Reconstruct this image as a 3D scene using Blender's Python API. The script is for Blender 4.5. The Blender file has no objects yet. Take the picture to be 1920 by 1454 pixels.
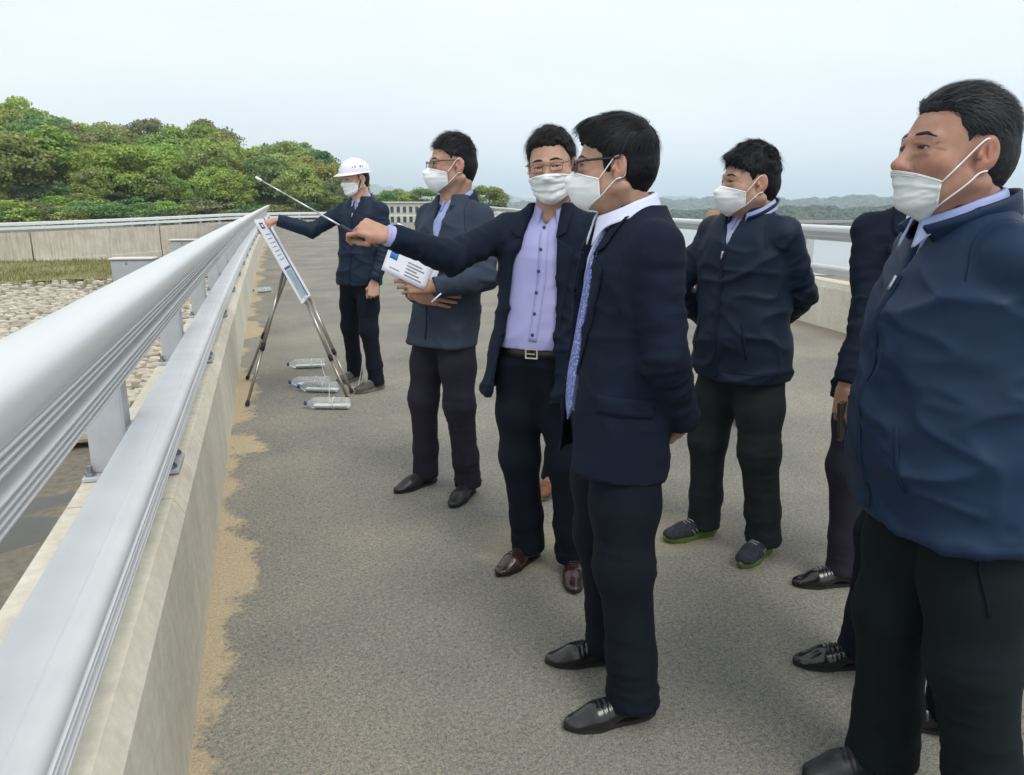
import bpy, math, random
import numpy as np
from mathutils import Vector, Matrix
from mathutils.bvhtree import BVHTree

R = math.radians
SC = bpy.context.scene
COL = SC.collection
random.seed(7)
RNG = np.random.RandomState(11)
YAW = R(18.4)

# ---------------------------------------------------------------- camera
cam_d = bpy.data.cameras.new('camera')
cam = bpy.data.objects.new('camera', cam_d)
COL.objects.link(cam)
cam.location = (0, 0, 1.45)
cam.rotation_euler = (R(90 - 13.6), 0, -YAW)
cam_d.sensor_width = 36
cam_d.lens = 36 * 1387 / 1920
cam_d.clip_start = 0.05
cam_d.clip_end = 20000
SC.camera = cam

# ---------------------------------------------------------------- sky and sun
world = bpy.data.worlds.new('World')
SC.world = world
world.use_nodes = True
wn = world.node_tree
wn.nodes.clear()
w_out = wn.nodes.new('ShaderNodeOutputWorld')
w_bg = wn.nodes.new('ShaderNodeBackground')
sky = wn.nodes.new('ShaderNodeTexSky')
sky.sky_type = 'NISHITA'
sky.sun_disc = False
SUN_EL, SUN_AZ = R(55), R(168)
sky.sun_elevation = SUN_EL
sky.sun_rotation = SUN_AZ
sky.air_density = 1.0
sky.dust_density = 3.0
# overcast: a pale cloud layer veils the clear sky
w_tc = wn.nodes.new('ShaderNodeTexCoord')
w_map = wn.nodes.new('ShaderNodeMapping')
w_map.inputs['Scale'].default_value = (1.2, 1.2, 5.0)
w_no = wn.nodes.new('ShaderNodeTexNoise')
w_no.inputs['Scale'].default_value = 1.6
w_no.inputs['Detail'].default_value = 5
w_no.inputs['Roughness'].default_value = 0.55
w_rp = wn.nodes.new('ShaderNodeValToRGB')
w_rp.color_ramp.elements[0].position = 0.3
w_rp.color_ramp.elements[0].color = (8.2, 8.65, 9.0, 1)
w_rp.color_ramp.elements[1].position = 0.7
w_rp.color_ramp.elements[1].color = (9.3, 9.6, 9.8, 1)
w_mx = wn.nodes.new('ShaderNodeMixRGB')
w_mx.inputs['Fac'].default_value = 0.90
wn.links.new(w_tc.outputs['Generated'], w_map.inputs['Vector'])
wn.links.new(w_map.outputs['Vector'], w_no.inputs['Vector'])
wn.links.new(w_no.outputs['Fac'], w_rp.inputs['Fac'])
wn.links.new(sky.outputs['Color'], w_mx.inputs['Color1'])
wn.links.new(w_rp.outputs['Color'], w_mx.inputs['Color2'])
wn.links.new(w_mx.outputs['Color'], w_bg.inputs['Color'])
w_bg.inputs['Strength'].default_value = 0.088
wn.links.new(w_bg.outputs['Background'], w_out.inputs['Surface'])

sun_d = bpy.data.lights.new('sun', 'SUN')
sun_d.energy = 1.3
sun_d.angle = R(25)
sun_d.color = (1.0, 0.96, 0.9)
sun = bpy.data.objects.new('sun', sun_d)
COL.objects.link(sun)
sdir = Vector((math.sin(SUN_AZ) * math.cos(SUN_EL), math.cos(SUN_AZ) * math.cos(SUN_EL), math.sin(SUN_EL)))
sun.rotation_euler = sdir.to_track_quat('Z', 'Y').to_euler()
sun.location = (0, 0, 30)

SC.view_settings.view_transform = 'Standard'
SC.view_settings.look = 'None'
SC.view_settings.exposure = 0.55
SC.view_settings.gamma = 1.0
SC.view_settings.use_curve_mapping = False
SC.render.engine = 'CYCLES'
try:
    SC.cycles.use_denoising = True
    SC.cycles.denoiser = 'OPENIMAGEDENOISE'
except Exception:
    pass
SC.cycles.max_bounces = 6
SC.cycles.transparent_max_bounces = 12
SC.cycles.volume_bounces = 1

# ---------------------------------------------------------------- materials
def new_mat(name):
    m = bpy.data.materials.new(name)
    m.use_nodes = True
    nt = m.node_tree
    b = nt.nodes['Principled BSDF']
    return m, nt, b

def setin(b, k, v):
    if k in b.inputs:
        b.inputs[k].default_value = v

def mat(name, c1, c2=None, scale=30, rough=0.7, bump=0.0, bscale=None, metal=0.0, spec=0.5, detail=4,
        stretch=(1, 1, 1), sheen=0.0, coat=0.0, sss=0.0, bdist=0.004, extra=None):
    """two-tone noise material with fine bump, in object metres"""
    m, nt, b = new_mat(name)
    tc = nt.nodes.new('ShaderNodeTexCoord')
    mp = nt.nodes.new('ShaderNodeMapping')
    mp.inputs['Scale'].default_value = stretch
    nt.links.new(tc.outputs['Object'], mp.inputs['Vector'])
    if c2 is None:
        c2 = tuple(min(1, v * 1.18) for v in c1)
    n = nt.nodes.new('ShaderNodeTexNoise')
    n.inputs['Scale'].default_value = scale
    n.inputs['Detail'].default_value = detail
    nt.links.new(mp.outputs['Vector'], n.inputs['Vector'])
    r = nt.nodes.new('ShaderNodeValToRGB')
    r.color_ramp.elements[0].position = 0.32
    r.color_ramp.elements[1].position = 0.68
    r.color_ramp.elements[0].color = (*c1, 1)
    r.color_ramp.elements[1].color = (*c2, 1)
    nt.links.new(n.outputs['Fac'], r.inputs['Fac'])
    nt.links.new(r.outputs['Color'], b.inputs['Base Color'])
    b.inputs['Roughness'].default_value = rough
    b.inputs['Metallic'].default_value = metal
    setin(b, 'Specular IOR Level', spec)
    setin(b, 'Sheen Weight', sheen)
    setin(b, 'Coat Weight', coat)
    if sss:
        setin(b, 'Subsurface Weight', sss)
        setin(b, 'Subsurface Radius', (0.012, 0.005, 0.003))
        setin(b, 'Subsurface Scale', 1.0)
    if bump:
        n2 = nt.nodes.new('ShaderNodeTexNoise')
        n2.inputs['Scale'].default_value = bscale or scale * 4
        n2.inputs['Detail'].default_value = 3
        nt.links.new(mp.outputs['Vector'], n2.inputs['Vector'])
        bp = nt.nodes.new('ShaderNodeBump')
        bp.inputs['Strength'].default_value = bump
        bp.inputs['Distance'].default_value = bdist
        nt.links.new(n2.outputs['Fac'], bp.inputs['Height'])
        nt.links.new(bp.outputs['Normal'], b.inputs['Normal'])
    m['ramp'] = r.name
    return m

def pick(nt, kind, **kw):
    n = nt.nodes.new(kind)
    for k, v in kw.items():
        if k in n.inputs:
            n.inputs[k].default_value = v
        else:
            setattr(n, k, v)
    return n

def mixc(nt, fac, a, b, blend='MIX'):
    n = nt.nodes.new('ShaderNodeMixRGB')
    n.blend_type = blend
    for s, v in (('Fac', fac), ('Color1', a), ('Color2', b)):
        if hasattr(v, 'is_output') or isinstance(v, bpy.types.NodeSocket):
            nt.links.new(v, n.inputs[s])
        else:
            n.inputs[s].default_value = v if s == 'Fac' else (*v, 1)
    return n.outputs['Color']

def ramp(nt, src, p0, p1, c0=(0, 0, 0), c1=(1, 1, 1)):
    r = nt.nodes.new('ShaderNodeValToRGB')
    r.color_ramp.elements[0].position = p0
    r.color_ramp.elements[1].position = p1
    r.color_ramp.elements[0].color = (*c0, 1)
    r.color_ramp.elements[1].color = (*c1, 1)
    nt.links.new(src, r.inputs['Fac'])
    return r.outputs['Color']

def bumpnode(nt, b, src, strength, dist):
    bp = nt.nodes.new('ShaderNodeBump')
    bp.inputs['Strength'].default_value = strength
    bp.inputs['Distance'].default_value = dist
    nt.links.new(src, bp.inputs['Height'])
    nt.links.new(bp.outputs['Normal'], b.inputs['Normal'])

# ---------------------------------------------------------------- object helpers
def tag(o, label=None, cat=None, group=None, kind=None):
    if label: o['label'] = label
    if cat: o['category'] = cat
    if group: o['group'] = group
    if kind: o['kind'] = kind
    return o

def thing(name, label, cat, loc=(0, 0, 0), rz=0.0, group=None):
    o = bpy.data.objects.new(name, None)
    o.empty_display_size = 0.2
    COL.objects.link(o)
    o.location = loc
    o.rotation_euler = (0, 0, rz)
    return tag(o, label, cat, group)

def mesh_np(name, V, faces, mat_=None, parent=None, smooth=True, link=True):
    """V (n,3); faces: (m,4) or (m,3) int array or list of lists"""
    me = bpy.data.meshes.new(name)
    V = np.asarray(V, np.float32)
    if isinstance(faces, np.ndarray):
        k = faces.shape[1]
        me.vertices.add(len(V))
        me.vertices.foreach_set('co', V.ravel())
        me.loops.add(faces.size)
        me.loops.foreach_set('vertex_index', faces.astype(np.int32).ravel())
        me.polygons.add(len(faces))
        me.polygons.foreach_set('loop_start', np.arange(0, faces.size, k, dtype=np.int32))
        me.update(calc_edges=True)
        me.validate()
    else:
        me.from_pydata([tuple(map(float, v)) for v in V], [], [tuple(map(int, f)) for f in faces])
        me.update()
    if smooth:
        me.polygons.foreach_set('use_smooth', [True] * len(me.polygons))
    if mat_:
        me.materials.append(mat_)
    if not link:
        return me
    o = bpy.data.objects.new(name, me)
    COL.objects.link(o)
    if parent:
        o.parent = parent
    return o

class MB:
    """collects shapes into one mesh"""
    def __init__(s):
        s.v, s.f, s.n = [], [], 0
    def add(s, V, F):
        V = np.asarray(V, float)
        s.v.append(V)
        s.f += [[i + s.n for i in f] for f in F]
        s.n += len(V)
        return s
    def box(s, c, d, rz=0.0, bev=0.0):
        x, y, z = [q / 2 for q in d]
        if bev > 0:
            e = bev
            V = []
            for sz in (-1, 1):
                for k, (ax, ay) in enumerate(((x, y), (x - e, y - e))):
                    zz = sz * (z - e if k == 0 else z)
                    for (px, py) in ((-1, -1), (1, -1), (1, 1), (-1, 1)):
                        V.append((px * ax, py * ay, zz))
            # rings: 0 low outer, 1 low inner, 2 high outer, 3 high inner
            F = [[4, 7, 6, 5], [12, 13, 14, 15]]
            for i in range(4):
                j = (i + 1) % 4
                F += [[i, 4 + i, 4 + j, j][::-1], [i, j, 8 + j, 8 + i], [8 + i, 8 + j, 12 + j, 12 + i]]
        else:
            V = [(a * x, b_ * y, c_ * z) for c_ in (-1, 1) for (a, b_) in ((-1, -1), (1, -1), (1, 1), (-1, 1))]
            F = [[0, 3, 2, 1], [4, 5, 6, 7], [0, 1, 5, 4], [1, 2, 6, 5], [2, 3, 7, 6], [3, 0, 4, 7]]
        V = np.array(V)
        ca, sa = math.cos(rz), math.sin(rz)
        V = np.stack([V[:, 0] * ca - V[:, 1] * sa, V[:, 0] * sa + V[:, 1] * ca, V[:, 2]], 1) + np.array(c)
        return s.add(V, F)
    def tube(s, pts, r, n=10, caps=True, closed=False):
        pts = np.array(pts, float)
        m = len(pts)
        rr = np.full(m, r, float) if np.isscalar(r) else np.array(r, float)
        V = []
        T = np.zeros_like(pts)
        T[1:-1] = pts[2:] - pts[:-2]
        T[0] = pts[1] - pts[0]; T[-1] = pts[-1] - pts[-2]
        if closed:
            T[0] = pts[1] - pts[-1]; T[-1] = pts[0] - pts[-2]
        T /= np.linalg.norm(T, axis=1)[:, None] + 1e-12
        up = np.array([0, 0, 1.0]) if abs(T[0][2]) < 0.9 else np.array([1.0, 0, 0])
        u = np.cross(T[0], up); u /= np.linalg.norm(u)
        for i in range(m):
            u = u - T[i] * (u @ T[i]); u /= np.linalg.norm(u) + 1e-12
            w = np.cross(T[i], u)
            for k in range(n):
                a = 2 * math.pi * k / n
                V.append(pts[i] + rr[i] * (math.cos(a) * u + math.sin(a) * w))
        F = []
        for i in range(m if closed else m - 1):
            j = (i + 1) % m
            for k in range(n):
                l = (k + 1) % n
                F.append([i * n + k, i * n + l, j * n + l, j * n + k])
        if caps and not closed:
            F.append(list(range(n))[::-1])
            F.append([(m - 1) * n + k for k in range(n)])
        return s.add(V, F)
    def lathe(s, prof, n=16, M=None):
        """prof: list of (radius, z)"""
        V = []
        for r_, z_ in prof:
            for k in range(n):
                a = 2 * math.pi * k / n
                V.append((r_ * math.cos(a), r_ * math.sin(a), z_))
        V = np.array(V)
        if M is not None:
            V = V @ np.array(M.to_3x3()).T + np.array(M.translation)
        F = []
        for i in range(len(prof) - 1):
            for k in range(n):
                l = (k + 1) % n
                F.append([i * n + k, i * n + l, (i + 1) * n + l, (i + 1) * n + k])
        F.append(list(range(n))[::-1])
        F.append([(len(prof) - 1) * n + k for k in range(n)])
        return s.add(V, F)
    def sweep(s, prof, path_pts, side, caps=True):
        """prof: closed list of (u, z) ; path_pts: (m,3) ; side: (m,2) unit vectors for +u"""
        V = []
        n = len(prof)
        for p, sd in zip(path_pts, side):
            for (u, z) in prof:
                V.append((p[0] + sd[0] * u, p[1] + sd[1] * u, p[2] + z))
        F = []
        for i in range(len(path_pts) - 1):
            for k in range(n):
                l = (k + 1) % n
                F.append([i * n + k, i * n + l, (i + 1) * n + l, (i + 1) * n + k])
        if caps:
            F.append(list(range(n))[::-1]); F.append([(len(path_pts) - 1) * n + k for k in range(n)])
        return s.add(V, F)
    def build(s, name, m, parent=None, smooth=False, loc=None, rz=0, auto=None):
        V = np.concatenate(s.v)
        o = mesh_np(name, V, s.f, m, parent, smooth)
        if auto is not None:
            smooth_by_angle(o, auto)
        if loc is not None:
            o.location = loc; o.rotation_euler = (0, 0, rz)
        return o

def smooth_by_angle(o, deg=35):
    import bmesh
    bm = bmesh.new(); bm.from_mesh(o.data)
    bmesh.ops.recalc_face_normals(bm, faces=bm.faces)
    for f in bm.faces: f.smooth = True
    lim = R(deg)
    for e in bm.edges:
        if len(e.link_faces) == 2 and e.calc_face_angle(0) > lim:
            e.smooth = False
    bm.to_mesh(o.data); bm.free()

def fix_normals(o):
    import bmesh
    bm = bmesh.new(); bm.from_mesh(o.data)
    bmesh.ops.recalc_face_normals(bm, faces=bm.faces)
    bm.to_mesh(o.data); bm.free()

# lattice value noise in numpy
_H = RNG.rand(64, 64, 64).astype(np.float32)
def vnoise(P):
    P = np.asarray(P, float)
    i = np.floor(P).astype(int); f = P - i
    f = f * f * (3 - 2 * f)
    a = i & 63; b = (i + 1) & 63
    x0, y0, z0 = a[..., 0], a[..., 1], a[..., 2]
    x1, y1, z1 = b[..., 0], b[..., 1], b[..., 2]
    fx, fy, fz = f[..., 0], f[..., 1], f[..., 2]
    c00 = _H[x0, y0, z0] * (1 - fx) + _H[x1, y0, z0] * fx
    c10 = _H[x0, y1, z0] * (1 - fx) + _H[x1, y1, z0] * fx
    c01 = _H[x0, y0, z1] * (1 - fx) + _H[x1, y0, z1] * fx
    c11 = _H[x0, y1, z1] * (1 - fx) + _H[x1, y1, z1] * fx
    return (c00 * (1 - fy) + c10 * fy) * (1 - fz) + (c01 * (1 - fy) + c11 * fy) * fz
# ================================================================ THE PLACE
def rise(y):            # the crest road climbs gently away from the camera
    y = np.asarray(y, float)
    return 0.0002 * np.clip(y, 0, 45) ** 2 * (1 - 0.0 * y)
def left_x(y):          # road-side foot of the left parapet
    y = np.asarray(y, float)
    return -0.285 + 0.0011 * np.clip(y - 3.5, 0, 100) ** 1.8
def right_x(y):
    y = np.asarray(y, float)
    return 5.315 + 0.1685 * y

# ---- materials
def mat_asphalt():
    m, nt, b = new_mat('worn_dusty_asphalt')
    tc = nt.nodes.new('ShaderNodeTexCoord')
    P = tc.outputs['Object']
    v = pick(nt, 'ShaderNodeTexVoronoi', Scale=290.0); nt.links.new(P, v.inputs['Vector'])
    hs = nt.nodes.new('ShaderNodeSeparateColor'); nt.links.new(v.outputs['Color'], hs.inputs['Color'])
    grain = ramp(nt, hs.outputs['Red'], 0.0, 1.0, (0.215, 0.213, 0.195), (0.385, 0.372, 0.33))
    dark = ramp(nt, v.outputs['Distance'], 0.25, 0.75, (1, 1, 1), (0.55, 0.55, 0.55))
    c = mixc(nt, 0.8, grain, dark, 'MULTIPLY')
    n1 = pick(nt, 'ShaderNodeTexNoise', Scale=75.0, Detail=6.0, Roughness=0.7); nt.links.new(P, n1.inputs['Vector'])
    straw = ramp(nt, n1.outputs['Fac'], 0.54, 0.62)
    c = mixc(nt, mulf(nt, straw, 0.6), c, (0.44, 0.38, 0.26))
    pit = ramp(nt, n1.outputs['Fac'], 0.36, 0.44, (0.45, 0.45, 0.45), (1, 1, 1))
    c = mixc(nt, 0.8, c, pit, 'MULTIPLY')
    n2 = pick(nt, 'ShaderNodeTexNoise', Scale=0.9, Detail=6.0); nt.links.new(P, n2.inputs['Vector'])
    big = ramp(nt, n2.outputs['Fac'], 0.32, 0.68, (0.74, 0.76, 0.77), (1.16, 1.13, 1.05))
    c = mixc(nt, 1.0, c, big, 'MULTIPLY')
    # wind-blown sand: along the parapet foot and in two low spots
    sep = nt.nodes.new('ShaderNodeSeparateXYZ'); nt.links.new(P, sep.inputs['Vector'])
    n3 = pick(nt, 'ShaderNodeTexNoise', Scale=2.3, Detail=7.0, Roughness=0.6); nt.links.new(P, n3.inputs['Vector'])
    # bend of the wall foot
    y2 = mathn(nt, 'POWER', mathn(nt, 'MAXIMUM', mathn(nt, 'SUBTRACT', sep.outputs['Y'], 3.5), 0.0), 1.8)
    off = mathn(nt, 'SUBTRACT', sep.outputs['X'], mathn(nt, 'MULTIPLY', y2, 0.0011))
    n6 = pick(nt, 'ShaderNodeTexNoise', Scale=38.0, Detail=6.0, Roughness=0.75); nt.links.new(P, n6.inputs['Vector'])
    d = mathn(nt, 'ADD', off, mathn(nt, 'MULTIPLY', mathn(nt, 'SUBTRACT', n3.outputs['Fac'], 0.5), -0.62))
    d = mathn(nt, 'ADD', d, mathn(nt, 'MULTIPLY', mathn(nt, 'SUBTRACT', n6.outputs['Fac'], 0.5), 0.30))
    d = mathn(nt, 'ADD', d, mathn(nt, 'MULTIPLY', mathn(nt, 'SUBTRACT', n2.outputs['Fac'], 0.46), 0.9))
    edge = ramp(nt, mathn(nt, 'ADD', d, 0.5), 0.305, 0.36, (1, 1, 1), (0, 0, 0))
    def spot(x0, y0, rx, ry):
        dx = mathn(nt, 'DIVIDE', mathn(nt, 'SUBTRACT', sep.outputs['X'], x0), rx)
        dy = mathn(nt, 'DIVIDE', mathn(nt, 'SUBTRACT', sep.outputs['Y'], y0), ry)
        q = mathn(nt, 'ADD', mathn(nt, 'MULTIPLY', dx, dx), mathn(nt, 'MULTIPLY', dy, dy))
        q = mathn(nt, 'ADD', q, mathn(nt, 'MULTIPLY', mathn(nt, 'SUBTRACT', n3.outputs['Fac'], 0.5), 2.6))
        return ramp(nt, q, 0.2, 1.1, (1, 1, 1), (0, 0, 0))
    s1 = mulf(nt, spot(1.03, 2.85, 0.28, 0.30), 0.42)
    s2 = mulf(nt, spot(1.66, 2.75, 0.36, 0.22), 0.35)
    msk = mathn(nt, 'MAXIMUM', edge, mathn(nt, 'MAXIMUM', s1, s2))
    # right-hand sand strip by the far parapet
    n4 = pick(nt, 'ShaderNodeTexNoise', Scale=160.0, Detail=3.0); nt.links.new(P, n4.inputs['Vector'])
    sand = ramp(nt, n4.outputs['Fac'], 0.35, 0.7, (0.37, 0.30, 0.195), (0.55, 0.455, 0.31))
    holes = ramp(nt, n1.outputs['Fac'], 0.30, 0.40, (0.35, 0.35, 0.35), (1, 1, 1))
    msk2 = mathn(nt, 'MULTIPLY', msk, holes)
    c = mixc(nt, msk2, c, sand)
    rx = mathn(nt, 'SUBTRACT', mathn(nt, 'ADD', 5.315, mathn(nt, 'MULTIPLY', sep.outputs['Y'], 0.1685)), sep.outputs['X'])
    d2 = mathn(nt, 'ADD', rx, mathn(nt, 'MULTIPLY', mathn(nt, 'SUBTRACT', n3.outputs['Fac'], 0.5), 0.8))
    e2 = ramp(nt, d2, 0.15, 0.5, (0.75, 0.75, 0.75), (0, 0, 0))
    c = mixc(nt, e2, c, (0.27, 0.23, 0.16))
    nt.links.new(c, b.inputs['Base Color'])
    b.inputs['Roughness'].default_value = 0.92
    setin(b, 'Specular IOR Level', 0.25)
    bumpnode(nt, b, v.outputs['Distance'], 0.55, 0.004)
    return m

def mathn(nt, op, a, b_=None):
    n = nt.nodes.new('ShaderNodeMath'); n.operation = op
    for i, v in enumerate((a, b_)):
        if v is None: continue
        if isinstance(v, bpy.types.NodeSocket): nt.links.new(v, n.inputs[i])
        else: n.inputs[i].default_value = v
    return n.outputs[0]
def mulf(nt, a, k): return mathn(nt, 'MULTIPLY', a, k)

def mat_concrete(name, c1, c2, streak=0.5, rust=0.0):
    m, nt, b = new_mat(name)
    tc = nt.nodes.new('ShaderNodeTexCoord'); P = tc.outputs['Object']
    n1 = pick(nt, 'ShaderNodeTexNoise', Scale=1.3, Detail=8.0, Roughness=0.62); nt.links.new(P, n1.inputs['Vector'])
    c = ramp(nt, n1.outputs['Fac'], 0.32, 0.68, c1, c2)
    mp = pick(nt, 'ShaderNodeMapping'); mp.inputs['Scale'].default_value = (9, 9, 0.7)
    nt.links.new(P, mp.inputs['Vector'])
    n2 = pick(nt, 'ShaderNodeTexNoise', Scale=1.0, Detail=6.0); nt.links.new(mp.outputs['Vector'], n2.inputs['Vector'])
    s = ramp(nt, n2.outputs['Fac'], 0.42, 0.72, (1, 1, 1), (1 - 0.35 * streak, 1 - 0.38 * streak, 1 - 0.42 * streak))
    c = mixc(nt, 1.0, c, s, 'MULTIPLY')
    n3 = pick(nt, 'ShaderNodeTexNoise', Scale=26.0, Detail=6.0, Roughness=0.7); nt.links.new(P, n3.inputs['Vector'])
    c = mixc(nt, 1.0, c, ramp(nt, n3.outputs['Fac'], 0.3, 0.7, (0.86, 0.86, 0.85), (1.1, 1.1, 1.08)), 'MULTIPLY')
    v = pick(nt, 'ShaderNodeTexVoronoi', Scale=16.0); nt.links.new(P, v.inputs['Vector'])
    pits = ramp(nt, v.outputs['Distance'], 0.05, 0.10, (0.35, 0.33, 0.3), (1, 1, 1))
    hs = nt.nodes.new('ShaderNodeSeparateColor'); nt.links.new(v.outputs['Color'], hs.inputs['Color'])
    some = ramp(nt, hs.outputs['Red'], 0.72, 0.74)
    c = mixc(nt, some, c, mixc(nt, 1.0, c, pits, 'MULTIPLY'))
    if rust:
        n5 = pick(nt, 'ShaderNodeTexNoise', Scale=3.1, Detail=4.0); nt.links.new(P, n5.inputs['Vector'])
        c = mixc(nt, mulf(nt, ramp(nt, n5.outputs['Fac'], 0.66, 0.74), rust), c, (0.42, 0.25, 0.10))
    nt.links.new(c, b.inputs['Base Color'])
    b.inputs['Roughness'].default_value = 0.88
    setin(b, 'Specular IOR Level', 0.3)
    bumpnode(nt, b, n3.outputs['Fac'], 0.35, 0.006)
    return m

M_asph = mat_asphalt()
M_conc = mat_concrete('pale_cast_concrete', (0.62, 0.58, 0.475), (0.75, 0.705, 0.60), 0.3, 0.25)
M_conc2 = mat_concrete('weathered_concrete', (0.45, 0.41, 0.34), (0.58, 0.53, 0.45), 0.8, 0.4)
M_joint = mat('joint_filler', (0.16, 0.15, 0.13), (0.22, 0.2, 0.17), 40, 0.95)
M_alu = mat('silver_painted_aluminium', (0.62, 0.64, 0.64), (0.68, 0.695, 0.69), 3, 0.34, metal=0.05, spec=0.5, stretch=(1, 0.15, 1), bump=0.02, bscale=60)
M_alu_pale = mat('pale_dusty_aluminium', (0.62, 0.635, 0.645), (0.70, 0.71, 0.71), 5, 0.42, metal=0.0, bump=0.03, bscale=40)
M_post = mat('light_grey_steel', (0.44, 0.45, 0.47), (0.52, 0.53, 0.545), 9, 0.5, metal=0.1)
M_bolt = mat('galvanised_bolt', (0.2, 0.21, 0.22), (0.32, 0.33, 0.34), 60, 0.45, metal=0.7)

M_fore = mat('plain_asphalt', (0.17, 0.165, 0.15), (0.22, 0.21, 0.19), .5, .95)
# ---- road: one sheet with a fine grid so that it follows the rise
def strip_sheet(name, x0f, x1f, ys, nx, zf, m, label=None):
    V, F = [], []
    for y in ys:
        a, b_ = float(x0f(y)), float(x1f(y))
        for i in range(nx + 1):
            x = a + (b_ - a) * i / nx
            V.append((x, y, float(zf(x, y))))
    n = nx + 1
    for j in range(len(ys) - 1):
        for i in range(nx):
            F.append([j * n + i, j * n + i + 1, (j + 1) * n + i + 1, (j + 1) * n + i])
    o = mesh_np(name, V, F, m)
    tag(o, label, None, None, 'structure')
    return o
ys = [-4 + 1.0 * i for i in range(52)]
strip_sheet('road', lambda y: left_x(y) - 0.05, lambda y: right_x(y) + 0.05, ys, 10, lambda x, y: rise(y), M_asph, 'grey dusty asphalt road on top of the dam')
# the road goes on past the crest and turns away
strip_sheet('forecourt', lambda y: -3, lambda y: 60, [47.001, 50, 55, 62, 70, 74], 6, lambda x, y: 0.405 - 0.0035 * (y - 47) ** 1.3, M_fore, 'grey asphalt forecourt beyond the end of the road')

# ---- concrete parapets (top-level things with panel joints)
def path(yfun_x, y0, y1, step, sgn):
    yy = np.arange(y0, y1 + 1e-6, step)
    xx = yfun_x(yy)
    dx = np.gradient(xx, yy)
    L = np.sqrt(dx * dx + 1)
    side = np.stack([sgn / L, -sgn * dx / L], 1)      # towards +u: away from the road
    pts = np.stack([xx, yy, rise(yy)], 1)
    return pts, side
# u grows away from the road, z up from the road surface
PROF = [(0.0, -0.25), (0.002, 0.0), (0.014, 0.488), (0.046, 0.546), (0.345, 0.552), (0.352, 0.545), (0.352, -3.2), (0.10, -3.2), (0.10, -0.25)]
PROF_R = [(0.0, -0.25), (0.002, 0.0), (0.014, 0.488), (0.046, 0.546), (0.345, 0.552), (0.352, 0.545), (0.352, -1.2), (0.10, -1.2), (0.10, -0.25)]
def parapet(xf, sgn, label, y0, y1, prof, panel_len):
    t = thing('concrete_parapet', label, 'parapet', (0, 0, 0))
    y = y0
    while y < y1 - 0.1:
        ye = min(y + panel_len, y1)
        pts, side = path(xf, y + 0.004, ye - 0.004, (ye - y - 0.008) / 4, -sgn)
        mb = MB().sweep(prof, pts[:5], side[:5])
        mb.build('wall_panel', M_conc, t, auto=12)
        pts, side = path(xf, ye - 0.0038, ye + 0.0038, 0.0076, -sgn)
        inn = [(0.006, -0.25), (0.008, 0.0), (0.020, 0.486), (0.052, 0.540), (0.335, 0.54), (0.34, 0.53), (0.34, -1.1), (0.12, -1.1), (0.12, -0.25)]
        MB().sweep(inn, pts[:2], side[:2]).build('joint', M_joint, t)
        y = ye
    return t
parapet(left_x, 1, 'long pale concrete parapet on the left with sand at its foot', -1.55, 46.5, PROF, 2.0)
parapet(right_x, -1, 'pale concrete parapet on the right, behind the group of men', -1.2, 46.5, PROF_R, 4.8)

# ---- guard rails: profiles (u away from road, z above road)
def arc(cx, cz, rx, rz, a0, a1, n):
    return [(cx + rx * math.cos(R(a0 + (a1 - a0) * i / n)), cz + rz * math.sin(R(a0 + (a1 - a0) * i / n))) for i in range(n + 1)]
def sarc(cx, cz, rx, rz, a0, a1, n, p=.72):
    out = []
    for i in range(n + 1):
        a = R(a0 + (a1 - a0) * i / n); c, s_ = math.cos(a), math.sin(a)
        out.append((cx + rx * math.copysign(abs(c) ** p, c), cz + rz * math.copysign(abs(s_) ** p, s_)))
    return out
def ridges(u, z_hi, z_lo, n, depth):
    """road-facing face going down with n raised ribs"""
    out = []
    h = (z_hi - z_lo) / n
    for i in range(n):
        a = z_hi - i * h
        out += [(u + depth * .95, a - 0.02 * h), (u, a - 0.26 * h), (u, a - 0.50 * h), (u + depth, a - 0.60 * h)]
    return out
# top rail: u from 0.03 (road side) to 0.18
UP = [(0.18, 1.19)] + [(0.175, 1.20)] + arc(0.105, 1.185, 0.07, 0.06, 10, 180, 12)
UP = [(0.178, 1.056), (0.178, 1.185)] + sarc(0.108, 1.185, 0.070, 0.052, 8, 205, 18) + \
     [(0.050, 1.156)] + ridges(0.040, 1.156, 1.120, 3, 0.018) + [(0.072, 1.119), (0.072, 1.100)] + \
     ridges(0.040, 1.100, 1.054, 4, 0.018) + [(0.060, 1.052), (0.178, 1.056)]
LO = [(0.178, 0.700), (0.178, 0.742), (0.170, 0.746), (0.088, 0.748), (0.084, 0.745)] + arc(0.074, 0.722, 0.034, 0.026, 60, 190, 8) + \
     ridges(0.038, 0.708, 0.682, 2, 0.012) + [(0.056, 0.680), (0.056, 0.668)] + ridges(0.040, 0.666, 0.640, 2, 0.012) + [(0.060, 0.636), (0.150, 0.638)]
POST_Y = [0.77 + 2.0 * i for i in range(-1, 23)]

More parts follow.
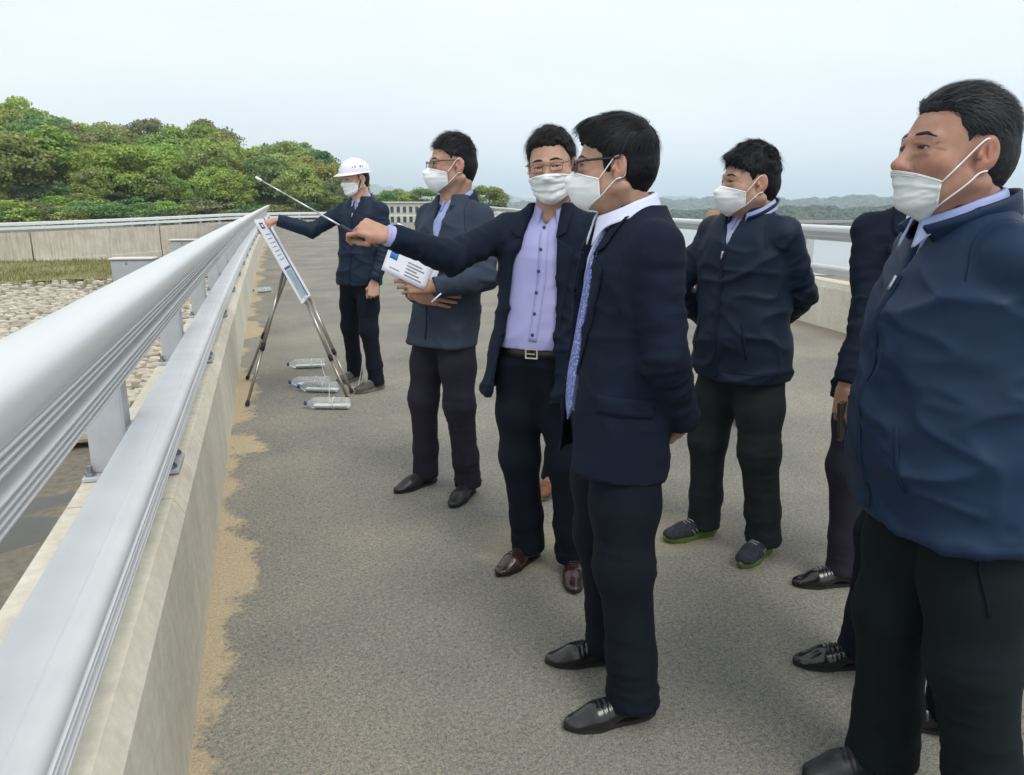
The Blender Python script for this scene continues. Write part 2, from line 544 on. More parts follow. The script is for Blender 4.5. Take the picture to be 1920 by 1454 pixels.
def bolt_foot(mb_plate, mb_bolt):
    pass
def rail_line(xf, sgn, label, cat_label, y0, y1, posts, hi=True):
    t = thing('guard_rail', label, 'guard rail', (0, 0, 0))
    ysg = list(posts)
    segs = [(ysg[i], ysg[min(i + 2, len(ysg) - 1)]) for i in range(0, len(ysg) - 1, 2)]
    for prof, nm in ((UP, 'top_rail'), (LO, 'lower_rail')):
        for (a, b_) in segs:
            a2, b2 = a + 1.02, b_ + 1.02
            if b2 - a2 < .5: continue
            nst = 3
            pts, side = path(xf, a2 + 0.002, b2 - 0.002, (b2 - a2 - 0.004) / nst, -sgn)
            MB().sweep(prof, pts[:nst + 1], side[:nst + 1]).build(nm, M_alu if nm == 'top_rail' else M_alu_pale, t, auto=28)
    first = None
    for y in posts:
        pts, side = path(xf, y - 0.05, y + 0.05, 0.05, -sgn)
        p, s = pts[1], side[1]
        c = p + np.array([s[0] * 0.215, s[1] * 0.215, 0])
        ang = math.atan2(s[1], s[0])
        # post: H section with tapering flange, base plate and four bolts
        o = bpy.data.objects.new('post', first[0] if first else None) if first else None
        if not first:
            mb = MB()
            mb.box((-0.005, 0, 0.86), (0.014, 0.11, 0.58), 0, 0.003)      # web facing the road
            mb.box((0.05, 0.052, 0.86), (0.11, 0.010, 0.58), 0, 0.002)
            mb.box((0.05, -0.052, 0.86), (0.11, 0.010, 0.58), 0, 0.002)
            mb.box((-0.03, 0, 1.12), (0.05, 0.09, 0.05)); mb.box((-0.03, 0, 0.70), (0.05, 0.09, 0.04))
            post_me = mesh_np('post', np.concatenate(mb.v), mb.f, M_post, None, False, False)
            mb = MB(); mb.box((-0.02, 0, 0.561), (0.30, 0.20, 0.016), 0, 0.003)
            plate_me = mesh_np('base_plate', np.concatenate(mb.v), mb.f, M_bolt if False else M_post, None, False, False)
            mb = MB()
            mb.lathe([(0.017, 0), (0.017, 0.014), (0.009, 0.014), (0.009, 0.034), (0.006, 0.036)], 6)
            bolt_me = mesh_np('bolt', np.concatenate(mb.v), mb.f, M_bolt, None, False, False)
            first = (post_me, plate_me, bolt_me)
        pe = bpy.data.objects.new('post', first[0]); COL.objects.link(pe); pe.parent = t
        pe.location = c; pe.rotation_euler = (0, 0, ang)
        bp = bpy.data.objects.new('base_plate', first[1]); COL.objects.link(bp); bp.parent = pe
        for (bx, by) in ((-0.145, -0.075), (-0.145, 0.075), (0.108, -0.075), (0.108, 0.075)):
            bo = bpy.data.objects.new('bolt', first[2]); COL.objects.link(bo); bo.parent = pe
            bo.location = (bx, by, 0.569)
    return t
rail_line(left_x, 1, 'silver double guard rail bolted on the left parapet, running away from the camera', '', -1, 46, POST_Y)
rail_line(right_x, -1, 'silver double guard rail on the right parapet above the reservoir', '', -1, 46, [1.22 + 2.4 * i for i in range(-1, 19)])

# ---- ground outside: basin on the left
BZ = -2.3
def g_left(x, y):
    return BZ + 0.05 * np.sin(x * 0.7) * np.sin(y * 0.31)
M_mud = None
def mat_mud():
    m, nt, b = new_mat('wet_mud')
    tc = nt.nodes.new('ShaderNodeTexCoord'); P = tc.outputs['Object']
    n1 = pick(nt, 'ShaderNodeTexNoise', Scale=0.55, Detail=7.0, Roughness=0.6); nt.links.new(P, n1.inputs['Vector'])
    c = ramp(nt, n1.outputs['Fac'], 0.35, 0.62, (0.085, 0.072, 0.052), (0.19, 0.165, 0.12))
    n2 = pick(nt, 'ShaderNodeTexNoise', Scale=9.0, Detail=5.0); nt.links.new(P, n2.inputs['Vector'])
    c = mixc(nt, 0.6, c, ramp(nt, n2.outputs['Fac'], 0.3, 0.7, (0.5, 0.5, 0.5), (1.3, 1.3, 1.3)), 'MULTIPLY')
    nt.links.new(c, b.inputs['Base Color'])
    nt.links.new(ramp(nt, n1.outputs['Fac'], 0.4, 0.6, (0.25, 0.25, 0.25), (0.9, 0.9, 0.9)), b.inputs['Roughness'])
    bumpnode(nt, b, n2.outputs['Fac'], 0.6, 0.05)
    return m
M_mud = mat_mud()
M_soil = mat('dry_earth', (0.08, 0.065, 0.04), (0.24, 0.19, 0.12), 4, 0.95, bump=0.5, bscale=14, bdist=0.04)
M_grassbed = mat('rough_grass_bed', (0.16, 0.17, 0.06), (0.30, 0.25, 0.13), 3, 0.95, bump=0.5, bscale=30, bdist=0.05)

def grid_sheet(name, x0, x1, nx, y0, y1, ny, zf, m, label):
    xs = np.linspace(x0, x1, nx + 1); yy = np.linspace(y0, y1, ny + 1)
    X, Y = np.meshgrid(xs, yy)
    Z = zf(X, Y)
    V = np.stack([X.ravel(), Y.ravel(), Z.ravel()], 1)
    n = nx + 1
    i, j = np.meshgrid(np.arange(nx), np.arange(ny))
    a = (j * n + i).ravel()
    F = np.stack([a, a + 1, a + n + 1, a + n], 1)
    o = mesh_np(name, V, F, m)
    tag(o, label, None, None, 'structure')
    return o
# near mud with shallow water
grid_sheet('muddy_ground', -40, -0.62, 60, -3, 14.2, 40,
           lambda x, y: BZ - 0.22 + 0.10 * (vnoise(np.stack([x * 0.9, y * 0.9, x * 0 + 3], -1)) - 0.5) + 0.05 * (vnoise(np.stack([x * 4, y * 4, x * 0 + 7], -1)) - 0.5),
           M_mud, 'dark wet mud below the left parapet')
grid_sheet('stone_bed', -40, -0.62, 40, 13.6, 46, 40, lambda x, y: BZ - 0.10 + 0.03 * vnoise(np.stack([x, y, x * 0], -1)), M_soil, 'earth between the pitching stones')
grid_sheet('grass_verge', -60, 0, 30, 45.5, 60.5, 12, lambda x, y: BZ - 0.05 + 0.012 * (y - 45) + 0.15 * vnoise(np.stack([x * .5, y * .5, x * 0], -1)), M_grassbed, 'grassy strip in front of the far wall')
M_puddle = mat('puddle_water', (0.05, 0.05, 0.038), (0.075, 0.072, 0.055), 0.6, 0.30, spec=0.3, bump=.2, bscale=3, bdist=.02)
pud = grid_sheet('puddle_water', -22, -0.62, 4, 1.5, 12.0, 4, lambda x, y: BZ - 0.235 + 0 * x, M_puddle, 'shallow water lying on the mud')

# ---- stone pitching: nearest stones are parts, the rest one mesh
def stone_mesh(seed, sx, sy):
    r = random.Random(seed)
    top = [(-.5, -.5), (0.05, -.53), (.5, -.5), (.53, .0), (.5, .5), (-.02, .53), (-.5, .5), (-.53, 0.02)]
    V = []
    jit = [(r.uniform(-.07, .07), r.uniform(-.07, .07)) for _ in top]
    for zz, k in ((-0.12, 1.0), (0.02, 1.0), (0.055, 0.80)):
        for (a, b_), (ja, jb) in zip(top, jit):
            V.append(((a + ja) * sx * k, (b_ + jb) * sy * k, zz + (r.uniform(-.012, .012) if zz > 0 else 0)))
    V.append((r.uniform(-.03, .03), r.uniform(-.03, .03), 0.07))
    F = []
    for l in (0, 1):
        for i in range(8):
            j = (i + 1) % 8
            F.append([l * 8 + i, l * 8 + j, l * 8 + 8 + j, l * 8 + 8 + i])
    for i in range(8):
        F.append([16 + i, 16 + (i + 1) % 8, 24])
    return np.array(V), F
def mat_stone():
    m, nt, b = new_mat('pitching_stone')
    tc = nt.nodes.new('ShaderNodeTexCoord'); P = tc.outputs['Object']
    g = nt.nodes.new('ShaderNodeNewGeometry')
    n1 = pick(nt, 'ShaderNodeTexNoise', Scale=4.0, Detail=6.0); nt.links.new(g.outputs['Position'], n1.inputs['Vector'])
    c = ramp(nt, n1.outputs['Fac'], 0.3, 0.7, (0.40, 0.36, 0.29), (0.60, 0.56, 0.47))
    c2 = ramp(nt, g.outputs['Random Per Island'], 0.0, 1.0, (0.62, 0.60, 0.57), (1.15, 1.14, 1.12))
    c = mixc(nt, 1.0, c, c2, 'MULTIPLY')
    nt.links.new(c, b.inputs['Base Color'])
    b.inputs['Roughness'].default_value = 0.85
    n2 = pick(nt, 'ShaderNodeTexNoise', Scale=30.0, Detail=4.0); nt.links.new(g.outputs['Position'], n2.inputs['Vector'])
    bumpnode(nt, b, n2.outputs['Fac'], 0.4, 0.02)
    return m
M_stone = mat_stone()
paving = thing('stone_pitching', 'sloping floor of pale rough stones laid in soil below the left guard rail', 'stone paving', (0, 0, 0))
paving['kind'] = 'structure'
if 'category' in paving: del paving['category']
stones = [stone_mesh(s, 0.275 + 0.03 * (s % 3), 0.165 + 0.02 * (s % 2)) for s in range(8)]
stone_me = [mesh_np('stone', v, f, M_stone, None, False, False) for v, f in stones]
sv, sf, sn, near = [], [], 0, 0
row = 0
yv = 13.9
rr = random.Random(5)
cells = []
while yv < 45.6:
    dy = 0.262
    xv = -0.9 - rr.uniform(0, .3)
    xmin = -4.2 - 0.46 * (yv - 13) if yv < 30 else -26
    while xv > max(xmin, -26):
        w = rr.uniform(0.32, 0.44)
        if rr.random() > 0.07:
            cells.append((xv - w / 2, yv + rr.uniform(-.03, .03), rr.uniform(-.09, .09), w / 0.42, rr.randrange(8), rr.random()))
        xv -= w
    yv += dy
fade = lambda y: 1.0 if y < 36 else max(0.25, 1 - (y - 36) / 9)
for (x, y, a, k, s, q) in cells:
    if q > fade(y): continue
    z = BZ + rr.uniform(-.035, .02)
    if near < 290 and x > -5.2 and y < 19.5:
        o = bpy.data.objects.new('stone', stone_me[s]); COL.objects.link(o); o.parent = paving
        o.location = (x, y, z); o.rotation_euler = (rr.uniform(-.06, .06), rr.uniform(-.06, .06), a); o.scale = (k, 1, 1)
        near += 1
    else:
        v, f = stones[s]
        ca, sa = math.cos(a), math.sin(a)
        vv = np.stack([v[:, 0] * k * ca - v[:, 1] * sa + x, v[:, 0] * k * sa + v[:, 1] * ca + y, v[:, 2] + z], 1)
        sv.append(vv); sf += [[i + sn for i in g] for g in f]; sn += len(vv)
rest = mesh_np('stones', np.concatenate(sv), sf, M_stone, paving, False)
rest['kind'] = 'stuff'

# ---- grass tufts on the verge
def blades(name, n, x0, x1, y0, y1, zf, h0, h1, m, label, dens=None, width=0.03):
    r = np.random.RandomState(hash(name) % 1000 if False else 3)
    x = r.uniform(x0, x1, n); y = r.uniform(y0, y1, n)
    if dens is not None:
        k = r.rand(n) < dens(x, y); x, y = x[k], y[k]; n = len(x)
    z = zf(x, y); h = r.uniform(h0, h1, n); a = r.uniform(0, 2 * np.pi, n)
    w = width * r.uniform(.6, 1.4, n)
    lx, ly = r.normal(0, .25, n) * h, r.normal(0, .25, n) * h
    A = np.stack([x - np.cos(a) * w, y - np.sin(a) * w, z], 1)
    B = np.stack([x + np.cos(a) * w, y + np.sin(a) * w, z], 1)
    C = np.stack([x + lx, y + ly, z + h], 1)
    V = np.stack([A, B, C], 1).reshape(-1, 3)
    F = np.arange(3 * n).reshape(-1, 3)
    o = mesh_np(name, V, F, m, None, False)
    tag(o, label, 'grass', None, 'stuff')
    return o
def mat_leaf(name, cols, rough=0.75, trans=0.36, perobj=True):
    m, nt, b = new_mat(name)
    g = nt.nodes.new('ShaderNodeNewGeometry')
    c = ramp(nt, g.outputs['Random Per Island'], 0.0, 1.0, cols[0], cols[1])
    if len(cols) > 2:
        r = [n for n in nt.nodes if n.type == 'VALTORGB'][-1]
        e = r.color_ramp.elements.new(0.55); e.color = (*cols[2], 1)
    if perobj:
        oi = nt.nodes.new('ShaderNodeObjectInfo')
        hs = nt.nodes.new('ShaderNodeHueSaturation')
        nt.links.new(c, hs.inputs['Color'])
        nt.links.new(mathn(nt, 'ADD', mathn(nt, 'MULTIPLY', oi.outputs['Random'], 0.055), 0.472), hs.inputs['Hue'])
        v2 = mathn(nt, 'FRACT', mathn(nt, 'MULTIPLY', oi.outputs['Random'], 17.3))
        nt.links.new(mathn(nt, 'ADD', mathn(nt, 'MULTIPLY', v2, 0.5), 0.78), hs.inputs['Value'])
        c = hs.outputs['Color']
    nt.links.new(c, b.inputs['Base Color'])
    b.inputs['Roughness'].default_value = rough
    setin(b, 'Specular IOR Level', 0.2)
    tr = nt.nodes.new('ShaderNodeBsdfTranslucent'); nt.links.new(c, tr.inputs['Color'])
    mx = nt.nodes.new('ShaderNodeMixShader'); mx.inputs[0].default_value = trans
    out = nt.nodes['Material Output']
    nt.links.new(b.outputs[0], mx.inputs[1]); nt.links.new(tr.outputs[0], mx.inputs[2]); nt.links.new(mx.outputs[0], out.inputs['Surface'])
    return m
M_grass = mat_leaf('meadow_grass', [(0.14, 0.19, 0.05), (0.48, 0.38, 0.18), (0.27, 0.26, 0.10)], perobj=False)
blades('grass', 26000, -34, -1, 43.5, 60.0, lambda x, y: BZ - 0.05 + 0.012 * (y - 45), 0.10, 0.38, M_grass, 'rough green and straw-coloured grass below the far wall',
       lambda x, y: np.clip((y - 43.5) / 4, 0.08, 1))

# ---- far wall with its own guard rail, curving round the basin
FW = np.array([(-42, 57, -.40), (-26, 58.5, -.34), (-17, 60.5, -.22), (-11, 63, -.02), (-6, 66.5, .18), (-2, 70.5, .36), (3, 73.5, .42), (9, 75.2, .44), (16, 76.5, .44), (26, 77.5, .44)], float)
def fw_pt(s):
    i = min(int(s), len(FW) - 2); f = s - i
    return FW[i] * (1 - f) + FW[i + 1] * f
def resample(P, step):
    # smooth polyline, equal steps
    d = np.r_[0, np.cumsum(np.linalg.norm(np.diff(P[:, :2], axis=0), axis=1))]
    t = np.arange(0, d[-1], step)
    Q = np.stack([np.interp(t, d, P[:, k]) for k in range(3)], 1)
    for _ in range(3):
        Q[1:-1] = (Q[:-2] + 2 * Q[1:-1] + Q[2:]) / 4
    return Q
fq = resample(FW, 1.0)
tang = np.gradient(fq[:, :2], axis=0); tang /= np.linalg.norm(tang, axis=1)[:, None]
nrm = np.stack([-tang[:, 1], tang[:, 0]], 1)      # away from the basin
t = thing('far_wall', 'long weathered concrete retaining wall across the basin on the left', 'wall', (0, 0, 0))
i = 0
while i < len(fq) - 2:
    j = min(i + 9, len(fq) - 1)
    P = fq[i:j + 1].copy(); N = nrm[i:j + 1]
    # shorten both ends for the joint
    P[0, :2] += tang[i] * 0.05; P[-1, :2] -= tang[j] * 0.05
    MB().sweep([(0, -2.6), (0, 0.0), (0.4, 0.0), (0.4, -0.5), (0.5, -2.6)], P, N).build('wall_panel', M_conc2, t)
    MB().sweep([(-0.05, -2.6), (-0.05, -1.95), (0.0, -1.9), (0.1, -2.6)], P, N).build('footing', M_conc2, t)
    i = j
t = thing('guard_rail', 'distant silver guard rail along the top of the far wall', 'guard rail', (0, 0, 0))
i = 0
while i < len(fq) - 2:
    j = min(i + 4, len(fq) - 1)
    P = fq[i:j + 1]; N = nrm[i:j + 1]
    MB().sweep([(0.05, .48), (0.05, .66), (.09, .70), (.15, .70), (.18, .66), (.18, .48)], P, N).build('top_rail', M_alu_pale, t)
    MB().sweep([(0.05, .20), (0.05, .36), (.09, .38), (.15, .38), (.18, .36), (.18, .20)], P, N).build('lower_rail', M_alu_pale, t)
    i = j
pm = MB().box((0, 0, .36), (.14, .16, .72)); pme = mesh_np('post', np.concatenate(pm.v), pm.f, M_post, None, False, False)
for i in range(0, len(fq), 2):
    o = bpy.data.objects.new('post', pme); COL.objects.link(o); o.parent = t
    o.location = (fq[i][0] + nrm[i][0] * .26, fq[i][1] + nrm[i][1] * .26, fq[i][2])
    o.rotation_euler = (0, 0, math.atan2(nrm[i][1], nrm[i][0]))

# ---- two instrument cabinets in the basin
M_cab = mat('grey_cabinet_paint', (0.36, 0.38, 0.40), (0.42, 0.44, 0.46), 2, 0.5)
M_lid = mat('pale_cabinet_lid', (0.62, 0.62, 0.58), (0.68, 0.68, 0.64), 3, 0.5)
def cabinet(x, y, zt, w, label):
    t = thing('equipment_cabinet', label, 'cabinet', (x, y, BZ), R(-8))
    h = zt - BZ
    MB().box((0, 0, h / 2 - .06), (w, .9, h - .12), 0, .02).build('cabinet_body', M_cab, t)
    MB().box((0, 0, h - .05), (w + .18, 1.08, .09), 0, .02).build('lid', M_lid, t)
    MB().box((0, -.462, h / 2), (w * .82, .02, h * .7), 0, .004).build('door', M_cab, t)
    MB().box((-w * .12, -.48, h - .28), (.09, .03, .12), 0, .004).build('vent', M_bolt, t)
    return t
cabinet(-6.35, 43, -1.0, 1.95, 'larger grey equipment cabinet with pale lid standing in the grass')
cabinet(-4.7, 54.5, -.52, 1.9, 'smaller grey equipment cabinet close to the far wall')

# ---- hill behind
def hill_z(x, y):
    x = np.asarray(x, float); y = np.asarray(y, float)
    az = np.degrees(np.arctan2(x, y))
    Hh = np.interp(az, [-40, -20, -15.5, -11, -8, -6, -3, 0.6, 4.2, 6.3, 9, 90], [15, 13, 10.2, 8.2, 7.6, 7.4, 6.6, 4.8, 3.0, 0.6, -1.2, -2])
    d = np.hypot(x, y)
    t = np.clip((d - 79) / 86, 0, 1); t = t ** .85
    back = np.clip((d - 185) / 160, 0, 1)
    return 0.15 + t * Hh * (1 - back * .9) + (vnoise(np.stack([x * .06, y * .06, x * 0], -1)) - .5) * 1.6 * t
M_floor = mat('forest_floor', (0.045, 0.075, 0.02), (0.11, 0.13, 0.05), .6, .95)
pa = np.radians(np.linspace(-40, 14, 55)); pd = np.linspace(79, 380, 60)
A_, D_ = np.meshgrid(pa, pd)
X_, Y_ = np.sin(A_) * D_, np.cos(A_) * D_
V = np.stack([X_.ravel(), Y_.ravel(), hill_z(X_, Y_).ravel()], 1)
n = 55; ii, jj = np.meshgrid(np.arange(n - 1), np.arange(59)); a = (jj * n + ii).ravel()
o = mesh_np('hill', V, np.stack([a, a + 1, a + n + 1, a + n], 1), M_floor); tag(o, 'wooded hill rising behind the far wall', None, None, 'structure')

# ---- trees
M_bark = mat('bark', (0.10, 0.075, 0.05), (0.17, 0.14, 0.10), 6, .9, bump=.5, bscale=20, bdist=.03)
LEAF = [mat_leaf('fresh_green_leaves', [(0.16, 0.28, 0.05), (0.42, 0.54, 0.13), (0.27, 0.41, 0.09)]),
        mat_leaf('olive_green_leaves', [(0.18, 0.24, 0.06), (0.45, 0.49, 0.17), (0.31, 0.36, 0.11)]),
        mat_leaf('deep_green_leaves', [(0.08, 0.18, 0.065), (0.25, 0.39, 0.15), (0.16, 0.28, 0.10)]),
        mat_leaf('russet_budding_leaves', [(0.16, 0.18, 0.08), (0.36, 0.36, 0.18), (0.25, 0.27, 0.125)])]
def crown_mesh(seed, n_leaf, shape='round'):
    r = np.random.RandomState(seed)
    blobs = []
    nb = 34
    for k in range(nb):
        if shape == 'round':
            v = r.normal(size=3); v /= np.linalg.norm(v); v *= r.uniform(.35, 1) ** .5
            c = v * [.40, .40, .34] + [0, 0, .60]
            rad = r.uniform(.10, .19)
        else:                                  # conifer-ish, layered
            z = r.uniform(.22, .97); w = (1.02 - z) * .36
            a = r.uniform(0, 2 * np.pi); c = np.array([np.cos(a) * w * r.uniform(.3, 1), np.sin(a) * w * r.uniform(.3, 1), z]); rad = r.uniform(.06, .12)
        blobs.append((c, rad))
    V = []
    per = n_leaf // nb
    for c, rad in blobs:
        d = r.normal(size=(per, 3)); d /= np.linalg.norm(d, axis=1)[:, None]
        d[:, 2] = np.where(d[:, 2] < -.35, -d[:, 2], d[:, 2])
        p = c + d * rad * r.uniform(.55, 1.15, (per, 1)) * [1, 1, .75]
        s = r.uniform(.012, .027, per)
        nn = d + r.normal(0, .5, (per, 3)); nn /= np.linalg.norm(nn, axis=1)[:, None]
        u = np.cross(nn, r.normal(size=(per, 3))); u /= np.linalg.norm(u, axis=1)[:, None]
        w = np.cross(nn, u)
        q = np.stack([p - u * s[:, None], p + w * s[:, None] * .8, p + u * s[:, None], p - w * s[:, None] * .8], 1)
        V.append(q.reshape(-1, 3))
    V = np.concatenate(V); F = np.arange(len(V)).reshape(-1, 4)
    return V, F, blobs
def trunk_mb(seed, blobs):
    r = random.Random(seed); mb = MB()
    bend = [(r.uniform(-.02, .02), r.uniform(-.02, .02)) for _ in range(5)]
    pts = [(bend[k][0] * k, bend[k][1] * k, .16 * k) for k in range(5)]
    mb.tube(pts, [.030, .022, .017, .012, .005], 7)
    for c, rad in blobs[:9]:
        z0 = r.uniform(.2, .5); i0 = min(3, int(z0 / .16)); b0 = np.array(pts[i0])
        mb.tube([b0, (b0 + c) / 2 + np.array([0, 0, -.03]), c], [.011, .008, .003], 5)
    return mb
TREE = []
for s in range(8):
    shp = 'cone' if s == 7 else 'round'
    V, F, bl = crown_mesh(100 + s, 8200, shp)
    mb = trunk_mb(s, bl)
    TREE.append((V, F, mb))
crown_me = {}
trunk_me = [mesh_np('trunk', np.concatenate(t_[2].v), t_[2].f, M_bark, None, True, False) for t_ in TREE]
def tree(x, y, z, h, kind, leaf, label, group, wide=1.0, rz=0.0):
    key = (kind, leaf)
    if key not in crown_me:
        crown_me[key] = mesh_np('crown', TREE[kind][0], TREE[kind][1], LEAF[leaf], None, False, False)
    t = bpy.data.objects.new('tree', None); COL.objects.link(t)
    t.location = (x, y, z - .1); t.rotation_euler = (0, 0, rz); t.scale = (h * wide, h * wide, h)
    tag(t, label, 'tree', group)
    a = bpy.data.objects.new('crown', crown_me[key]); COL.objects.link(a); a.parent = t
    b_ = bpy.data.objects.new('trunk', trunk_me[kind]); COL.objects.link(b_); b_.parent = t
    return t
rt = random.Random(21)
placed = []
names = ['fresh green tree', 'olive green tree', 'deep green tree', 'russet tree']
_o1 = ['', 'first', 'second', 'third', 'fourth', 'fifth', 'sixth', 'seventh', 'eighth', 'ninth', 'tenth', 'eleventh', 'twelfth', 'thirteenth', 'fourteenth', 'fifteenth', 'sixteenth', 'seventeenth', 'eighteenth', 'nineteenth']
ORD = _o1 + ['twentieth'] + ['twenty-' + w for w in _o1[1:10]] + ['thirtieth'] + ['thirty-' + w for w in _o1[1:10]] + ['fortieth'] + ['forty-' + w for w in _o1[1:10]]
rows = [(84, 4.4, 6.2), (91, 5.0, 6.4), (100, 5.6, 6.9), (110, 6.0, 7.3), (122, 6.2, 7.6), (135, 6.6, 8.2), (149, 7.0, 8.8), (163, 7.0, 9.4)]
for ri, (dist, sp, hh) in enumerate(rows):
    az = -17.5; cnt = 0
    while az < 7.6:
        a = R(az) + rt.uniform(-.01, .01)
        d = dist + rt.uniform(-3.5, 3.5)
        x, y = math.sin(a) * d, math.cos(a) * d
        z = float(hill_z(x, y))
        h = hh * rt.choice([.66, .8, .92, 1.0, 1.08, 1.22]) * (0.70 if az > 6.6 else 0.82 if az > 4.5 else 1)
        if ri == 0: h *= rt.uniform(.6, 1.0)
        leaf = rt.choices([0, 1, 2, 3], [4.5, 4, 2.6, .9])[0]
        kind = rt.choices(range(8), [3, 3, 3, 3, 3, 3, 3, .7])[0]
        cnt += 1
        tree(x, y, z, h, kind, leaf, '%s, %s from the left in the %s row of the wooded hill' % (names[leaf], ORD[cnt], ['front', 'second', 'third', 'fourth', 'fifth', 'sixth', 'seventh', 'topmost'][ri]), 'trees of the wooded hill', rt.uniform(.95, 1.3), rt.uniform(0, 6.28))
        az += math.degrees(sp / dist) * rt.uniform(.48, .80)
# scrub at the foot of the wood: low bushes
V, F, bl = crown_mesh(55, 2600, 'round')
V[:, 2] = (V[:, 2] - .25) * .9
bush_me = {}
def bush(x, y, z, h, leaf, label, group, wide=1.5):
    if leaf not in bush_me:
        bush_me[leaf] = mesh_np('bush', V, F, LEAF[leaf], None, False, False)
    o = bpy.data.objects.new('bush', bush_me[leaf]); COL.objects.link(o)
    o.location = (x, y, z - .15 * h); o.rotation_euler = (0, 0, random.uniform(0, 6.28)); o.scale = (h * wide, h * wide, h)
    return tag(o, label, 'bush', group)
bl_names = ['bright green bush', 'olive bush', 'dark green bush', 'brownish bush']
for k, d0 in enumerate((79.5, 82.5, 88.0)):
    az = -17.0; cnt = 0
    while az < 8.6:
        d = d0 + rt.uniform(-1, 1); a = R(az)
        leaf = rt.choices([0, 1, 2, 3], [3, 3, 3, 1.5])[0]; cnt += 1
        bush(math.sin(a) * d, math.cos(a) * d, max(.1, float(hill_z(math.sin(a) * d, math.cos(a) * d))), rt.uniform(2.4, 4.4) * (.75 if az > 0 else 1), leaf, '%s, %s from the left in the %s line below the wood' % (bl_names[leaf], ORD[cnt], ('front', 'middle', 'rear')[k]), 'bushes along the foot of the wood')
        az += rt.uniform(1.2, 2.0)
# small trees right of the helmeted man
for (az, d, h, kd, lf, lb) in ((9.9, 118, 5.4, 1, 1, 'lone olive tree left of the blue ridge, beyond the building'), (11.9, 118, 5.6, 3, 0, 'small green tree directly behind the pale building'),
                               (8.9, 100, 4.6, 4, 2, 'low dark tree behind the shoulder of the man in the white helmet'), (16.4, 118, 6.0, 2, 1, 'small tree showing over the grey blazer shoulder')):
    a = R(az); tree(math.sin(a) * d, math.cos(a) * d, -.9, h, kd, lf, lb, None, 1.25)

# ---- pale building with openings beyond the crest
M_bld = mat('cream_render', (0.56, 0.55, 0.48), (0.64, 0.63, 0.56), 1.5, .85)
M_dark = mat('dark_glass', (0.03, 0.04, 0.045), (0.06, 0.07, 0.075), 2, .15)
M_roofc = mat('building_coping', (0.48, 0.48, 0.45), (0.55, 0.55, 0.52), 2, .8)
bt = thing('pale_building', 'low pale building with two rows of dark windows beyond the end of the road', 'building', (12.8, 70, 0.0), R(-8))
MB().box((0, 3, .72), (6.6, 5.7, 2.44)).build('wall', M_bld, bt)
MB().box((0, 3, 2.0), (6.9, 6.1, .14), 0, .02).build('roof', M_roofc, bt)
for rz_ in (0, 1):
    for k in range(11):
        f = MB().box((-2.85 + .57 * k, .125, .45 + .92 * rz_), (.40, .08, .66), 0, .01).build('window', M_roofc, bt)
        MB().box((-2.85 + .57 * k, .10, .45 + .92 * rz_), (.29, .07, .54)).build('pane', M_dark, f)

# ---- right side: reservoir, mud shore, distant banks and ridges
M_shore = mat('drawn_down_shore', (0.15, 0.125, 0.075), (0.24, 0.20, 0.13), .12, .95, bump=.3, bscale=.8, bdist=.3)
grid_sheet('reservoir_shore', 8, 420, 60, -60, 240, 50, lambda x, y: -15.0 + np.clip((195 - np.hypot(x, y)) * .02, -.5, .5) - .2 + .4 * vnoise(np.stack([x * .02, y * .02, x * 0], -1)), M_shore, 'brown drawn-down shore of the reservoir')
MB().add([(8.5, -60, -.8), (8.5, 47, -.8), (38, 47, -15.1), (38, -60, -15.1)], [[0, 3, 2, 1]]).build('embankment', M_shore)
tag(bpy.data.objects['embankment'], 'earth slope below the right parapet', None, None, 'structure')
M_water = mat('reservoir_water', (0.30, 0.34, 0.345), (0.36, 0.395, 0.395), .004, .32, spec=.5, bump=.15, bscale=.5, bdist=.1)
def disc(name, z, r0, r1, a0, a1, m, label):
    V, F = [], []
    na, nr = 48, 8
    for j in range(nr + 1):
        rr_ = r0 * (r1 / r0) ** (j / nr)
        for i in range(na + 1):
            a = R(a0 + (a1 - a0) * i / na); V.append((math.sin(a) * rr_, math.cos(a) * rr_, z))
    for j in range(nr):
        for i in range(na):
            q = j * (na + 1) + i; F.append([q, q + 1, q + na + 2, q + na + 1])
    o = mesh_np(name, V, F, m); return tag(o, label, None, None, 'structure')
disc('reservoir_water', -15.0, 205, 2600, 14, 80, M_water, 'pale calm reservoir water behind the right guard rail')
M_land = mat('distant_land', (0.06, 0.08, 0.035), (0.11, 0.12, 0.055), .01, .95)
disc('terrain', -15.6, 60, 9000, -80, 100, M_land, 'low land reaching the horizon')
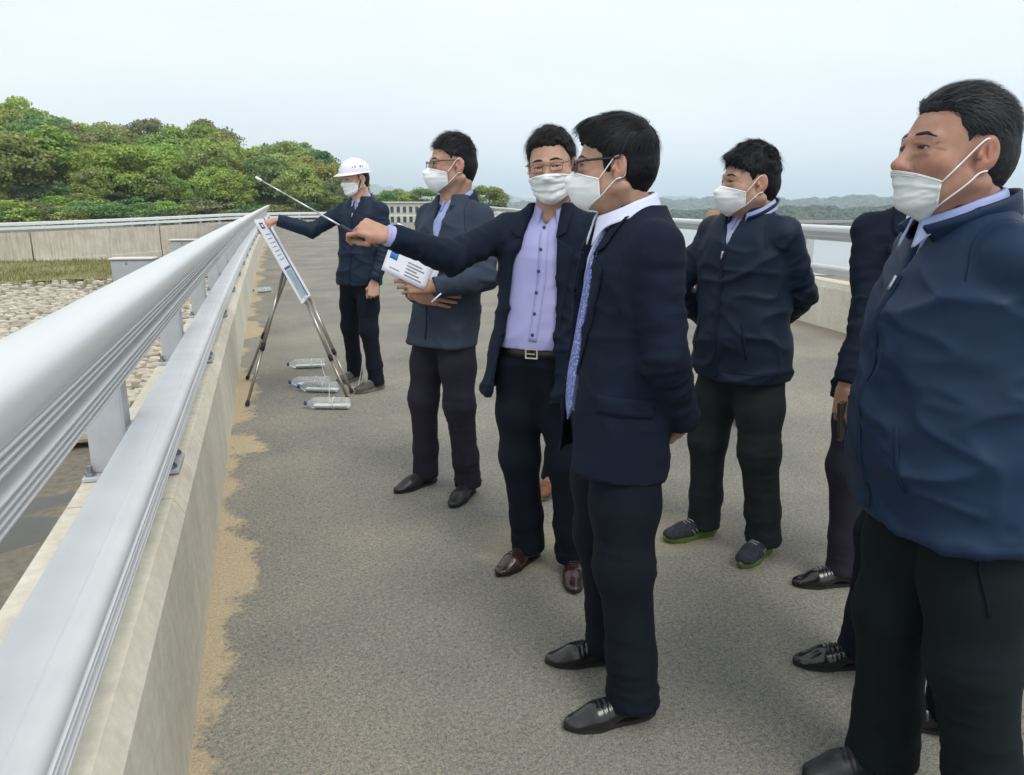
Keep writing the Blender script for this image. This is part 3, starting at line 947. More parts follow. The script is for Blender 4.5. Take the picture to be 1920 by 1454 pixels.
# rubble along the water's edge
M_forest = mat_leaf('distant_forest_leaves', [(0.035, 0.06, 0.02), (0.10, 0.13, 0.045), (0.065, 0.095, 0.03)], perobj=False, trans=.1)
def ridge(name, prof_az, prof_h, dist, depth, base, m, label, rough=1.0, forest=0, seed=1, fsize=5.0):
    """prof_h: crest heights above base in metres by azimuth"""
    az = np.linspace(prof_az[0], prof_az[-1], 220)
    h = np.interp(az, prof_az, prof_h)
    h = h * (1 + .0) + rough * (vnoise(np.stack([az * 1.7 + seed, az * 0, az * 0], -1)) - .5) * 2 + rough * .7 * (vnoise(np.stack([az * 6 + seed, az * 0, az * 0 + 4], -1)) - .5)
    h = np.maximum(h, .5)
    t = np.linspace(0, 1, 22)
    D2 = dist + depth * t
    A2 = np.radians(az)
    hh = np.sin(np.pi * np.clip(t * .5 / .62, 0, 1)) ** .8
    Z = base + h[None, :] * hh[:, None]
    X = np.sin(A2)[None, :] * D2[:, None]; Y = np.cos(A2)[None, :] * D2[:, None]
    Z = Z + (vnoise(np.stack([X * .02, Y * .02, X * 0 + seed], -1)) - .5) * h[None, :] * .25 * np.sin(np.pi * t)[:, None]
    V = np.stack([X.ravel(), Y.ravel(), Z.ravel()], 1)
    n = len(az); ii, jj = np.meshgrid(np.arange(n - 1), np.arange(len(t) - 1)); a = (jj * n + ii).ravel()
    o = mesh_np(name, V, np.stack([a, a + 1, a + n + 1, a + n], 1), m)
    tag(o, label, None, None, 'structure')
    if forest:
        r = np.random.RandomState(seed)
        i = r.uniform(0, len(az) - 1.001, forest); j = r.uniform(0, len(t) * .75, forest)
        i0, j0 = i.astype(int), j.astype(int)
        def bil(Q):
            fi, fj = i - i0, j - j0
            return (Q[j0, i0] * (1 - fi) + Q[j0, i0 + 1] * fi) * (1 - fj) + (Q[j0 + 1, i0] * (1 - fi) + Q[j0 + 1, i0 + 1] * fi) * fj
        px, py, pz = bil(X), bil(Y), bil(Z)
        per = 7
        base_p = np.repeat(np.stack([px, py, pz], 1), per, 0)
        nn = len(base_p)
        dd = r.normal(size=(nn, 3)); dd /= np.linalg.norm(dd, axis=1)[:, None]; dd[:, 2] = np.abs(dd[:, 2])
        sc_ = np.repeat(r.uniform(.7, 1.3, forest), per)
        p = base_p + dd * (fsize * .75 * sc_)[:, None] * [1, 1, 1.1] 
        s = fsize * .42 * r.uniform(.6, 1.3, nn) * sc_
        u = np.cross(dd, r.normal(size=(nn, 3))); u /= np.linalg.norm(u, axis=1)[:, None]; w = np.cross(dd, u)
        q = np.stack([p - u * s[:, None], p + w * s[:, None], p + u * s[:, None], p - w * s[:, None]], 1).reshape(-1, 3)
        f = mesh_np('distant_forest', q, np.arange(len(q)).reshape(-1, 4), M_forest, None, False)
        tag(f, 'mass of trees on ' + label, 'forest', None, 'stuff')
    return o
ridge('wooded_bank', [13, 22, 30, 34, 38, 42, 46, 50, 56, 64, 75], [4, 7, 9, 11, 14, 12, 15, 14, 13, 15, 14], 700, 260, -16, M_land, 'the low green bank across the water', 1.4, 15000, 3, 5.5)
ridge('hills', [10, 18, 26, 31, 34, 36, 39, 42, 46, 50, 60, 75], [20, 26, 30, 34, 41, 38, 32, 40, 34, 30, 26, 26], 1700, 700, -18, M_land, 'the nearer hazy hills on the right', 3.0, 9000, 9, 11)
ridge('mountain', [-8, 2, 6.5, 8.0, 10, 12, 14, 15.5, 17, 19, 22, 26, 30, 36, 45, 60], [40, 70, 118, 150, 128, 112, 150, 158, 120, 86, 72, 66, 90, 70, 60, 50], 3800, 1500, -20, M_land, 'the far blue ridge', 7.0, 0, 15)

# ---- haze
hz_m = bpy.data.materials.new('haze_air'); hz_m.use_nodes = True
nt = hz_m.node_tree; nt.nodes.clear()
ho = nt.nodes.new('ShaderNodeOutputMaterial'); hv = nt.nodes.new('ShaderNodeVolumePrincipled')
hv.inputs['Color'].default_value = (0.76, 0.89, 1.0, 1)
hv.inputs['Density'].default_value = 0.00034
hv.inputs['Anisotropy'].default_value = 0.0
nt.links.new(hv.outputs[0], ho.inputs['Volume'])
HZ = MB().box((0, 0, 0), (19000, 19000, 260))
ho_ = HZ.build('haze', hz_m, None, False, loc=(0, 0, 260 / 2 - 22))
tag(ho_, 'thin bluish haze over the reservoir and hills', 'haze', None, 'stuff')
# ================================================================ SIGNED-DISTANCE MODELLING
def smin(a, b, k):
    if k <= 0: return np.minimum(a, b)
    h = np.clip(.5 + .5 * (b - a) / k, 0, 1)
    return b * (1 - h) + a * h - k * h * (1 - h)

class Field:
    def __init__(s, lo, hi, h):
        s.lo = np.array(lo, float); s.h = h
        n = np.ceil((np.array(hi, float) - s.lo) / h).astype(int) + 1
        s.ax = [s.lo[i] + h * np.arange(n[i]) for i in range(3)]
        s.F = np.full(n, 0.08, np.float32)
    def _sl(s, lo, hi):
        out = []
        for i in range(3):
            a = max(0, int(math.floor((lo[i] - s.lo[i]) / s.h))); b = min(len(s.ax[i]), int(math.ceil((hi[i] - s.lo[i]) / s.h)) + 1)
            if b <= a: return None
            out.append(slice(a, b))
        return tuple(out)
    def op(s, fn, lo, hi, k=0.0, mode='add', pad=None):
        m = (k + 2.5 * s.h + 0.006) if pad is None else pad
        sl = s._sl(np.array(lo) - m, np.array(hi) + m)
        if sl is None: return s
        X = s.ax[0][sl[0]][:, None, None]; Y = s.ax[1][sl[1]][None, :, None]; Z = s.ax[2][sl[2]][None, None, :]
        d = fn(X, Y, Z)
        if mode == 'add': s.F[sl] = smin(s.F[sl], d, k)
        elif mode == 'sub': s.F[sl] = -smin(-s.F[sl], d, k)
        elif mode == 'int': s.F[sl] = -smin(-s.F[sl], -d, k)
        return s
    def cone(s, a, b, ra, rb, k=0.0, mode='add', capb=False, capa=False, flat=None):
        a = np.array(a, float); b = np.array(b, float); ba = b - a; L = np.linalg.norm(ba); u = ba / max(L, 1e-9)
        def fn(X, Y, Z):
            px, py, pz = X - a[0], Y - a[1], Z - a[2]
            t = px * u[0] + py * u[1] + pz * u[2]
            tc = np.clip(t, 0, L)
            dx, dy, dz = px - tc * u[0], py - tc * u[1], pz - tc * u[2]
            if flat is not None:      # (unit vector, factor): squash along that direction
                f, q = flat
                e = dx * f[0] + dy * f[1] + dz * f[2]
                dx, dy, dz = dx + e * f[0] * (q - 1), dy + e * f[1] * (q - 1), dz + e * f[2] * (q - 1)
            d = np.sqrt(dx * dx + dy * dy + dz * dz) - (ra + (rb - ra) * tc / max(L, 1e-9))
            if capb: d = np.maximum(d, t - L)
            if capa: d = np.maximum(d, -t)
            return d
        r = max(ra, rb)
        return s.op(fn, np.minimum(a, b) - r, np.maximum(a, b) + r, k, mode)
    def chain(s, pts, rs, k=0.02, **kw):
        for i in range(len(pts) - 1):
            s.cone(pts[i], pts[i + 1], rs[i], rs[i + 1], k, **kw)
        return s
    def ell(s, c, r, k=0.0, mode='add', M=None):
        c = np.array(c, float); r = np.array(r, float)
        def fn(X, Y, Z):
            x, y, z = X - c[0], Y - c[1], Z - c[2]
            if M is not None:
                x, y, z = (M[0][0] * x + M[0][1] * y + M[0][2] * z, M[1][0] * x + M[1][1] * y + M[1][2] * z, M[2][0] * x + M[2][1] * y + M[2][2] * z)
            k0 = np.sqrt((x / r[0]) ** 2 + (y / r[1]) ** 2 + (z / r[2]) ** 2) + 1e-9
            k1 = np.sqrt((x / r[0] ** 2) ** 2 + (y / r[1] ** 2) ** 2 + (z / r[2] ** 2) ** 2) + 1e-9
            return k0 * (k0 - 1) / k1
        m = r.max() if M is not None else r
        return s.op(fn, c - m, c + m, k, mode)
    def mesh(s):
        return surface_nets(s.F, s.lo, s.h)

def surface_nets(F, lo, h):
    s = F < 0
    nx, ny, nz = F.shape
    cnt = np.zeros((nx - 1, ny - 1, nz - 1), np.int8)
    for a in (0, 1):
        for b in (0, 1):
            for c in (0, 1):
                cnt += s[a:nx - 1 + a, b:ny - 1 + b, c:nz - 1 + c]
    act = (cnt > 0) & (cnt < 8)
    idx = np.argwhere(act)
    ids = np.full(act.shape, -1, np.int64); ids[act] = np.arange(len(idx))
    acc = np.zeros((len(idx), 3)); w = np.zeros(len(idx))
    i, j, k = idx.T
    cor = [(a, b, c) for a in (0, 1) for b in (0, 1) for c in (0, 1)]
    fv = {c: F[i + c[0], j + c[1], k + c[2]].astype(float) for c in cor}
    for c in cor:
        for ax in range(3):
            if c[ax]: continue
            e = list(c); e[ax] = 1; e = tuple(e)
            fa, fb = fv[c], fv[e]
            m = (fa < 0) != (fb < 0)
            t = fa[m] / (fa[m] - fb[m])
            for q in range(3):
                acc[m, q] += c[q] + (t if q == ax else 0)
            w[m] += 1
    V = lo + h * (idx + acc / w[:, None])
    Q = []
    for ax in range(3):
        o = [(1, 2), (2, 0), (0, 1)][ax]
        sl0 = [slice(None)] * 3; sl1 = [slice(None)] * 3
        sl0[ax] = slice(0, -1); sl1[ax] = slice(1, None)
        for q in o:
            sl0[q] = slice(1, -1); sl1[q] = slice(1, -1)
        A, B = s[tuple(sl0)], s[tuple(sl1)]
        ch = np.argwhere(A != B)
        if len(ch) == 0: continue
        inside_first = A[tuple(ch.T)]
        base = ch.copy()
        for q in o: base[:, q] += 1
        def cell(d1, d2):
            c = base.copy(); c[:, o[0]] -= d1; c[:, o[1]] -= d2
            return ids[c[:, 0], c[:, 1], c[:, 2]]
        q4 = np.stack([cell(1, 1), cell(0, 1), cell(0, 0), cell(1, 0)], 1)
        q4[~inside_first] = q4[~inside_first][:, ::-1]
        Q.append(q4)
    Fq = np.concatenate(Q)
    Fq = Fq[(Fq >= 0).all(1)]
    return V, Fq

def vnormals(V, F):
    n = np.cross(V[F[:, 2]] - V[F[:, 0]], V[F[:, 3]] - V[F[:, 1]])
    N = np.zeros_like(V)
    for c in range(4):
        for q in range(3):
            N[:, q] += np.bincount(F[:, c], n[:, q], len(V))
    return N / (np.linalg.norm(N, axis=1)[:, None] + 1e-12)

def relax(V, F, it=2, lam=.5):
    n = len(V)
    for _ in range(it):
        S = np.zeros_like(V); c = np.zeros(n)
        for a, b in ((0, 1), (1, 2), (2, 3), (3, 0)):
            for q in range(3):
                S[:, q] += np.bincount(F[:, a], V[F[:, b], q], n) + np.bincount(F[:, b], V[F[:, a], q], n)
            c += np.bincount(F[:, a], None, n) + np.bincount(F[:, b], None, n)
        V = V + lam * (S / np.maximum(c, 1)[:, None] - V)
    return V

def bvh_of(V, F):
    return BVHTree.FromPolygons([Vector(v) for v in V], [tuple(map(int, f)) for f in F])

def thicken(G, th, normals=None, closed_u=False):
    """G: (nu,nv,3) grid -> closed thin solid"""
    nu, nv = G.shape[:2]
    du = np.gradient(G, axis=0); dv = np.gradient(G, axis=1)
    N = np.cross(du, dv); N /= np.linalg.norm(N, axis=2)[:, :, None] + 1e-12
    A = G + N * th / 2; B = G - N * th / 2
    V = np.concatenate([A.reshape(-1, 3), B.reshape(-1, 3)])
    m = nu * nv
    F = []
    id_ = lambda i, j: i * nv + j
    for i in range(nu - 1):
        for j in range(nv - 1):
            F.append([id_(i, j), id_(i + 1, j), id_(i + 1, j + 1), id_(i, j + 1)])
            F.append([m + id_(i, j), m + id_(i, j + 1), m + id_(i + 1, j + 1), m + id_(i + 1, j)])
    for i in range(nu - 1):
        F.append([id_(i, 0), m + id_(i, 0), m + id_(i + 1, 0), id_(i + 1, 0)])
        F.append([id_(i, nv - 1), id_(i + 1, nv - 1), m + id_(i + 1, nv - 1), m + id_(i, nv - 1)])
    for j in range(nv - 1):
        F.append([id_(0, j), id_(0, j + 1), m + id_(0, j + 1), m + id_(0, j)])
        F.append([id_(nu - 1, j), m + id_(nu - 1, j), m + id_(nu - 1, j + 1), id_(nu - 1, j + 1)])
    return V, np.array(F)

def cast_grid(bvh, U, origins, dirs, off, fallback=0.0):
    """project grid points along dirs onto bvh; returns grid offset above the surface"""
    nu, nv = origins.shape[:2]
    G = np.zeros((nu, nv, 3)); ok = np.zeros((nu, nv), bool)
    for i in range(nu):
        for j in range(nv):
            o, d = Vector(origins[i, j]), Vector(dirs[i, j])
            hit, n, _, dist = bvh.ray_cast(o, d)
            if hit is not None:
                G[i, j] = np.array(hit) - np.array(d) * off; ok[i, j] = True
    if not ok.all():
        good = np.argwhere(ok)
        if len(good) == 0: return None
        for (i, j) in np.argwhere(~ok):
            q = good[np.argmin(((good - [i, j]) ** 2).sum(1))]
            tt = (G[q[0], q[1]] - origins[q[0], q[1]]) @ dirs[i, j]
            G[i, j] = origins[i, j] + dirs[i, j] * tt
    return G

def strip_on(bvh, pts, wl, wr, nv=3, off=.003, th=.003, direc=(0, -1, 0), up_first=True, sub=8, smooth=1, start=1.0):
    """strip laid on a surface. pts: polyline (a,z) in the plane across direc; wl/wr: widths left and right"""
    pts = np.array(pts, float)
    d = np.array(direc, float); d /= np.linalg.norm(d)
    ax = np.cross([0, 0, 1.0], -d); ax /= np.linalg.norm(ax)     # +a = viewer's right when facing the surface... person-left
    n = len(pts); t = np.linspace(0, n - 1, (n - 1) * sub + 1)
    A = np.interp(t, range(n), pts[:, 0]); Z = np.interp(t, range(n), pts[:, 1])
    WL = np.interp(t, range(n), wl if not np.isscalar(wl) else [wl] * n); WR = np.interp(t, range(n), wr if not np.isscalar(wr) else [wr] * n)
    ta, tz = np.gradient(A), np.gradient(Z); L = np.hypot(ta, tz); ta, tz = ta / L, tz / L
    s = np.linspace(0, 1, nv)
    a = A[:, None] + (-WL[:, None] + (WL + WR)[:, None] * s[None]) * (-tz[:, None])
    z = Z[:, None] + (-WL[:, None] + (WL + WR)[:, None] * s[None]) * (ta[:, None])
    O = a[:, :, None] * ax + z[:, :, None] * np.array([0, 0, 1.0]) - d * start
    D = np.broadcast_to(d, O.shape)
    G = cast_grid(bvh, None, O, D, off)
    if G is None: return None
    for _ in range(smooth):
        G[1:-1] = (G[:-2] + 2 * G[1:-1] + G[2:]) / 4
    return thicken(G, th)
# ================================================================ PEOPLE
def cloth(name, c1, c2=None, rough=0.85, sheen=0.25, weave=900, bump=.25, spec=.25, wrinkle=.55):
    c2 = c2 or tuple(v * 1.35 for v in c1)
    m = mat(name, c1, c2, 7, rough, bump=bump, bscale=weave, spec=spec, sheen=0.0, bdist=.0006)
    if wrinkle:
        nt = m.node_tree; b = nt.nodes['Principled BSDF']
        tc = nt.nodes.new('ShaderNodeTexCoord'); mp = nt.nodes.new('ShaderNodeMapping'); mp.inputs['Scale'].default_value = (1, 1, 1.7); mp.inputs['Rotation'].default_value = (.35, .3, 0)
        nt.links.new(tc.outputs['Object'], mp.inputs['Vector'])
        n = nt.nodes.new('ShaderNodeTexNoise'); n.noise_type = 'RIDGED_MULTIFRACTAL'
        n.inputs['Scale'].default_value = 5.5; n.inputs['Detail'].default_value = 2.5
        if 'Distortion' in n.inputs: n.inputs['Distortion'].default_value = .8
        nt.links.new(mp.outputs['Vector'], n.inputs['Vector'])
        old = [q for q in nt.nodes if q.type == 'BUMP'][0]
        b2 = nt.nodes.new('ShaderNodeBump'); b2.inputs['Strength'].default_value = wrinkle; b2.inputs['Distance'].default_value = .010
        nt.links.new(n.outputs['Fac'], b2.inputs['Height']); nt.links.new(old.outputs['Normal'], b2.inputs['Normal']); nt.links.new(b2.outputs['Normal'], b.inputs['Normal'])
    return m
M = {}
M['navy'] = cloth('navy_shell_fabric', (0.0045, 0.0125, 0.029), (0.007, 0.0175, 0.038), .62, .12, 700)
M['blue'] = cloth('royal_navy_shell_fabric', (0.0062, 0.0195, 0.050), (0.009, 0.026, 0.064), .55, .12, 700)
M['suit'] = cloth('dark_navy_wool', (0.0030, 0.0068, 0.0185), (0.0048, 0.0102, 0.026), .9, .15, 900)
M['blazer'] = cloth('navy_wool', (0.0038, 0.0088, 0.021), (0.006, 0.0125, 0.028), .9, .15, 900)
M['slate'] = cloth('slate_blue_grey_cloth', (0.028, 0.040, 0.062), (0.042, 0.057, 0.083), .9, .25, 500, .5)
M['slate_dark'] = cloth('dark_collar_cloth', (0.008, 0.014, 0.026), None, .8)
M['trouser_plum'] = cloth('dark_plum_grey_cloth', (0.0145, 0.0135, 0.0225), (0.022, 0.0205, 0.033), .9, .1)
M['trouser_navy'] = cloth('midnight_navy_cloth', (0.0026, 0.0052, 0.011), (0.004, 0.0075, 0.015), .9, .08)
M['trouser_grey'] = cloth('charcoal_grey_cloth', (0.012, 0.0155, 0.017), (0.019, 0.024, 0.026), .85, .12)
M['trouser_green'] = cloth('black_green_cloth', (0.003, 0.006, 0.0078), (0.0045, 0.009, 0.011), .9, .06)
M['trouser_black'] = cloth('black_wool', (0.0030, 0.0048, 0.009), None, .9, .08)
M['tan'] = cloth('tan_canvas', (0.26, 0.175, 0.10), (0.33, 0.23, 0.14), .9, .1)
M['lav'] = cloth('lavender_oxford_shirt', (0.33, 0.34, 0.60), (0.40, 0.41, 0.68), .85, .1, 1200)
M['white_shirt'] = cloth('pale_blue_white_shirt', (0.58, 0.61, 0.76), (0.66, 0.69, 0.82), .8, .05, 1200)
M['blue_shirt'] = cloth('pale_blue_check_shirt', (0.20, 0.26, 0.52), (0.46, 0.50, 0.70), .85, .05, 300)
M['mask'] = cloth('white_mask_fabric', (0.77, 0.79, 0.79), (0.82, 0.84, 0.84), .9, .1, 1500, .3, wrinkle=.12)
M['mask2'] = cloth('thin_white_mask_gauze', (0.62, 0.65, 0.64), (0.73, 0.76, 0.75), .9, .1, 900, .3, wrinkle=.3)
M['loop'] = mat('white_elastic', (0.72, 0.72, 0.70), None, 50, .8)
M['leather'] = mat('black_polished_leather', (0.006, 0.006, 0.007), (0.010, 0.010, 0.011), 9, .24, spec=.5, coat=.25, bump=.12, bscale=70)
M['leather_matt'] = mat('black_soft_leather', (0.007, 0.008, 0.009), (0.014, 0.015, 0.016), 9, .42, spec=.5, bump=.2, bscale=90)
M['leather_brown'] = mat('oxblood_brown_leather', (0.016, 0.007, 0.007), (0.05, 0.022, 0.02), 8, .27, spec=.5, coat=.25, bump=.1, bscale=70)
M['sole'] = mat('rubber_sole', (0.012, 0.012, 0.012), None, 30, .8)
M['sole_green'] = mat('lime_green_sole', (0.075, 0.14, 0.02), (0.12, 0.20, 0.03), 30, .6)
M['sneak'] = mat('black_mesh_trainer', (0.010, 0.013, 0.020), (0.03, 0.036, 0.05), 60, .8, bump=.5, bscale=400)
M['hike'] = mat('olive_suede_boot', (0.045, 0.05, 0.04), (0.10, 0.105, 0.085), 20, .85, bump=.4, bscale=200)
M['hike_sole'] = mat('grey_green_sole', (0.10, 0.11, 0.09), (0.16, 0.17, 0.14), 30, .8)
M['orange_boot'] = mat('brown_orange_boot', (0.12, 0.045, 0.02), (0.22, 0.10, 0.05), 25, .8)
M['white_shoe'] = mat('white_trainer', (0.65, 0.62, 0.62), None, 30, .6)
M['lace'] = mat('shoe_lace', (0.012, 0.012, 0.013), (0.03, 0.03, 0.03), 90, .8)
M['lace_l'] = mat('grey_lace', (0.25, 0.28, 0.30), (0.4, 0.42, 0.42), 90, .8)
M['metal'] = mat('polished_buckle', (0.55, 0.52, 0.45), (0.65, 0.62, 0.55), 9, .25, metal=1.0)
M['belt'] = mat('black_belt_leather', (0.008, 0.008, 0.008), None, 20, .4)
M['button'] = mat('dark_blue_button', (0.02, 0.03, 0.09), None, 20, .4)
M['frame'] = mat('black_spectacle_frame', (0.012, 0.010, 0.010), None, 20, .25, spec=.6)
M['frame_thin'] = mat('bronze_wire_frame', (0.10, 0.06, 0.045), None, 20, .3, metal=.6)
M['zip'] = mat('zip_metal', (0.45, 0.46, 0.47), None, 20, .35, metal=.8)
M['seam'] = cloth('jacket_seam_tape', (0.004, 0.009, 0.022), None, .8)
M['seam_b'] = cloth('blue_jacket_seam', (0.006, 0.017, 0.045), None, .8)
M['helmet'] = mat('white_helmet_plastic', (0.72, 0.71, 0.76), (0.76, 0.75, 0.80), 3, .28, spec=.5, coat=.2)
M['helmet_mark'] = mat('helmet_badge_print', (0.05, 0.07, 0.16), None, 10, .5)
M['strap'] = mat('helmet_strap', (0.02, 0.02, 0.022), None, 30, .8)
M['eye'] = mat('eye_white', (0.36, 0.32, 0.30), None, 20, .2)
M['iris'] = mat('dark_iris', (0.010, 0.006, 0.004), None, 20, .12)
M['lash'] = mat('lash_line', (0.012, 0.009, 0.008), None, 20, .7)

def mat_skin(name, base):
    m, nt, b = new_mat(name)
    tc = nt.nodes.new('ShaderNodeTexCoord'); P = tc.outputs['Object']
    n1 = pick(nt, 'ShaderNodeTexNoise', Scale=28.0, Detail=5.0); nt.links.new(P, n1.inputs['Vector'])
    lo = tuple(v * k for v, k in zip(base, (.86, .80, .78))); hi = tuple(v * k for v, k in zip(base, (1.1, 1.12, 1.12)))
    c = ramp(nt, n1.outputs['Fac'], .3, .7, lo, hi)
    at = nt.nodes.new('ShaderNodeAttribute'); at.attribute_name = 'tint'
    c = mixc(nt, 1.0, c, at.outputs['Color'], 'MULTIPLY')
    n3 = pick(nt, 'ShaderNodeTexNoise', Scale=110.0, Detail=2.0); nt.links.new(P, n3.inputs['Vector'])
    c = mixc(nt, mulf(nt, ramp(nt, n3.outputs['Fac'], .66, .74), .35), c, tuple(v * .55 for v in base))
    n4 = pick(nt, 'ShaderNodeTexNoise', Scale=11.0, Detail=3.0); nt.links.new(P, n4.inputs['Vector'])
    c = mixc(nt, 1.0, c, ramp(nt, n4.outputs['Fac'], .3, .7, (.88, .84, .83), (1.07, 1.04, 1.02)), 'MULTIPLY')
    nt.links.new(c, b.inputs['Base Color'])
    b.inputs['Roughness'].default_value = .52
    setin(b, 'Specular IOR Level', .38)
    setin(b, 'Subsurface Weight', .12); setin(b, 'Subsurface Radius', (0.010, 0.004, 0.002)); setin(b, 'Subsurface Scale', 1.0)
    n2 = pick(nt, 'ShaderNodeTexNoise', Scale=420.0, Detail=3.0); nt.links.new(P, n2.inputs['Vector'])
    bumpnode(nt, b, n2.outputs['Fac'], .25, .0008)
    return m
SKIN = {'fair': mat_skin('skin_fair', (0.52, 0.345, 0.27)), 'mid': mat_skin('skin_medium', (0.44, 0.275, 0.20)), 'tan': mat_skin('skin_tanned', (0.36, 0.205, 0.145))}
def mat_hair(name, a, b_, c_):
    m, nt, b = new_mat(name)
    g = nt.nodes.new('ShaderNodeNewGeometry')
    col = ramp(nt, g.outputs['Random Per Island'], 0, 1, a, b_)
    e = [n for n in nt.nodes if n.type == 'VALTORGB'][-1].color_ramp.elements.new(.93); e.color = (*b_, 1)
    [n for n in nt.nodes if n.type == 'VALTORGB'][-1].color_ramp.elements[-1].color = (*c_, 1)
    nt.links.new(col, b.inputs['Base Color'])
    b.inputs['Roughness'].default_value = .5
    setin(b, 'Specular IOR Level', .22)
    return m
HAIR = {'black': mat_hair('black_hair', (0.003, 0.0035, 0.005), (0.008, 0.009, 0.012), (0.02, 0.02, 0.023)),
        'grey': mat_hair('greying_hair', (0.006, 0.008, 0.010), (0.018, 0.021, 0.025), (0.10, 0.10, 0.10)),
        'brown': mat_hair('dark_brown_hair', (0.004, 0.004, 0.0045), (0.013, 0.011, 0.011), (0.04, 0.034, 0.03))}

def rotz(v, a):
    c, s = math.cos(a), math.sin(a)
    return np.array([v[0] * c - v[1] * s, v[0] * s + v[1] * c, v[2]])
def unit(v):
    v = np.array(v, float); return v / np.linalg.norm(v)

BASE = [(.50, .212, .150, .150), (.74, .206, .148, .145), (.90, .198, .142, .140), (1.02, .187, .134, .126), (1.15, .189, .132, .126), (1.27, .198, .130, .136),
        (1.35, .192, .114, .132), (1.405, .160, .088, .116), (1.44, .118, .070, .098), (1.47, .088, .064, .086), (1.52, .076, .064, .078)]
class Profile:
    def __init__(s, girth=1.0, belly=0.0, sz=1.0, inset=0.0, back=0.0, hemflare=0.0):
        z = np.linspace(.4, 1.6, 241)
        B = np.array(BASE); zb = B[:, 0]
        P = [np.interp(z, zb, B[:, k]) for k in (1, 2, 3)]
        ker = np.exp(-np.linspace(-2, 2, 13) ** 2); ker /= ker.sum()
        P = [np.convolve(np.pad(p, 6, mode='edge'), ker, 'valid') for p in P]
        lowm = np.clip((1.36 - z) / .12, 0, 1)
        k = 1 + (girth - 1) * lowm
        P[0] = P[0] * k - inset; P[1] = P[1] * k - inset; P[2] = P[2] * (1 + (girth - 1) * .7 * lowm) - inset
        P[1] = P[1] + belly * np.exp(-((z - .99) / .20) ** 2)
        P[0] = P[0] + belly * .30 * np.exp(-((z - .97) / .2) ** 2)
        P[2] = P[2] + back * np.exp(-((z - 1.2) / .15) ** 2)
        fl = hemflare * np.clip((1.05 - z) / .3, 0, 1)
        P[0] += fl; P[1] += fl
        s.z = z * sz; s.P = P
    def at(s, Z):
        return [np.interp(Z, s.z, p) for p in s.P]

def loft_fn(pr, cen, n=2.35):
    def fn(X, Y, Z):
        rx, yf, yb = pr.at(Z)
        cx, cy = cen(Z)
        x = X - cx; y = Y - cy
        ry = np.where(y > 0, yf, yb)
        q = (np.abs(x / rx) ** n + np.abs(y / ry) ** n + 1e-9) ** (1 / n)
        return (q - 1) * np.minimum(rx, ry)
    return fn

def hand_parts(side, curls, thumb, spread=(.12, .03, -.05, -.14), h=.0026):
    """hand in its own frame: +y along the fingers, +z back of the hand"""
    f = Field((-.085, -.075, -.10), (.085, .215, .07), h)
    s = side
    f.cone((0, -.032, 0), (0, 0, 0), .026, .0245, flat=((0, 0, 1), 1.25))
    kx = [-.033, -.011, .0105, .030]; ky = [.094, .098, .093, .083]
    for i in range(4):
        f.cone((kx[i] * .55 * s, .004, 0), (kx[i] * s, ky[i], .001), .0165, .0118, .012)
    f.cone((-.020 * s, .012, -.008), (-.034 * s, .052, -.014), .0165, .014, .012)
    f.ell((.022 * s, .04, -.009), (.016, .038, .013), .012)
    L = [(.043, .026, .021), (.047, .030, .022), (.043, .027, .021), (.034, .021, .019)]
    Rr = [(.0098, .0090, .0083, .0070), (.0100, .0092, .0084, .0070), (.0095, .0088, .0080, .0068), (.0085, .0077, .0070, .006)]
    for i in range(4):
        p = np.array([kx[i] * s, ky[i], .001]); a = 0
        for j in range(3):
            a += R(curls[i][j])
            d = unit((spread[i] * -s if j == 0 else spread[i] * -s * .6, math.cos(a), -math.sin(a)))
            q = p + d * L[i][j]
            f.cone(p, q, Rr[i][j], Rr[i][j + 1], .0035)
            p = q
    p = np.array([-.024 * s, .022, -.010])
    for j, (d, l) in enumerate(zip(thumb, (.042, .033, .027))):
        d = unit((d[0] * s, d[1], d[2])); q = p + d * l
        f.cone(p, q, (.0135, .0118, .0103)[j], (.0118, .0103, .0085)[j], .006); p = q
    V, F = f.mesh()
    return relax(V, F, 1, .4), F
RELAX = dict(curls=[(22, 30, 18), (28, 34, 20), (32, 36, 22), (36, 38, 24)], thumb=[(-.55, .75, -.35), (-.15, .95, -.3), (0, .96, -.3)])
FIST = dict(curls=[(62, 80, 45), (72, 85, 45), (78, 85, 45), (82, 85, 40)], thumb=[(-.5, .75, -.5), (.25, .75, -.6), (.6, .5, -.6)])
GRIP = dict(curls=[(34, 62, 36), (62, 72, 40), (70, 78, 40), (76, 80, 40)], thumb=[(-.42, .80, -.45), (.05, .90, -.45), (.12, .95, -.3)])
FLAT = dict(curls=[(10, 12, 8), (12, 14, 8), (14, 16, 10), (16, 20, 12)], thumb=[(-.65, .7, -.2), (-.35, .9, -.2), (-.2, .95, -.2)])
OVER = dict(curls=[(40, 42, 20), (44, 44, 22), (46, 46, 22), (48, 48, 24)], thumb=[(-.3, .7, -.7), (0, .8, -.7), (.1, .9, -.5)])

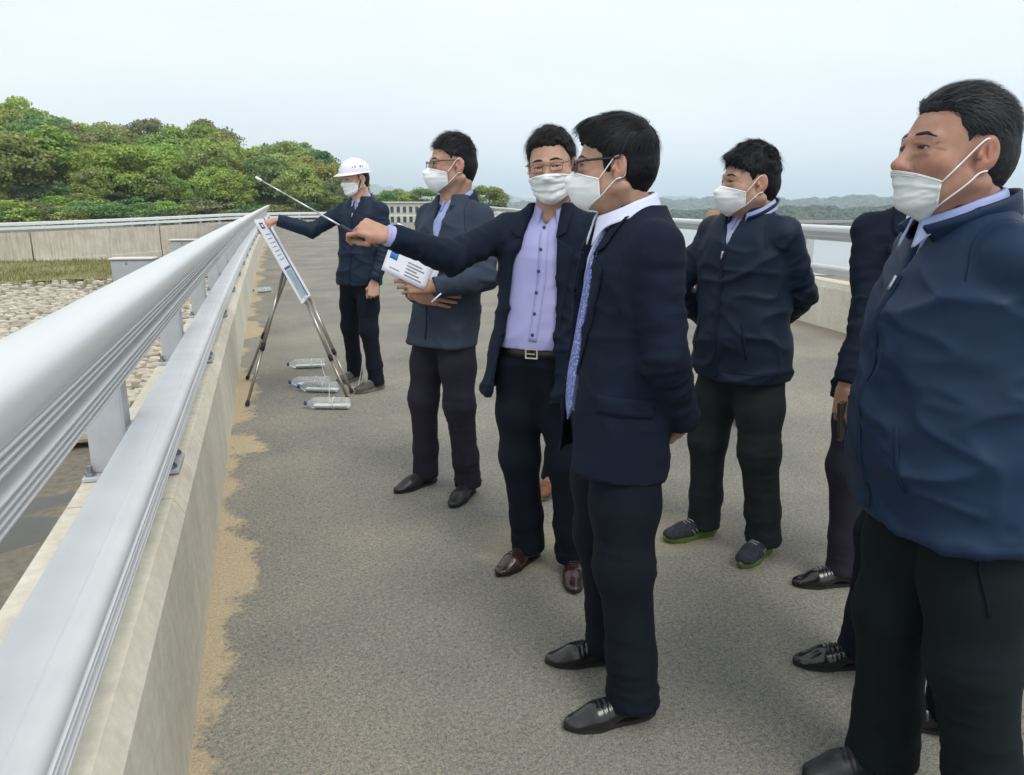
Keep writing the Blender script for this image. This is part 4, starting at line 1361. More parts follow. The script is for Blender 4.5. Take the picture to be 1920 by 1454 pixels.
def head_field(hs, o, neck_b, h):
    """face and neck in head frame (unit head, eyes at z=0, +y forward). o: options"""
    jaw, cheek, nose = o.get('jaw', 1.0), o.get('cheek', 1.0), o.get('nose', 1.0)
    f = Field((-.108, -.135, -.27), (.108, .140, .140), h)
    nb = np.array(neck_b)
    f.ell((0, -.015, .030), (.0765, .098, .086))
    f.ell((0, .028, -.022), (.066 * cheek, .066, .092), .02)
    for s in (-1, 1):
        f.cone((s * .056 * jaw, -.002, -.058), (s * .018 * jaw, .062, -.098), .020, .017, .03)
        f.ell((s * .047 * cheek, .052, -.030), (.021, .024, .020), .02)
        f.cone((s * .040, .073, .017), (s * .006, .087, .013), .0105, .009, .014)
    f.ell((0, .066, -.100), (.020, .018, .014), .02)
    f.ell((0, .078, -.066), (.024, .016, .020), .014)
    # nose
    f.cone((0, .084, .004), (0, .106, -.034), .0075 * nose, .0115 * nose, .010)
    f.ell((0, .1085, -.036), (.0118 * nose, .0125, .0105), .006)
    for s in (-1, 1):
        f.ell((s * .0135 * nose, .097, -.040), (.0085, .0105, .0085), .006)
        f.ell((s * .0075, .103, -.0475), (.0042, .006, .004), .002, 'sub')
    # eye sockets, lids and slits
    for s in (-1, 1):
        f.ell((s * .032, .101, .001), (.019, .016, .013), .012, 'sub')
        f.ell((s * .032, .0755, -.001), (.0165, .0135, .0130), .004)
        f.cone((s * .020, .089, -.013), (s * .044, .080, -.013), .0045, .0035, .006)      # lower-lid bag
        f.cone((s * .017, .0895, .0085), (s * .048, .076, .007), .0045, .0035, .004)       # fold of the upper lid
        f.ell((s * .032, .0885, -.001), (.0155, .012, o.get('eye', .0024)), .0012, 'sub')
    # lips
    f.cone((-.018, .086, -.064), (0, .0935, -.0615), .0045, .006, .004); f.cone((.018, .086, -.064), (0, .0935, -.0615), .0045, .006, .004)
    f.cone((-.014, .086, -.071), (.014, .086, -.071), .006, .006, .004); f.cone((-.01, .090, -.071), (.01, .090, -.071), .006, .006, .004)
    # ears
    for s in (-1, 1):
        a = R(-12); b_ = R(18) * s
        Mx = np.array([[math.cos(b_), math.sin(b_), 0], [-math.sin(b_), math.cos(b_), 0], [0, 0, 1]]) @ np.eye(3)
        f.ell((s * .081, -.014, -.006), (.0085, .0195, .033), .005, M=Mx)
        f.ell((s * .077, -.006, -.034), (.007, .010, .012), .006)
        f.ell((s * .0915, -.009, -.003), (.0105, .0120, .0205), .002, 'sub', M=Mx)
        f.cone((s * .0835, -.010, .014), (s * .0845, -.014, -.014), .0028, .0030, .002)
        f.ell((s * .084, .004, -.012), (.005, .005, .008), .003)
        f.cone((s * .084, -.016, .008), (s * .085, -.020, -.018), .0032, .0032, .003)
    for s in (-1, 1):
        f.cone((s * .020, .094, -.036), (s * .034, .078, -.068), .0022, .0022, .004, 'sub')      # fold from nose to mouth corner
        f.cone((s * .050, .074, -.004), (s * .062, .060, -.008), .0014, .0014, .003, 'sub')
        f.cone((s * .050, .073, .004), (s * .061, .061, .008), .0014, .0014, .003, 'sub')
    f.cone((-.004, .0935, .016), (-.004, .0925, .026), .0014, .0014, .003, 'sub')
    f.cone((-.030, .0885, .044), (.030, .0885, .044), .0013, .0013, .003, 'sub')
    f.cone((-.026, .084, .055), (.026, .084, .055), .0012, .0012, .003, 'sub')
    # neck
    nr = o.get('neck', .056)
    f.cone((0, -.040, -.075), nb, nr, nr * 1.10, .03)
    f.cone((0, .010, -.105), (nb[0], nb[1] + .035, nb[2]), .030, .034, .03)
    for s in (-1, 1):
        f.cone((s * .060, -.030, -.060), (nb[0] + s * .020, nb[1] + .050, nb[2] - .01), .015, .012, .016)
    f.ell((nb[0], (nb[1] + .052), (nb[2] + -.110) / 2 - .01), (.010, .010, .014), .012)
    V, F = f.mesh()
    return V, F, f

def tint_head(V, o):
    T = np.ones((len(V), 3))
    def blob(c, r, col, k=1.0):
        d = np.sqrt((((V - np.array(c)) / np.array(r)) ** 2).sum(1))
        w = np.clip(1.15 - d, 0, 1) * k
        T[:] = T * (1 - w[:, None]) + T * np.array(col) * w[:, None]
    for s in (-1, 1):
        blob((s * .046, .07, -.030), (.03, .03, .026), (1.06, .86, .84), .7)
        blob((s * .083, -.012, -.006), (.02, .03, .04), (1.10, .82, .80), .8)
        blob((s * .032, .085, -.001), (.021, .018, .0125), (.80, .72, .70), .7)
    blob((0, .108, -.037), (.02, .02, .018), (1.10, .82, .80), .8)
    blob((0, .093, -.066), (.023, .012, .011), (.95, .62, .62), .9)
    blob((0, .07, -.085), (.05, .05, .035), (.90, .90, .93), .5)
    blob((0, -.02, -.2), (.09, .09, .08), (.90, .84, .80), .5)
    return T

def hair_build(name, o, h, mat_, HM, hc, hs, parent, base_noise_seed=0):
    tt, ts = o.get('top', .018), o.get('side', .006)
    hl = o.get('hairline', .066)
    f = Field((-.115, -.145, -.11), (.115, .135, .165), h)
    f.ell((0, -.014, .030 + tt * .45), (.0765 + ts, .098 + ts * 1.2, .086 + tt * .62))
    f.ell((0, -.030, -.01), (.070 + ts, .083 + ts, .075), .02)
    f.cone((0, -.062, 0), (0, -.052, -.075), .050 + ts * .5, .040, .03)
    for e in o.get('extra', []):
        f.ell(e[0], e[1], .012)
    def region(X, Y, Z):
        x = np.abs(X)
        A = (.040 + (hl - .040) / .045 * (Y - .045) - Z) * .8 + 0 * X
        A = np.maximum(A, .020 - Z)
        A = A + (vnoise(np.stack(np.broadcast_arrays(X * 230, Y * 70, Z * 70), -1)) - .5) * .013
        A = A + o.get('recede', 0) * np.exp(-((x - .048) / .018) ** 2) * (Y > .02)
        B = np.maximum(np.abs(Y - .022) - .012, -.026 - Z) + np.where(x < .05, .05, 0)
        C = np.maximum(Y + .034, (-.088 + .25 * (Y + .07)) - Z) + 0 * X
        return smin(smin(A, B, .012), C, .012)
    REG = region(f.ax[0][:, None, None], f.ax[1][None, :, None], f.ax[2][None, None, :])
    tp = o.get('taper', .011) * np.clip((f.ax[1][None, :, None] + .05) / .05, .35, 1)
    f.F = np.maximum(f.F + tp * np.clip(1 + REG / .020, 0, 1) ** 2, REG).astype(np.float32)
    for e in o.get('cut', []):
        f.ell(e[0], e[1], .006, 'sub')
    V, F = f.mesh()
    N = vnormals(V, F)
    wh = np.array(o.get('whorl', (0.0, -.07, .115)))
    comb = np.array(o.get('comb', (0, .2, 0)))
    def flow(P):
        d = P - wh; d /= np.linalg.norm(d, axis=1)[:, None] + 1e-9
        top = np.clip((P[:, 2] - .06) / .04, 0, 1)[:, None]
        d = d * (1 - top * .6) + top * .6 * comb / (np.linalg.norm(comb) + 1e-9)
        side = np.clip((.05 - P[:, 2]) / .05, 0, 1)[:, None]
        d = d * (1 - side) + side * (np.array([0, -.45, -.9]))
        return d
    D = flow(V); D -= N * (D * N).sum(1)[:, None]; D /= np.linalg.norm(D, axis=1)[:, None] + 1e-9
    # locks: noise stretched along the flow
    W = np.cross(N, D)
    s1 = (V * W).sum(1); s2 = (V * D).sum(1)
    nz = vnoise(np.stack([V[:, 0] * 90 + D[:, 0] * 3, V[:, 1] * 45, V[:, 2] * 45], 1)) - .5
    nz2 = vnoise(V * 160 + 5) - .5
    V = V + N * (nz * o.get('lock', .006) * np.clip((V[:, 2] + .02) / .08, .25, 1) + nz2 * .0022)[:, None]
    toL = lambda P: (P * hs) @ HM.T + hc
    ho = mesh_np(name, toL(V), F, mat_, parent)
    # strands
    r = np.random.RandomState(base_noise_seed + 40)
    n = o.get('strands', 3600)
    i = r.randint(0, len(V), n)
    P = V[i] + r.normal(0, .0012, (n, 3)) - N[i] * .002
    Nn = N[i]
    topw = np.clip((P[:, 2] - .01) / .06, 0, 1)
    L = (.007 + o.get('slen', .022) * topw) * r.uniform(.6, 1.3, n)
    lift = o.get('lift', .22) * topw + .05
    seg = 4; pts = [P]
    Dr = flow(P)
    Dr = Dr + r.normal(0, .22, (n, 3))
    cur = P.copy()
    for k in range(seg):
        d = Dr - Nn * (Dr * Nn).sum(1)[:, None]
        d /= np.linalg.norm(d, axis=1)[:, None] + 1e-9
        lf = lift * (1 - .75 * k / seg)
        cur = cur + (d + Nn * lf[:, None]) * (L / seg)[:, None]
        # curve with the skull
        c2 = cur - np.array([0, -.014, .03]); Nn = c2 / np.array([.08, .1, .09]) ** 2; Nn /= np.linalg.norm(Nn, axis=1)[:, None]
        pts.append(cur.copy())
    Vs = []; 
    wd = r.uniform(.0005, .0011, n)
    wv = np.cross(Nn, Dr); wv /= np.linalg.norm(wv, axis=1)[:, None] + 1e-9
    for k, p in enumerate(pts):
        t = wd * (1 - .8 * k / seg)
        Vs.append(p - wv * t[:, None]); Vs.append(p + wv * t[:, None])
    VV = np.stack(Vs, 1)
    tip = pts[-1]
    bad = (tip[:, 1] > .025) & (tip[:, 2] < hl - o.get('over', .008) * r.uniform(0, 1, n) + (tip[:, 1] - .09) * .58)
    if not o.get('hang'): VV = VV[~bad]; n = len(VV)
    VV = VV.reshape(-1, 3)
    m = 2 * (seg + 1)
    b0 = (np.arange(n) * m)[:, None]
    FF = np.concatenate([np.stack([b0[:, 0] + 2 * k, b0[:, 0] + 2 * k + 1, b0[:, 0] + 2 * k + 3, b0[:, 0] + 2 * k + 2], 1) for k in range(seg)])
    st = mesh_np('hair_strands', toL(VV), FF, mat_, ho, True)
    st['kind'] = 'stuff'
    return ho

def face_mask(kind, bvh, mat_, HM, hc, hs, parent, low=0.0, seed=0, half=66):
    toL = lambda P: (P.reshape(-1, 3) * hs) @ HM.T + hc
    nu, nv = 41, 27
    th = np.radians(np.linspace(-half, half, nu) if kind == 'pleat' else np.linspace(-60, 60, nu))
    Rr = np.zeros((nu, nv)); Zz = np.zeros((nu, nv))
    for i, t in enumerate(th):
        e = abs(t) / th[-1]
        zt = -.020 - .016 * e ** 1.6 + low; zb = -.124 + .034 * e ** 1.5 + low * .7
        if kind == 'kf': zt = -.016 - .022 * e ** 1.2; zb = -.128 + .040 * e ** 1.3
        for j in range(nv):
            v = j / (nv - 1); z = zt + (zb - zt) * v
            d = Vector((math.sin(t), math.cos(t), 0))
            hit = bvh.ray_cast(Vector((0, 0, z)) + d * .25, -d)[0]
            Rr[i, j] = (Vector((hit.x, hit.y, 0)).length if hit is not None else 0.05); Zz[i, j] = z
    r0 = Rr + .0035
    r = r0.copy()
    for _ in range(60):
        a = r.copy()
        a[1:-1, 1:-1] = (r[:-2, 1:-1] + r[2:, 1:-1] + r[1:-1, :-2] + r[1:-1, 2:]) / 4
        a[1:-1, 0] = (r[:-2, 0] + r[2:, 0]) / 2; a[1:-1, -1] = (r[:-2, -1] + r[2:, -1]) / 2
        r = np.maximum(r0, a * .995 + r * .005)
        r[0], r[-1] = r0[0] + .001, r0[-1] + .001
    E = np.abs(th)[:, None] / th[-1]; Vv = np.linspace(0, 1, nv)[None]
    if kind == 'kf':
        tent = np.interp(Vv[0], [0, .06, .40, .66, 1], [0, .05, 1.0, .93, 0.05])[None]
        r = r + .026 * np.clip(1 - E * 1.05, 0, 1) * tent
        crease = np.exp(-((Vv - .40) / .022) ** 2) * .0016 - np.exp(-((Vv - .66) / .02) ** 2) * .0014
        r = r + crease * (1 - E)
        r = r + .0012 * (vnoise(np.stack(np.meshgrid(np.arange(nu) * .5, np.arange(nv) * .5, [seed], indexing='ij'), -1))[..., 0] - .5)
    else:
        saw = (Vv * 3.4 + .05 + E * .25 * np.sign(Vv - .5)) % 1.0
        r = r + .0045 * (saw - .5) * np.clip(1.1 - E, 0.15, 1) * np.clip(Vv * 8, 0, 1) * np.clip((1 - Vv) * 6, 0, 1)
        r = r + .004 * (vnoise(np.stack(np.meshgrid(np.arange(nu) * .28, np.arange(nv) * .55, [seed + 3], indexing='ij'), -1))[..., 0] - .5)
        r = r + .004 * np.clip(1 - E * 1.2, 0, 1) * np.sin(np.pi * Vv)
    G = np.stack([np.sin(th)[:, None] * r, np.cos(th)[:, None] * r, Zz], 2)
    if kind != 'kf':                         # bottom hem gathers under the chin
        G[:, -3:, 1] -= np.array([.001, .004, .010])[None] * (1 - E)
    V, F = thicken(G, .0016)
    o = mesh_np('face_mask', toL(V), F, mat_, parent); fix_normals(o)
    for nm_, Q in (('edge_seam', G[:, 1]), ('edge_seam', G[:, -2]), ('edge_seam', G[1, 1:-1]), ('edge_seam', G[-2, 1:-1]), ('nose_wire', G[nu // 2 - 8:nu // 2 + 9, 2])):
        Q = Q.copy(); rr = np.linalg.norm(Q[:, :2], axis=1)[:, None]; Q[:, :2] *= (rr + .0011) / rr
        sm_ = MB().tube(Q, .0011 if nm_ == 'edge_seam' else .0018, 5); mesh_np(nm_, toL(np.concatenate(sm_.v)), sm_.f, mat_, o)
    for sgn, ii in ((1, -1), (-1, 0)):
        mb = MB()
        t0, t1 = G[ii, 1], G[ii, -2]
        e0 = np.array([sgn * .0745, -.034, .015]); e1 = np.array([sgn * .0715, -.037, -.006]); e2 = np.array([sgn * .072, -.028, -.036])
        f0 = np.array([sgn * .087, .000, .020]); f2 = np.array([sgn * .083, -.004, -.040])
        for pl in ([t0, f0 * .55 + t0 * .45 + [sgn * .001, 0, 0], f0, (f0 + e0) / 2 + [0, 0, .002], e0, e1], [t1, f2 * .55 + t1 * .45 + [sgn * .003, 0, 0], f2, e2, e1]):
            P_ = np.array(pl); tt_ = np.arange(len(P_)); ts_ = np.linspace(0, len(P_) - 1, 22)
            Q = np.stack([np.interp(ts_, tt_, P_[:, k]) for k in range(3)], 1)
            for _ in range(3): Q[1:-1] = (Q[:-2] + 2 * Q[1:-1] + Q[2:]) / 4
            for q_ in Q:
                if q_[1] < (-.016 if q_[2] < -.030 else .012): continue
                d_ = Vector((q_[0], q_[1], 0)).normalized(); hit = bvh.ray_cast(Vector((0, 0, q_[2])) + d_ * .25, -d_)[0]
                if hit is not None:
                    rs = math.hypot(hit.x, hit.y) + .0022; rq = math.hypot(q_[0], q_[1])
                    if rq < rs < .105: q_[0] *= rs / rq; q_[1] *= rs / rq
            mb.tube(Q, .0017, 6)
        V = np.concatenate(mb.v)
        mesh_np('ear_loop', toL(V), mb.f, M['loop'], o)
    return o

def spectacles(HM, hc, hs, parent, mat_, w=.047, hgt=.031, thick=.0016, y0=.105, armr=.0022):
    toL = lambda P: (np.asarray(P) * hs) @ HM.T + hc
    root_mb = MB()
    lens = []
    for s in (-1, 1):
        pts = []
        for k in range(20):
            a = 2 * math.pi * k / 20
            c, sn = math.cos(a), math.sin(a)
            x = s * .0345 + w / 2 * np.sign(c) * abs(c) ** .6; z = -.004 + hgt / 2 * np.sign(sn) * abs(sn) ** .6
            y = y0 - .10 * (abs(x) - .012) ** 2 * 12 - .03 * abs(x)
            pts.append((x, y, z))
        root_mb.tube(pts, thick, 6, closed=True)
        lens.append(pts)
        hx = s * (.0345 + w / 2)
        yh = y0 - .10 * (abs(hx) - .012) ** 2 * 12 - .03 * abs(hx)
        root_mb.tube([(hx, yh, .006), (s * .0765, yh - .022, .010), (s * .084, .01, .014), (s * .0845, -.018, .014), (s * .081, -.036, -.006)], [armr, armr, armr, armr, armr * .9], 6)
    root_mb.tube([(-.012, y0 + .001, .002), (0, y0 + .003, .004), (.012, y0 + .001, .002)], thick, 6)
    o = mesh_np('spectacles', toL(np.concatenate(root_mb.v)), root_mb.f, mat_, parent)
    for lp in lens: mesh_np('lens', toL(np.array(lp)), [list(range(20))], M_lens, o, False)
    return o
M_lens, _nt, _b = new_mat('clear_lens')
_nt.nodes.clear()
_o = _nt.nodes.new('ShaderNodeOutputMaterial'); _t = _nt.nodes.new('ShaderNodeBsdfTransparent'); _g = _nt.nodes.new('ShaderNodeBsdfGlossy')
_g.inputs['Roughness'].default_value = .03; _m = _nt.nodes.new('ShaderNodeMixShader'); _m.inputs[0].default_value = .02
_nt.links.new(_t.outputs[0], _m.inputs[1]); _nt.links.new(_g.outputs[0], _m.inputs[2]); _nt.links.new(_m.outputs[0], _o.inputs[0])

def shoe(pos, yaw, kind, parent, L=.285):
    """pos: floor point under the ankle, in person frame; yaw: toe direction (0 = +y)"""
    k = L / .285
    f = Field((-.06, -.10, -.01), (.06, .225, .15), .0042)
    snk = kind in ('sneak', 'hike', 'orange_boot', 'white_shoe')
    up = .012 if snk else 0.0
    f.ell((0, -.040, .042 + up), (.033, .043, .052))
    f.cone((0, -.022, .07), (0, -.028, .13), .037, .036, .02)
    f.cone((0, -.01, .052 + up), (0, .10, .036 + up), .037, .034, .03)
    f.ell((.002, .100, .027 + up), (.044, .060, .029 + up * .4), .028)
    f.ell((.002, .156, .020 + up * 1.2), (.035 if not snk else .041, .046, .019 + up * .8), .022)
    f.op(lambda X, Y, Z: (.013 + up) - Z + 0 * X + 0 * Y, (-1, -1, -1), (1, 1, 1), .004, 'int', pad=1)
    V, F = f.mesh()
    V = relax(V, F, 1, .5)
    if kind in ('leather', 'leather_brown', 'leather_matt'):
        t = np.clip(1 - np.abs(V[:, 1] - .075) / .04, 0, 1) * np.clip((V[:, 2] - .03) / .03, 0, 1)
        V[:, 2] += t * .0016 * np.sin(V[:, 1] * 420 + np.sin(V[:, 0] * 60) * 1.5)
    V = V * k
    ca, sa = math.cos(yaw), math.sin(yaw)
    T = lambda P: np.stack([P[:, 0] * ca - P[:, 1] * sa + pos[0], P[:, 0] * sa + P[:, 1] * ca + pos[1], P[:, 2] + pos[2]], 1)
    o = mesh_np('shoe', T(V), F, M[kind], parent)
    # sole: outline with heel
    out = []
    for i in range(36):
        a = 2 * math.pi * i / 36
        y = .058 + .145 * math.sin(a); t = (y + .09) / .295
        w = np.interp(t, [0, .12, .4, .68, .88, 1], [.020, .036, .031, .046, .040, .018])
        x = w * math.cos(a) / max(.55, abs(math.cos(a)) ** .35 if abs(math.cos(a)) > .05 else .55)
        x = max(-.048, min(.048, x)) + (.003 if t > .5 else 0)
        out.append((x, y))
    if snk:
        rings = [(0.0, .95), (.006, 1.0), (.020, 1.03), (.028, 1.0), (.029, .9)]
    else:
        rings = [(0.0, .99), (.004, 1.0), (.0125, 1.0), (.0135, .92)]
    mb = MB(); Vv = []
    for z, s_ in rings:
        for (x, y) in out:
            zz = z + (max(0, (y - .13)) * .09 if z > 0 else max(0, (y - .16)) * .15) 
            if snk and z >= .02 and y < -.03: zz += .004
            Vv.append((x * s_, .058 + (y - .058) * s_, zz))
    n = 36; Ff = []
    for r_ in range(len(rings) - 1):
        for i in range(n):
            j = (i + 1) % n
            Ff.append([r_ * n + i, r_ * n + j, (r_ + 1) * n + j, (r_ + 1) * n + i])
    Ff.append(list(range(n))[::-1]); Ff.append([(len(rings) - 1) * n + i for i in range(n)])
    mb.add(np.array(Vv), Ff)
    sm = {'sneak': 'sole_green', 'hike': 'hike_sole', 'orange_boot': 'hike_sole', 'white_shoe': 'white_shoe'}.get(kind, 'sole')
    so = mesh_np('sole', T(np.concatenate(mb.v) * k), mb.f, M[sm], o); smooth_by_angle(so, 40)
    # laces
    bv = bvh_of(V, F)
    mb = MB()
    for q in range(4):
        y = .048 + .017 * q; pl = []
        for x in np.linspace(-.019, .019, 7):
            hit = bv.ray_cast(Vector((x * k, (y + .003 * math.sin(x * 150 + q)) * k, .3)), Vector((0, 0, -1)))[0]
            if hit is not None: pl.append((hit.x, hit.y, hit.z + .0008))
        if len(pl) > 2: mb.tube(pl, .0022 if snk else .0017, 6)
    if kind == 'sneak':
        for s in (-1, 1):
            for q in range(3):
                pl = []
                for t in np.linspace(0, 1, 5):
                    x = s * .06; y = .02 + q * .022 + .02 * t; z = .034 + .026 * t
                    hit = bv.ray_cast(Vector((x * k * 3, y * k, z * k)), Vector((-s, 0, 0)))[0]
                    if hit is not None: pl.append((hit.x + s * .001, hit.y, hit.z))
                if len(pl) > 2: mb.tube(pl, .0022, 5)
    if mb.v: mesh_np('lace', T(np.concatenate(mb.v)), mb.f, M['lace_l' if snk else 'lace'], o)
    return o

def collar_ring(name, c, rx, ry, z0, hgt, gap, tilt, mat_, parent, th=.0035, flare=.004, fold=0.0, point=0.0, point_w=.35, lean=(0, 0)):
    """band round the neck; gap: half opening angle at the front; fold: length of a turned-down leaf"""
    nu = 49
    th_ = np.linspace(gap, 2 * math.pi - gap, nu)
    rows = []
    nv = 5
    for v in np.linspace(0, 1, nv):
        rr = np.stack([c[0] + np.sin(th_) * (rx + flare * v - .0) + lean[0] * v, c[1] + np.cos(th_) * (ry + flare * v) + lean[1] * v, z0 - tilt * np.cos(th_) + hgt * v * (1 - .25 * np.clip(np.cos(th_), 0, 1))], 1)
        rows.append(rr)
    if fold:
        e = np.minimum(th_ - gap, 2 * math.pi - gap - th_)
        pl = fold + point * np.exp(-(e / point_w) ** 2)
        top = rows[-1]
        outv = np.stack([np.sin(th_), np.cos(th_), 0 * th_], 1)
        for v in np.linspace(.12, 1, 6):
            p = top + outv * (.004 + .016 * v ** .8)[..., None] if False else top + outv * (.004 + .015 * v)
            p = p + np.array([0, 0, 1.0]) * (-pl * v + .004 * math.sin(math.pi * min(1, v * 2)))[:, None]
            # points swing outwards
            p = p + (np.exp(-(e / point_w) ** 2) * v * .010)[:, None] * np.stack([np.sign(np.sin(th_)), 0 * th_ + .6, 0 * th_], 1)
            rows.append(p)
    G = np.stack(rows, 1)
    V, F = thicken(G, th)
    o = mesh_np(name, V, F, mat_, parent); fix_normals(o)
    return o

def limb_folds(V, N, A, B, C, r, amp, amp_mid, seed, end=.35):
    """creases across a bent limb A-B-C"""
    out = np.zeros(len(V))
    for (p, q, w0, w1) in ((A, B, .25, 1.0), (B, C, 1.0, end)):
        d = q - p; L = np.linalg.norm(d); u = d / L
        rel = V - p; t = rel @ u
        dist = np.linalg.norm(rel - np.clip(t, 0, L)[:, None] * u, axis=1)
        m = np.clip(1 - (dist - r) / .03, 0, 1) * (t > -.03) * (t < L + .03)
        s = np.clip(t / L, 0, 1)
        w = w0 + (w1 - w0) * s
        side = rel - t[:, None] * u
        k = vnoise(np.stack([t * 26 + seed, side[:, 0] * 6 + t * 8, side[:, 1] * 6 + seed], 1))
        k = (1 - np.abs(2 * k - 1)) ** 1.5
        k2 = vnoise(np.stack([t * 60 + seed, side[:, 0] * 9, side[:, 1] * 9 + seed], 1)) - .5
        out = np.maximum(out, 0) + m * w * (amp * (k - .35) + amp_mid * k2)
    return out

def person(pid, label, base, phi, spec):
    """base: world x,y under the body; phi: torso heading (0 = away from camera heading, 90 = photo left, 180 = facing camera)"""
    fine = spec.get('fine', 1.0)
    ang = R(phi)
    root = thing('person', label, 'person', (base[0], base[1], float(rise(base[1]))), ang - YAW)
    L = lambda v: rotz(np.array(v, float), -ang)                 # photo-aligned (right, depth, up) -> person frame
    def W2L(x, y):                                                # world floor point -> person frame
        dx, dy = x - base[0], y - base[1]
        r = dx * math.cos(YAW) - dy * math.sin(YAW); d = dx * math.sin(YAW) + dy * math.cos(YAW)
        return L((r, d, 0))
    sz = spec.get('H', 1.72) / 1.72
    hip = L((*spec.get('hip', (0, 0)), 0)); che = L((*spec.get('chest', (0, 0)), 0))
    def cen(Z):
        t = np.clip((Z - .85) / .55, -.3, 1.1)
        return hip[0] + (che[0] - hip[0]) * t, hip[1] + (che[1] - hip[1]) * t
    def cpt(z):
        c = cen(z); return np.array([c[0], c[1], z])
    g, belly = spec.get('girth', 1.0), spec.get('belly', 0.0)
    shw = spec.get('shw', .185)
    drop = spec.get('drop', (0, 0))
    # ---------- joints
    arms = {}
    for sd, key in ((1, 'R'), (-1, 'L')):
        sh = cpt(1.372 * sz) + np.array([sd * shw, -.012, drop[0 if sd > 0 else 1]])
        el, wr = [L(v) for v in spec['arm' + key][:2]]
        # keep natural bone lengths
        d1 = unit(el - sh); el2 = sh + d1 * .285 * sz * spec.get('armk', 1)
        d2 = unit(wr - el2); wr2 = el2 + d2 * .250 * sz * spec.get('armk', 1)
        arms[key] = (sh, el2, wr2)
        if spec.get('dbg'): print(pid, key, 'upper %.2f fore %.2f' % (np.linalg.norm(el - sh), np.linalg.norm(wr - el)))
    feet = {}
    for key in 'RL':
        x, y, ph = spec['foot' + key]
        p = W2L(x, y); feet[key] = (p, R(ph - phi))
    # ---------- head frame
    hphi, pitch, roll = spec['head_dir']
    hs = spec.get('hs', 1.06)
    hcl = L((spec['head'][0], spec['head'][1], 0)); hc = np.array([hcl[0], hcl[1], spec['head'][2]])
    HM = np.array((Matrix.Rotation(R(hphi - phi), 3, 'Z') @ Matrix.Rotation(R(pitch), 3, 'X') @ Matrix.Rotation(R(roll), 3, 'Y')))
    nb_local = cpt(1.43 * sz) + np.array([0, -.012, 0])
    nb_head = ((nb_local - hc) @ HM) / hs
    Vh, Fh, hf = head_field(hs, spec.get('face', {}), nb_head, spec.get('hres', .0034))
    Vh = relax(Vh, Fh, 1, .3)
    hbvh = bvh_of(Vh, Fh)
    th_ = tint_head(Vh, {})
    toL = lambda P: (np.asarray(P) * hs) @ HM.T + hc
    nk_top = toL(np.array([[0, -.036, -.080]]))[0]
    def nax(z):
        t = (z - nb_local[2]) / max(.03, nk_top[2] - nb_local[2])
        q = nb_local + (nk_top - nb_local) * np.clip(t, -.3, 1.2); return np.array([q[0], q[1], z])
    # ---------- body: one skin mesh (head, neck, hands, and the body beneath the clothes)
    parts_V, parts_F, tints, n = [toL(Vh)], [Fh], [th_], len(Vh)
    for key, sd in (('R', 1), ('L', -1)):
        hd = spec.get('hand' + key)
        if not hd: continue
        fdir, nrm, pose = L(hd[0]), L(hd[1]), hd[2]
        y_ = unit(fdir); x_ = unit(np.cross(y_, nrm)); z_ = np.cross(x_, y_)
        HV, HF = hand_parts(sd, pose['curls'], pose['thumb'], h=spec.get('handres', .003))
        k = spec.get('handk', 1.03)
        HVl = arms[key][2] + y_ * .018 + (HV[:, :1] * x_ + HV[:, 1:2] * y_ + HV[:, 2:] * z_) * k
        parts_V.append(HVl); parts_F.append(HF + n); n += len(HV)
        t = np.ones((len(HV), 3)); kn = np.clip(1 - np.abs(HV[:, 1] - .1) / .02, 0, 1)[:, None]
        tints.append(t * (1 - .12 * kn) * np.array([1, .93, .9]))
        spec['_hand' + key] = (arms[key][2] + y_ * .018, x_, y_, z_, k)
    bf = Field((-.78, -.62, .05), (.78, .62, 1.5), .022)
    ins = Profile(g, belly, sz, inset=.055)
    bf.op(loft_fn(ins, cen), (-.3, -.3, .82), (.3, .35, 1.44 * sz), 0, 'add', pad=.0)
    for key, sd in (('R', 1), ('L', -1)):
        sh, el, wr = arms[key]
        bf.chain([cpt(1.38 * sz), sh, el, wr], [.05, .032, .024, .020], .01)
        fp, fy = feet[key]
        hj = cpt(.86 * sz) + np.array([sd * .085, 0, 0]); an = np.array([fp[0], fp[1], .09])
        bf.chain([hj, an], [.07, .04], .03)
    Vb, Fb = bf.mesh()
    parts_V.append(Vb); parts_F.append(Fb + n); tints.append(np.ones((len(Vb), 3)))
    V = np.concatenate(parts_V); F = np.concatenate(parts_F); T = np.concatenate(tints)
    body = mesh_np('body', V, F, SKIN[spec.get('skin', 'mid')], root)
    ca = body.data.color_attributes.new('tint', 'FLOAT_COLOR', 'POINT')
    ca.data.foreach_set('color', np.concatenate([np.clip(T, 0, 2), np.ones((len(T), 1))], 1).astype(np.float32).ravel())
    # ---------- trousers
    tr = spec['trousers']; tg = spec.get('leg', 1.0)
    trn = Field((-.42, -.40, .02), (.42, .42, 1.04 * sz), .0085 * fine)
    pel = Profile(g * .93, belly * .35, sz, inset=.012)
    def pelv(X, Y, Z):
        d = loft_fn(pel, cen, 2.2)(X, Y, Z) + np.clip(.87 * sz - Z, 0, 1) * .42
        return np.maximum(np.maximum(d, .73 * sz - Z), Z - spec.get('waist', 1.0) * sz)
    trn.op(pelv, (-.3, -.3, .70), (.3, .35, 1.04), .0, 'add')
    legs = {}
